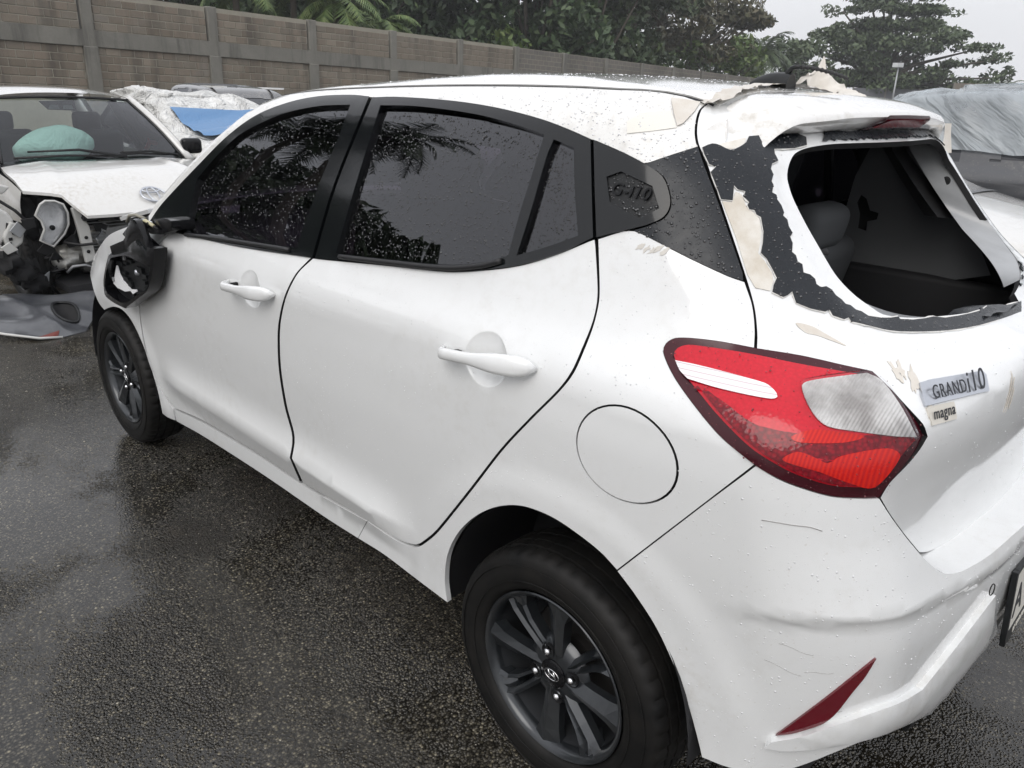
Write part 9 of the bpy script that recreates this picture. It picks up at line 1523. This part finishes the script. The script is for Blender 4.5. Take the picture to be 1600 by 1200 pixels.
M_skin = Mat('grey_bumper_plastic', rough=.28, coat=.3, coat_rough=.1); _v = M_skin.coord('Object'); _c = M_skin.mix(M_skin.ramp(M_skin.noise(_v, 5, 4), [(.35, 0), (.7, 1)]), (.045, .048, .055), (.10, .104, .112)); M_skin.set('base', _c)
sk = mesh('skin', np.concatenate([T, T-[0, 0, .006]]), [tuple(f_) for f_ in fc]+[tuple(i+n for i in f_[::-1]) for f_ in fc]+[(b, a, a+n, b+n) for a, b in bd], M_skin, bump_l, True, sharp=50)
fg_ = np.array(fog+fog[:1]); MB().tube(np.c_[fg_, bz_(fg_)+.006], .010, 6, False).build('fog_lamp_ring', M_plastic, bump_l, True)
mesh('fog_lamp_cup', np.concatenate([np.c_[np.array(fog), bz_(np.array(fog))], [[*fogc, .03]]]), [(i, (i+1) % 24, 24) for i in range(24)], M_gap, bump_l, True)
ed_ = np.array([(4.60, .92), (4.46, .91), (4.30, .84), (4.21, .69), (4.19, .57)]); MB().tube(np.c_[ed_, bz_(ed_)+.004], .008, 6).build('edge_strip', M_whiteplastic, bump_l, True)
rp = np.array([(4.222, .585), (4.215, .64), (4.228, .70), (4.245, .68), (4.25, .62), (4.24, .57)]); MB().add(np.c_[rp, bz_(rp)+.004], [(0, 1, 2, 3, 4, 5)]).build('red_scuff', Mat('red_mark', base=(.14, .022, .014), rough=.5), bump_l)

# ================================================================ tape, torn sheet, water beads
tape(OUT['roof_tape_pale'], car, mat=Mat('pale_tape', base=(.74, .72, .66), rough=.3))
tape(OUT['roof_tape_brown'], car, lift=.003)
_ps = np.mean(OUT['pillar_scuff'], 0); M_mud = Mat('muddy_scuff', base=(.60, .575, .53), rough=.5)
for k in range(5): tape(rag((_ps[0]+.012*(k-2), _ps[1]+.003*math.sin(2*k)), .004, .010, .9, 14, .5), qp, mat=M_mud, lift=.0008, name='mud_scuff')
def ribbon(name, pts, width, mat, parent, jit=.004, seed=1):
    r = random.Random(seed); V = []; n = len(pts); pts = np.array(pts)
    T_ = np.gradient(pts, axis=0); side = np.cross(T_, [0, 0, 1.]); side /= np.linalg.norm(side, axis=1)[:, None]+1e-9
    for i in range(n):
        for k in range(4):
            q = (k/3-.5)*width*(1+r.uniform(-.2, .2)); V.append(pts[i]+side[i]*q+[0, 0, r.uniform(0, jit)+.002])
    return mesh(name, V, [(i*4+k, i*4+k+1, (i+1)*4+k+1, (i+1)*4+k) for i in range(n-1) for k in range(3)], mat, parent, True)
rp_ = np.array([(-.035, .50), (-.05, .46), (-.035, .40), (-.01, .32), (.03, .20), (.055, .10), (.065, -.02), (.05, -.12)])
tt = np.linspace(0, 7, 36); rx = np.interp(tt, range(8), rp_[:, 0]); ry = np.interp(tt, range(8), rp_[:, 1])
ribbon('roof_tape', surf_top(np.c_[rx, ry])+[0, 0, .001], .035, M_tape, car, .006, 3)
# crumpled torn sheet behind the antenna
M_rag = Mat('torn_sheet', base=(.66, .63, .57), rough=.55); _v = M_rag.coord('Object'); M_rag.set('base', M_rag.mix(M_rag.noise(_v, 25, 4), (.76, .74, .70), (.52, .47, .40)))
V = []; n1, n2 = 22, 8; rr = random.Random(9)
for i in range(n1):
    t = i/(n1-1); x = .035-.155*t; y = -.06-.03*math.sin(4*t); z0 = float(surf_top(np.array([[x, y]]))[0, 2])
    hgt = (.042*math.exp(-((t-.14)/.13)**2)+.016*(1-t)+.006)*(1+.25*rr.uniform(-1, 1))
    for j in range(n2):
        u = j/(n2-1); V.append((x+.012*math.sin(7*u+3*t)+rr.uniform(-.004, .004), y-.035+.07*u+rr.uniform(-.003, .003), z0+.002+hgt*math.sin(PI*min(1, .05+u*.9))**.6*(1+.2*rr.uniform(-1, 1))))
mesh('torn_sheet', V, [(i*n2+j, i*n2+j+1, (i+1)*n2+j+1, (i+1)*n2+j) for i in range(n1-1) for j in range(n2-1)], M_rag, car, True)
# strip of film hanging from the far spoiler end
V = []
for i in range(9):
    t = i/8
    for j in range(4): V.append((-.160-.012*t+.010*(j/3-.5)*(1+.6*t), -.545+.022*(j/3)+.004*math.sin(5*t+j), 1.437-.075*t))
mesh('hanging_film', V, [(i*4+j, i*4+j+1, (i+1)*4+j+1, (i+1)*4+j) for i in range(8) for j in range(3)], M_rag, spoiler, True)
# hairline scratches on the bumper
M_scr = Mat('scratch', base=(.36, .35, .34), rough=.7)
def scratch(sz, f, parent, r_=.0007, push=None):
    sz = np.array(sz); P = surf(sz, f); n = grad(P, f); pu = push(sz) if push is not None else 0; P = P+n*((.0004+pu)[:, None] if push is not None else .0004)
    MB().tube(P, r_, 5).build('scratch', M_scr, parent, True)
scratch(OUT['crack_line'], Fb, bumper, .0008, bump_push)
for k in range(5):
    s0 = rng.uniform(-.53, -.66); z0 = rng.uniform(.40, .66); a = rng.uniform(-.3, .3); L_ = rng.uniform(.02, .07)
    scratch([(s0-L_*math.cos(a)*q, z0+L_*math.sin(a)*q+.002*math.sin(6*q)) for q in np.linspace(0, 1, 6)], Fb, bumper, .00035, bump_push)
# --- water beads: small flattened domes scattered over glass and paint
def beads(name, pts, nor, rad, mat, parent, seg=7, flat=.5, stretch=1.0):
    n = len(pts); ref = np.where(np.abs(nor[:, 2:3]) < .9, np.array([[0, 0, 1.]]), np.array([[1., 0, 0]]))
    a = np.cross(ref, nor); a /= np.linalg.norm(a, axis=1)[:, None]; b = np.cross(nor, a); V = []; N_ = []
    k = np.arange(seg)*2*PI/seg
    for ring_r, h in ((1., -.05), (.78, .62), (.0, 1.)):
        if ring_r == 0: V.append((pts+nor*(rad*flat*h)[:, None])[:, None]); N_.append(nor[:, None])
        else:
            d = a[:, None]*np.cos(k)[None, :, None]+b[:, None]*np.sin(k)[None, :, None]*stretch; V.append(pts[:, None]+d*(rad*ring_r)[:, None, None]+(nor*(rad*flat*h)[:, None])[:, None])
            q = d*(1. if h < 0 else .75)+nor[:, None]*(.45 if h < 0 else .7); N_.append(q/np.linalg.norm(q, axis=2, keepdims=True))
    V = np.concatenate(V, 1).reshape(-1, 3); N_ = np.concatenate(N_, 1).reshape(-1, 3); m = 2*seg+1; Fc = []
    for i in range(n):
        o = i*m
        for j in range(seg):
            j2 = (j+1) % seg; Fc.append((o+j, o+j2, o+seg+j2, o+seg+j)); Fc.append((o+seg+j, o+seg+j2, o+2*seg))
    ob = mesh(name, V, Fc, mat, parent, True, normals=N_); ob['kind'] = 'stuff'; return ob
def scatter_sz(poly, n, seed):
    r = np.random.default_rng(seed); P = np.asarray(poly); lo, hi = P.min(0), P.max(0); out = np.zeros((0, 2))
    while len(out) < n:
        q = r.uniform(lo, hi, (n*2, 2)); out = np.concatenate([out, q[pip(q, P)]])
    return out[:n]
def rads(n, seed, lo=.0006, hi=.0026, p=2.6): return lo+(hi-lo)*np.random.default_rng(seed).random(n)**p
for i, (key, n, par) in enumerate((('front_glass', 1700, fd), ('rear_glass', 3600, rd), ('quarter_glass', 560, rd))):
    q = scatter_sz(shrink(OUT[key], .006), n, 300+i); P = surf(q); Nn = grad(P); beads('water_beads', P-Nn*.008, Nn, rads(n, 310+i), M_drop_dark, par, 7, .55, 1.15)
q = scatter_sz(OUT['pillar_film'], 420, 320); P = surf(q); Nn = grad(P); beads('water_beads', P+Nn*.001, Nn, rads(420, 321, .0008, .0034), M_drop_dark, car)
q = scatter_sz(OUT['garnish_recess'], 160, 322); P = surf(q); Nn = grad(P); beads('water_beads', P-Nn*.001, Nn, rads(160, 323, .001, .004), M_drop_dark, car)
q = scatter_sz(OUT['window_film'], 380, 324); P = surf(q); Nn = grad(P); beads('water_beads', P+Nn*(.0035+recess(q)*.8)[:, None], Nn, rads(380, 325, .0008, .003), M_drop_dark, tailgate)
for i, (key, n, par, pu) in enumerate((('front_door', 700, fd, None), ('rear_door', 1500, rd, None), ('quarter_panel', 900, qp, None))):
    q = scatter_sz(OUT[key], n, 330+i); dens = nrng.random(n) < (.25+.75*ss(.45, .62, .5+.5*np.sin(9*q[:, 0]+5*np.sin(7*q[:, 1])))); q = q[dens]; P = surf(q); Nn = grad(P); beads('water_beads', P, Nn, rads(len(q), 340+i, .0005, .0016), M_drop_paint, par)
q = scatter_sz(bump_out[bump_out[:, 0] > S_MID], 1300, 350); P = surf(q, Fb); Nn = grad(P, Fb); beads('water_beads', P+Nn*bump_push(q)[:, None], Nn, rads(1300, 351, .0005, .0021), M_drop_paint, bumper)
q = scatter_sz(OUT['lamp'], 380, 352); P = surf(q); Nn = grad(P); beads('water_beads', P+Nn*.009, Nn, rads(380, 353, .0005, .0016), bead_mat('water_on_lens', (.16, .004, .010)), body_l if 0 else car)
q = scatter_sz([p for p in rail if True], 1500, 354); P = surf(q); Nn = grad(P); beads('water_beads', P, Nn, rads(1500, 355, .0006, .0022), M_drop_paint, car)
qx = np.c_[nrng.uniform(-.04, 1.5, 2600), nrng.uniform(-.45, .53, 2600)]; P = surf_top(qx); Nn = grad(P); beads('water_beads', P, Nn, rads(2600, 356, .0006, .0024), M_drop_paint, car)
q = scatter_sz(tail_out, 1500, 357); q = q[(~pip(q, opening)) & (q[:, 0] > S_MID-.25)]; P = surf(q); Nn = grad(P); beads('water_beads', P+Nn*tail_push(q)[:, None], Nn, rads(len(q), 358, .0005, .0017), M_drop_paint, tailgate)

# ---------------------------------------------------------------- rain haze in the air
hz = Mat('rain_haze'); hz.t.nodes.remove(hz.b); pv = hz.t.nodes.new('ShaderNodeVolumePrincipled')
pv.inputs['Color'].default_value = (.93, .95, .97, 1); pv.inputs['Density'].default_value = .0012; pv.inputs['Anisotropy'].default_value = .2
hz.t.links.new(pv.outputs[0], hz.out.inputs['Volume'])
haze = MB().box((0, -40, 9.5), (330, 330, 21)).build('haze', hz, None); tag(haze, 'thin grey rain haze hanging over the yard', 'haze', kind='stuff')
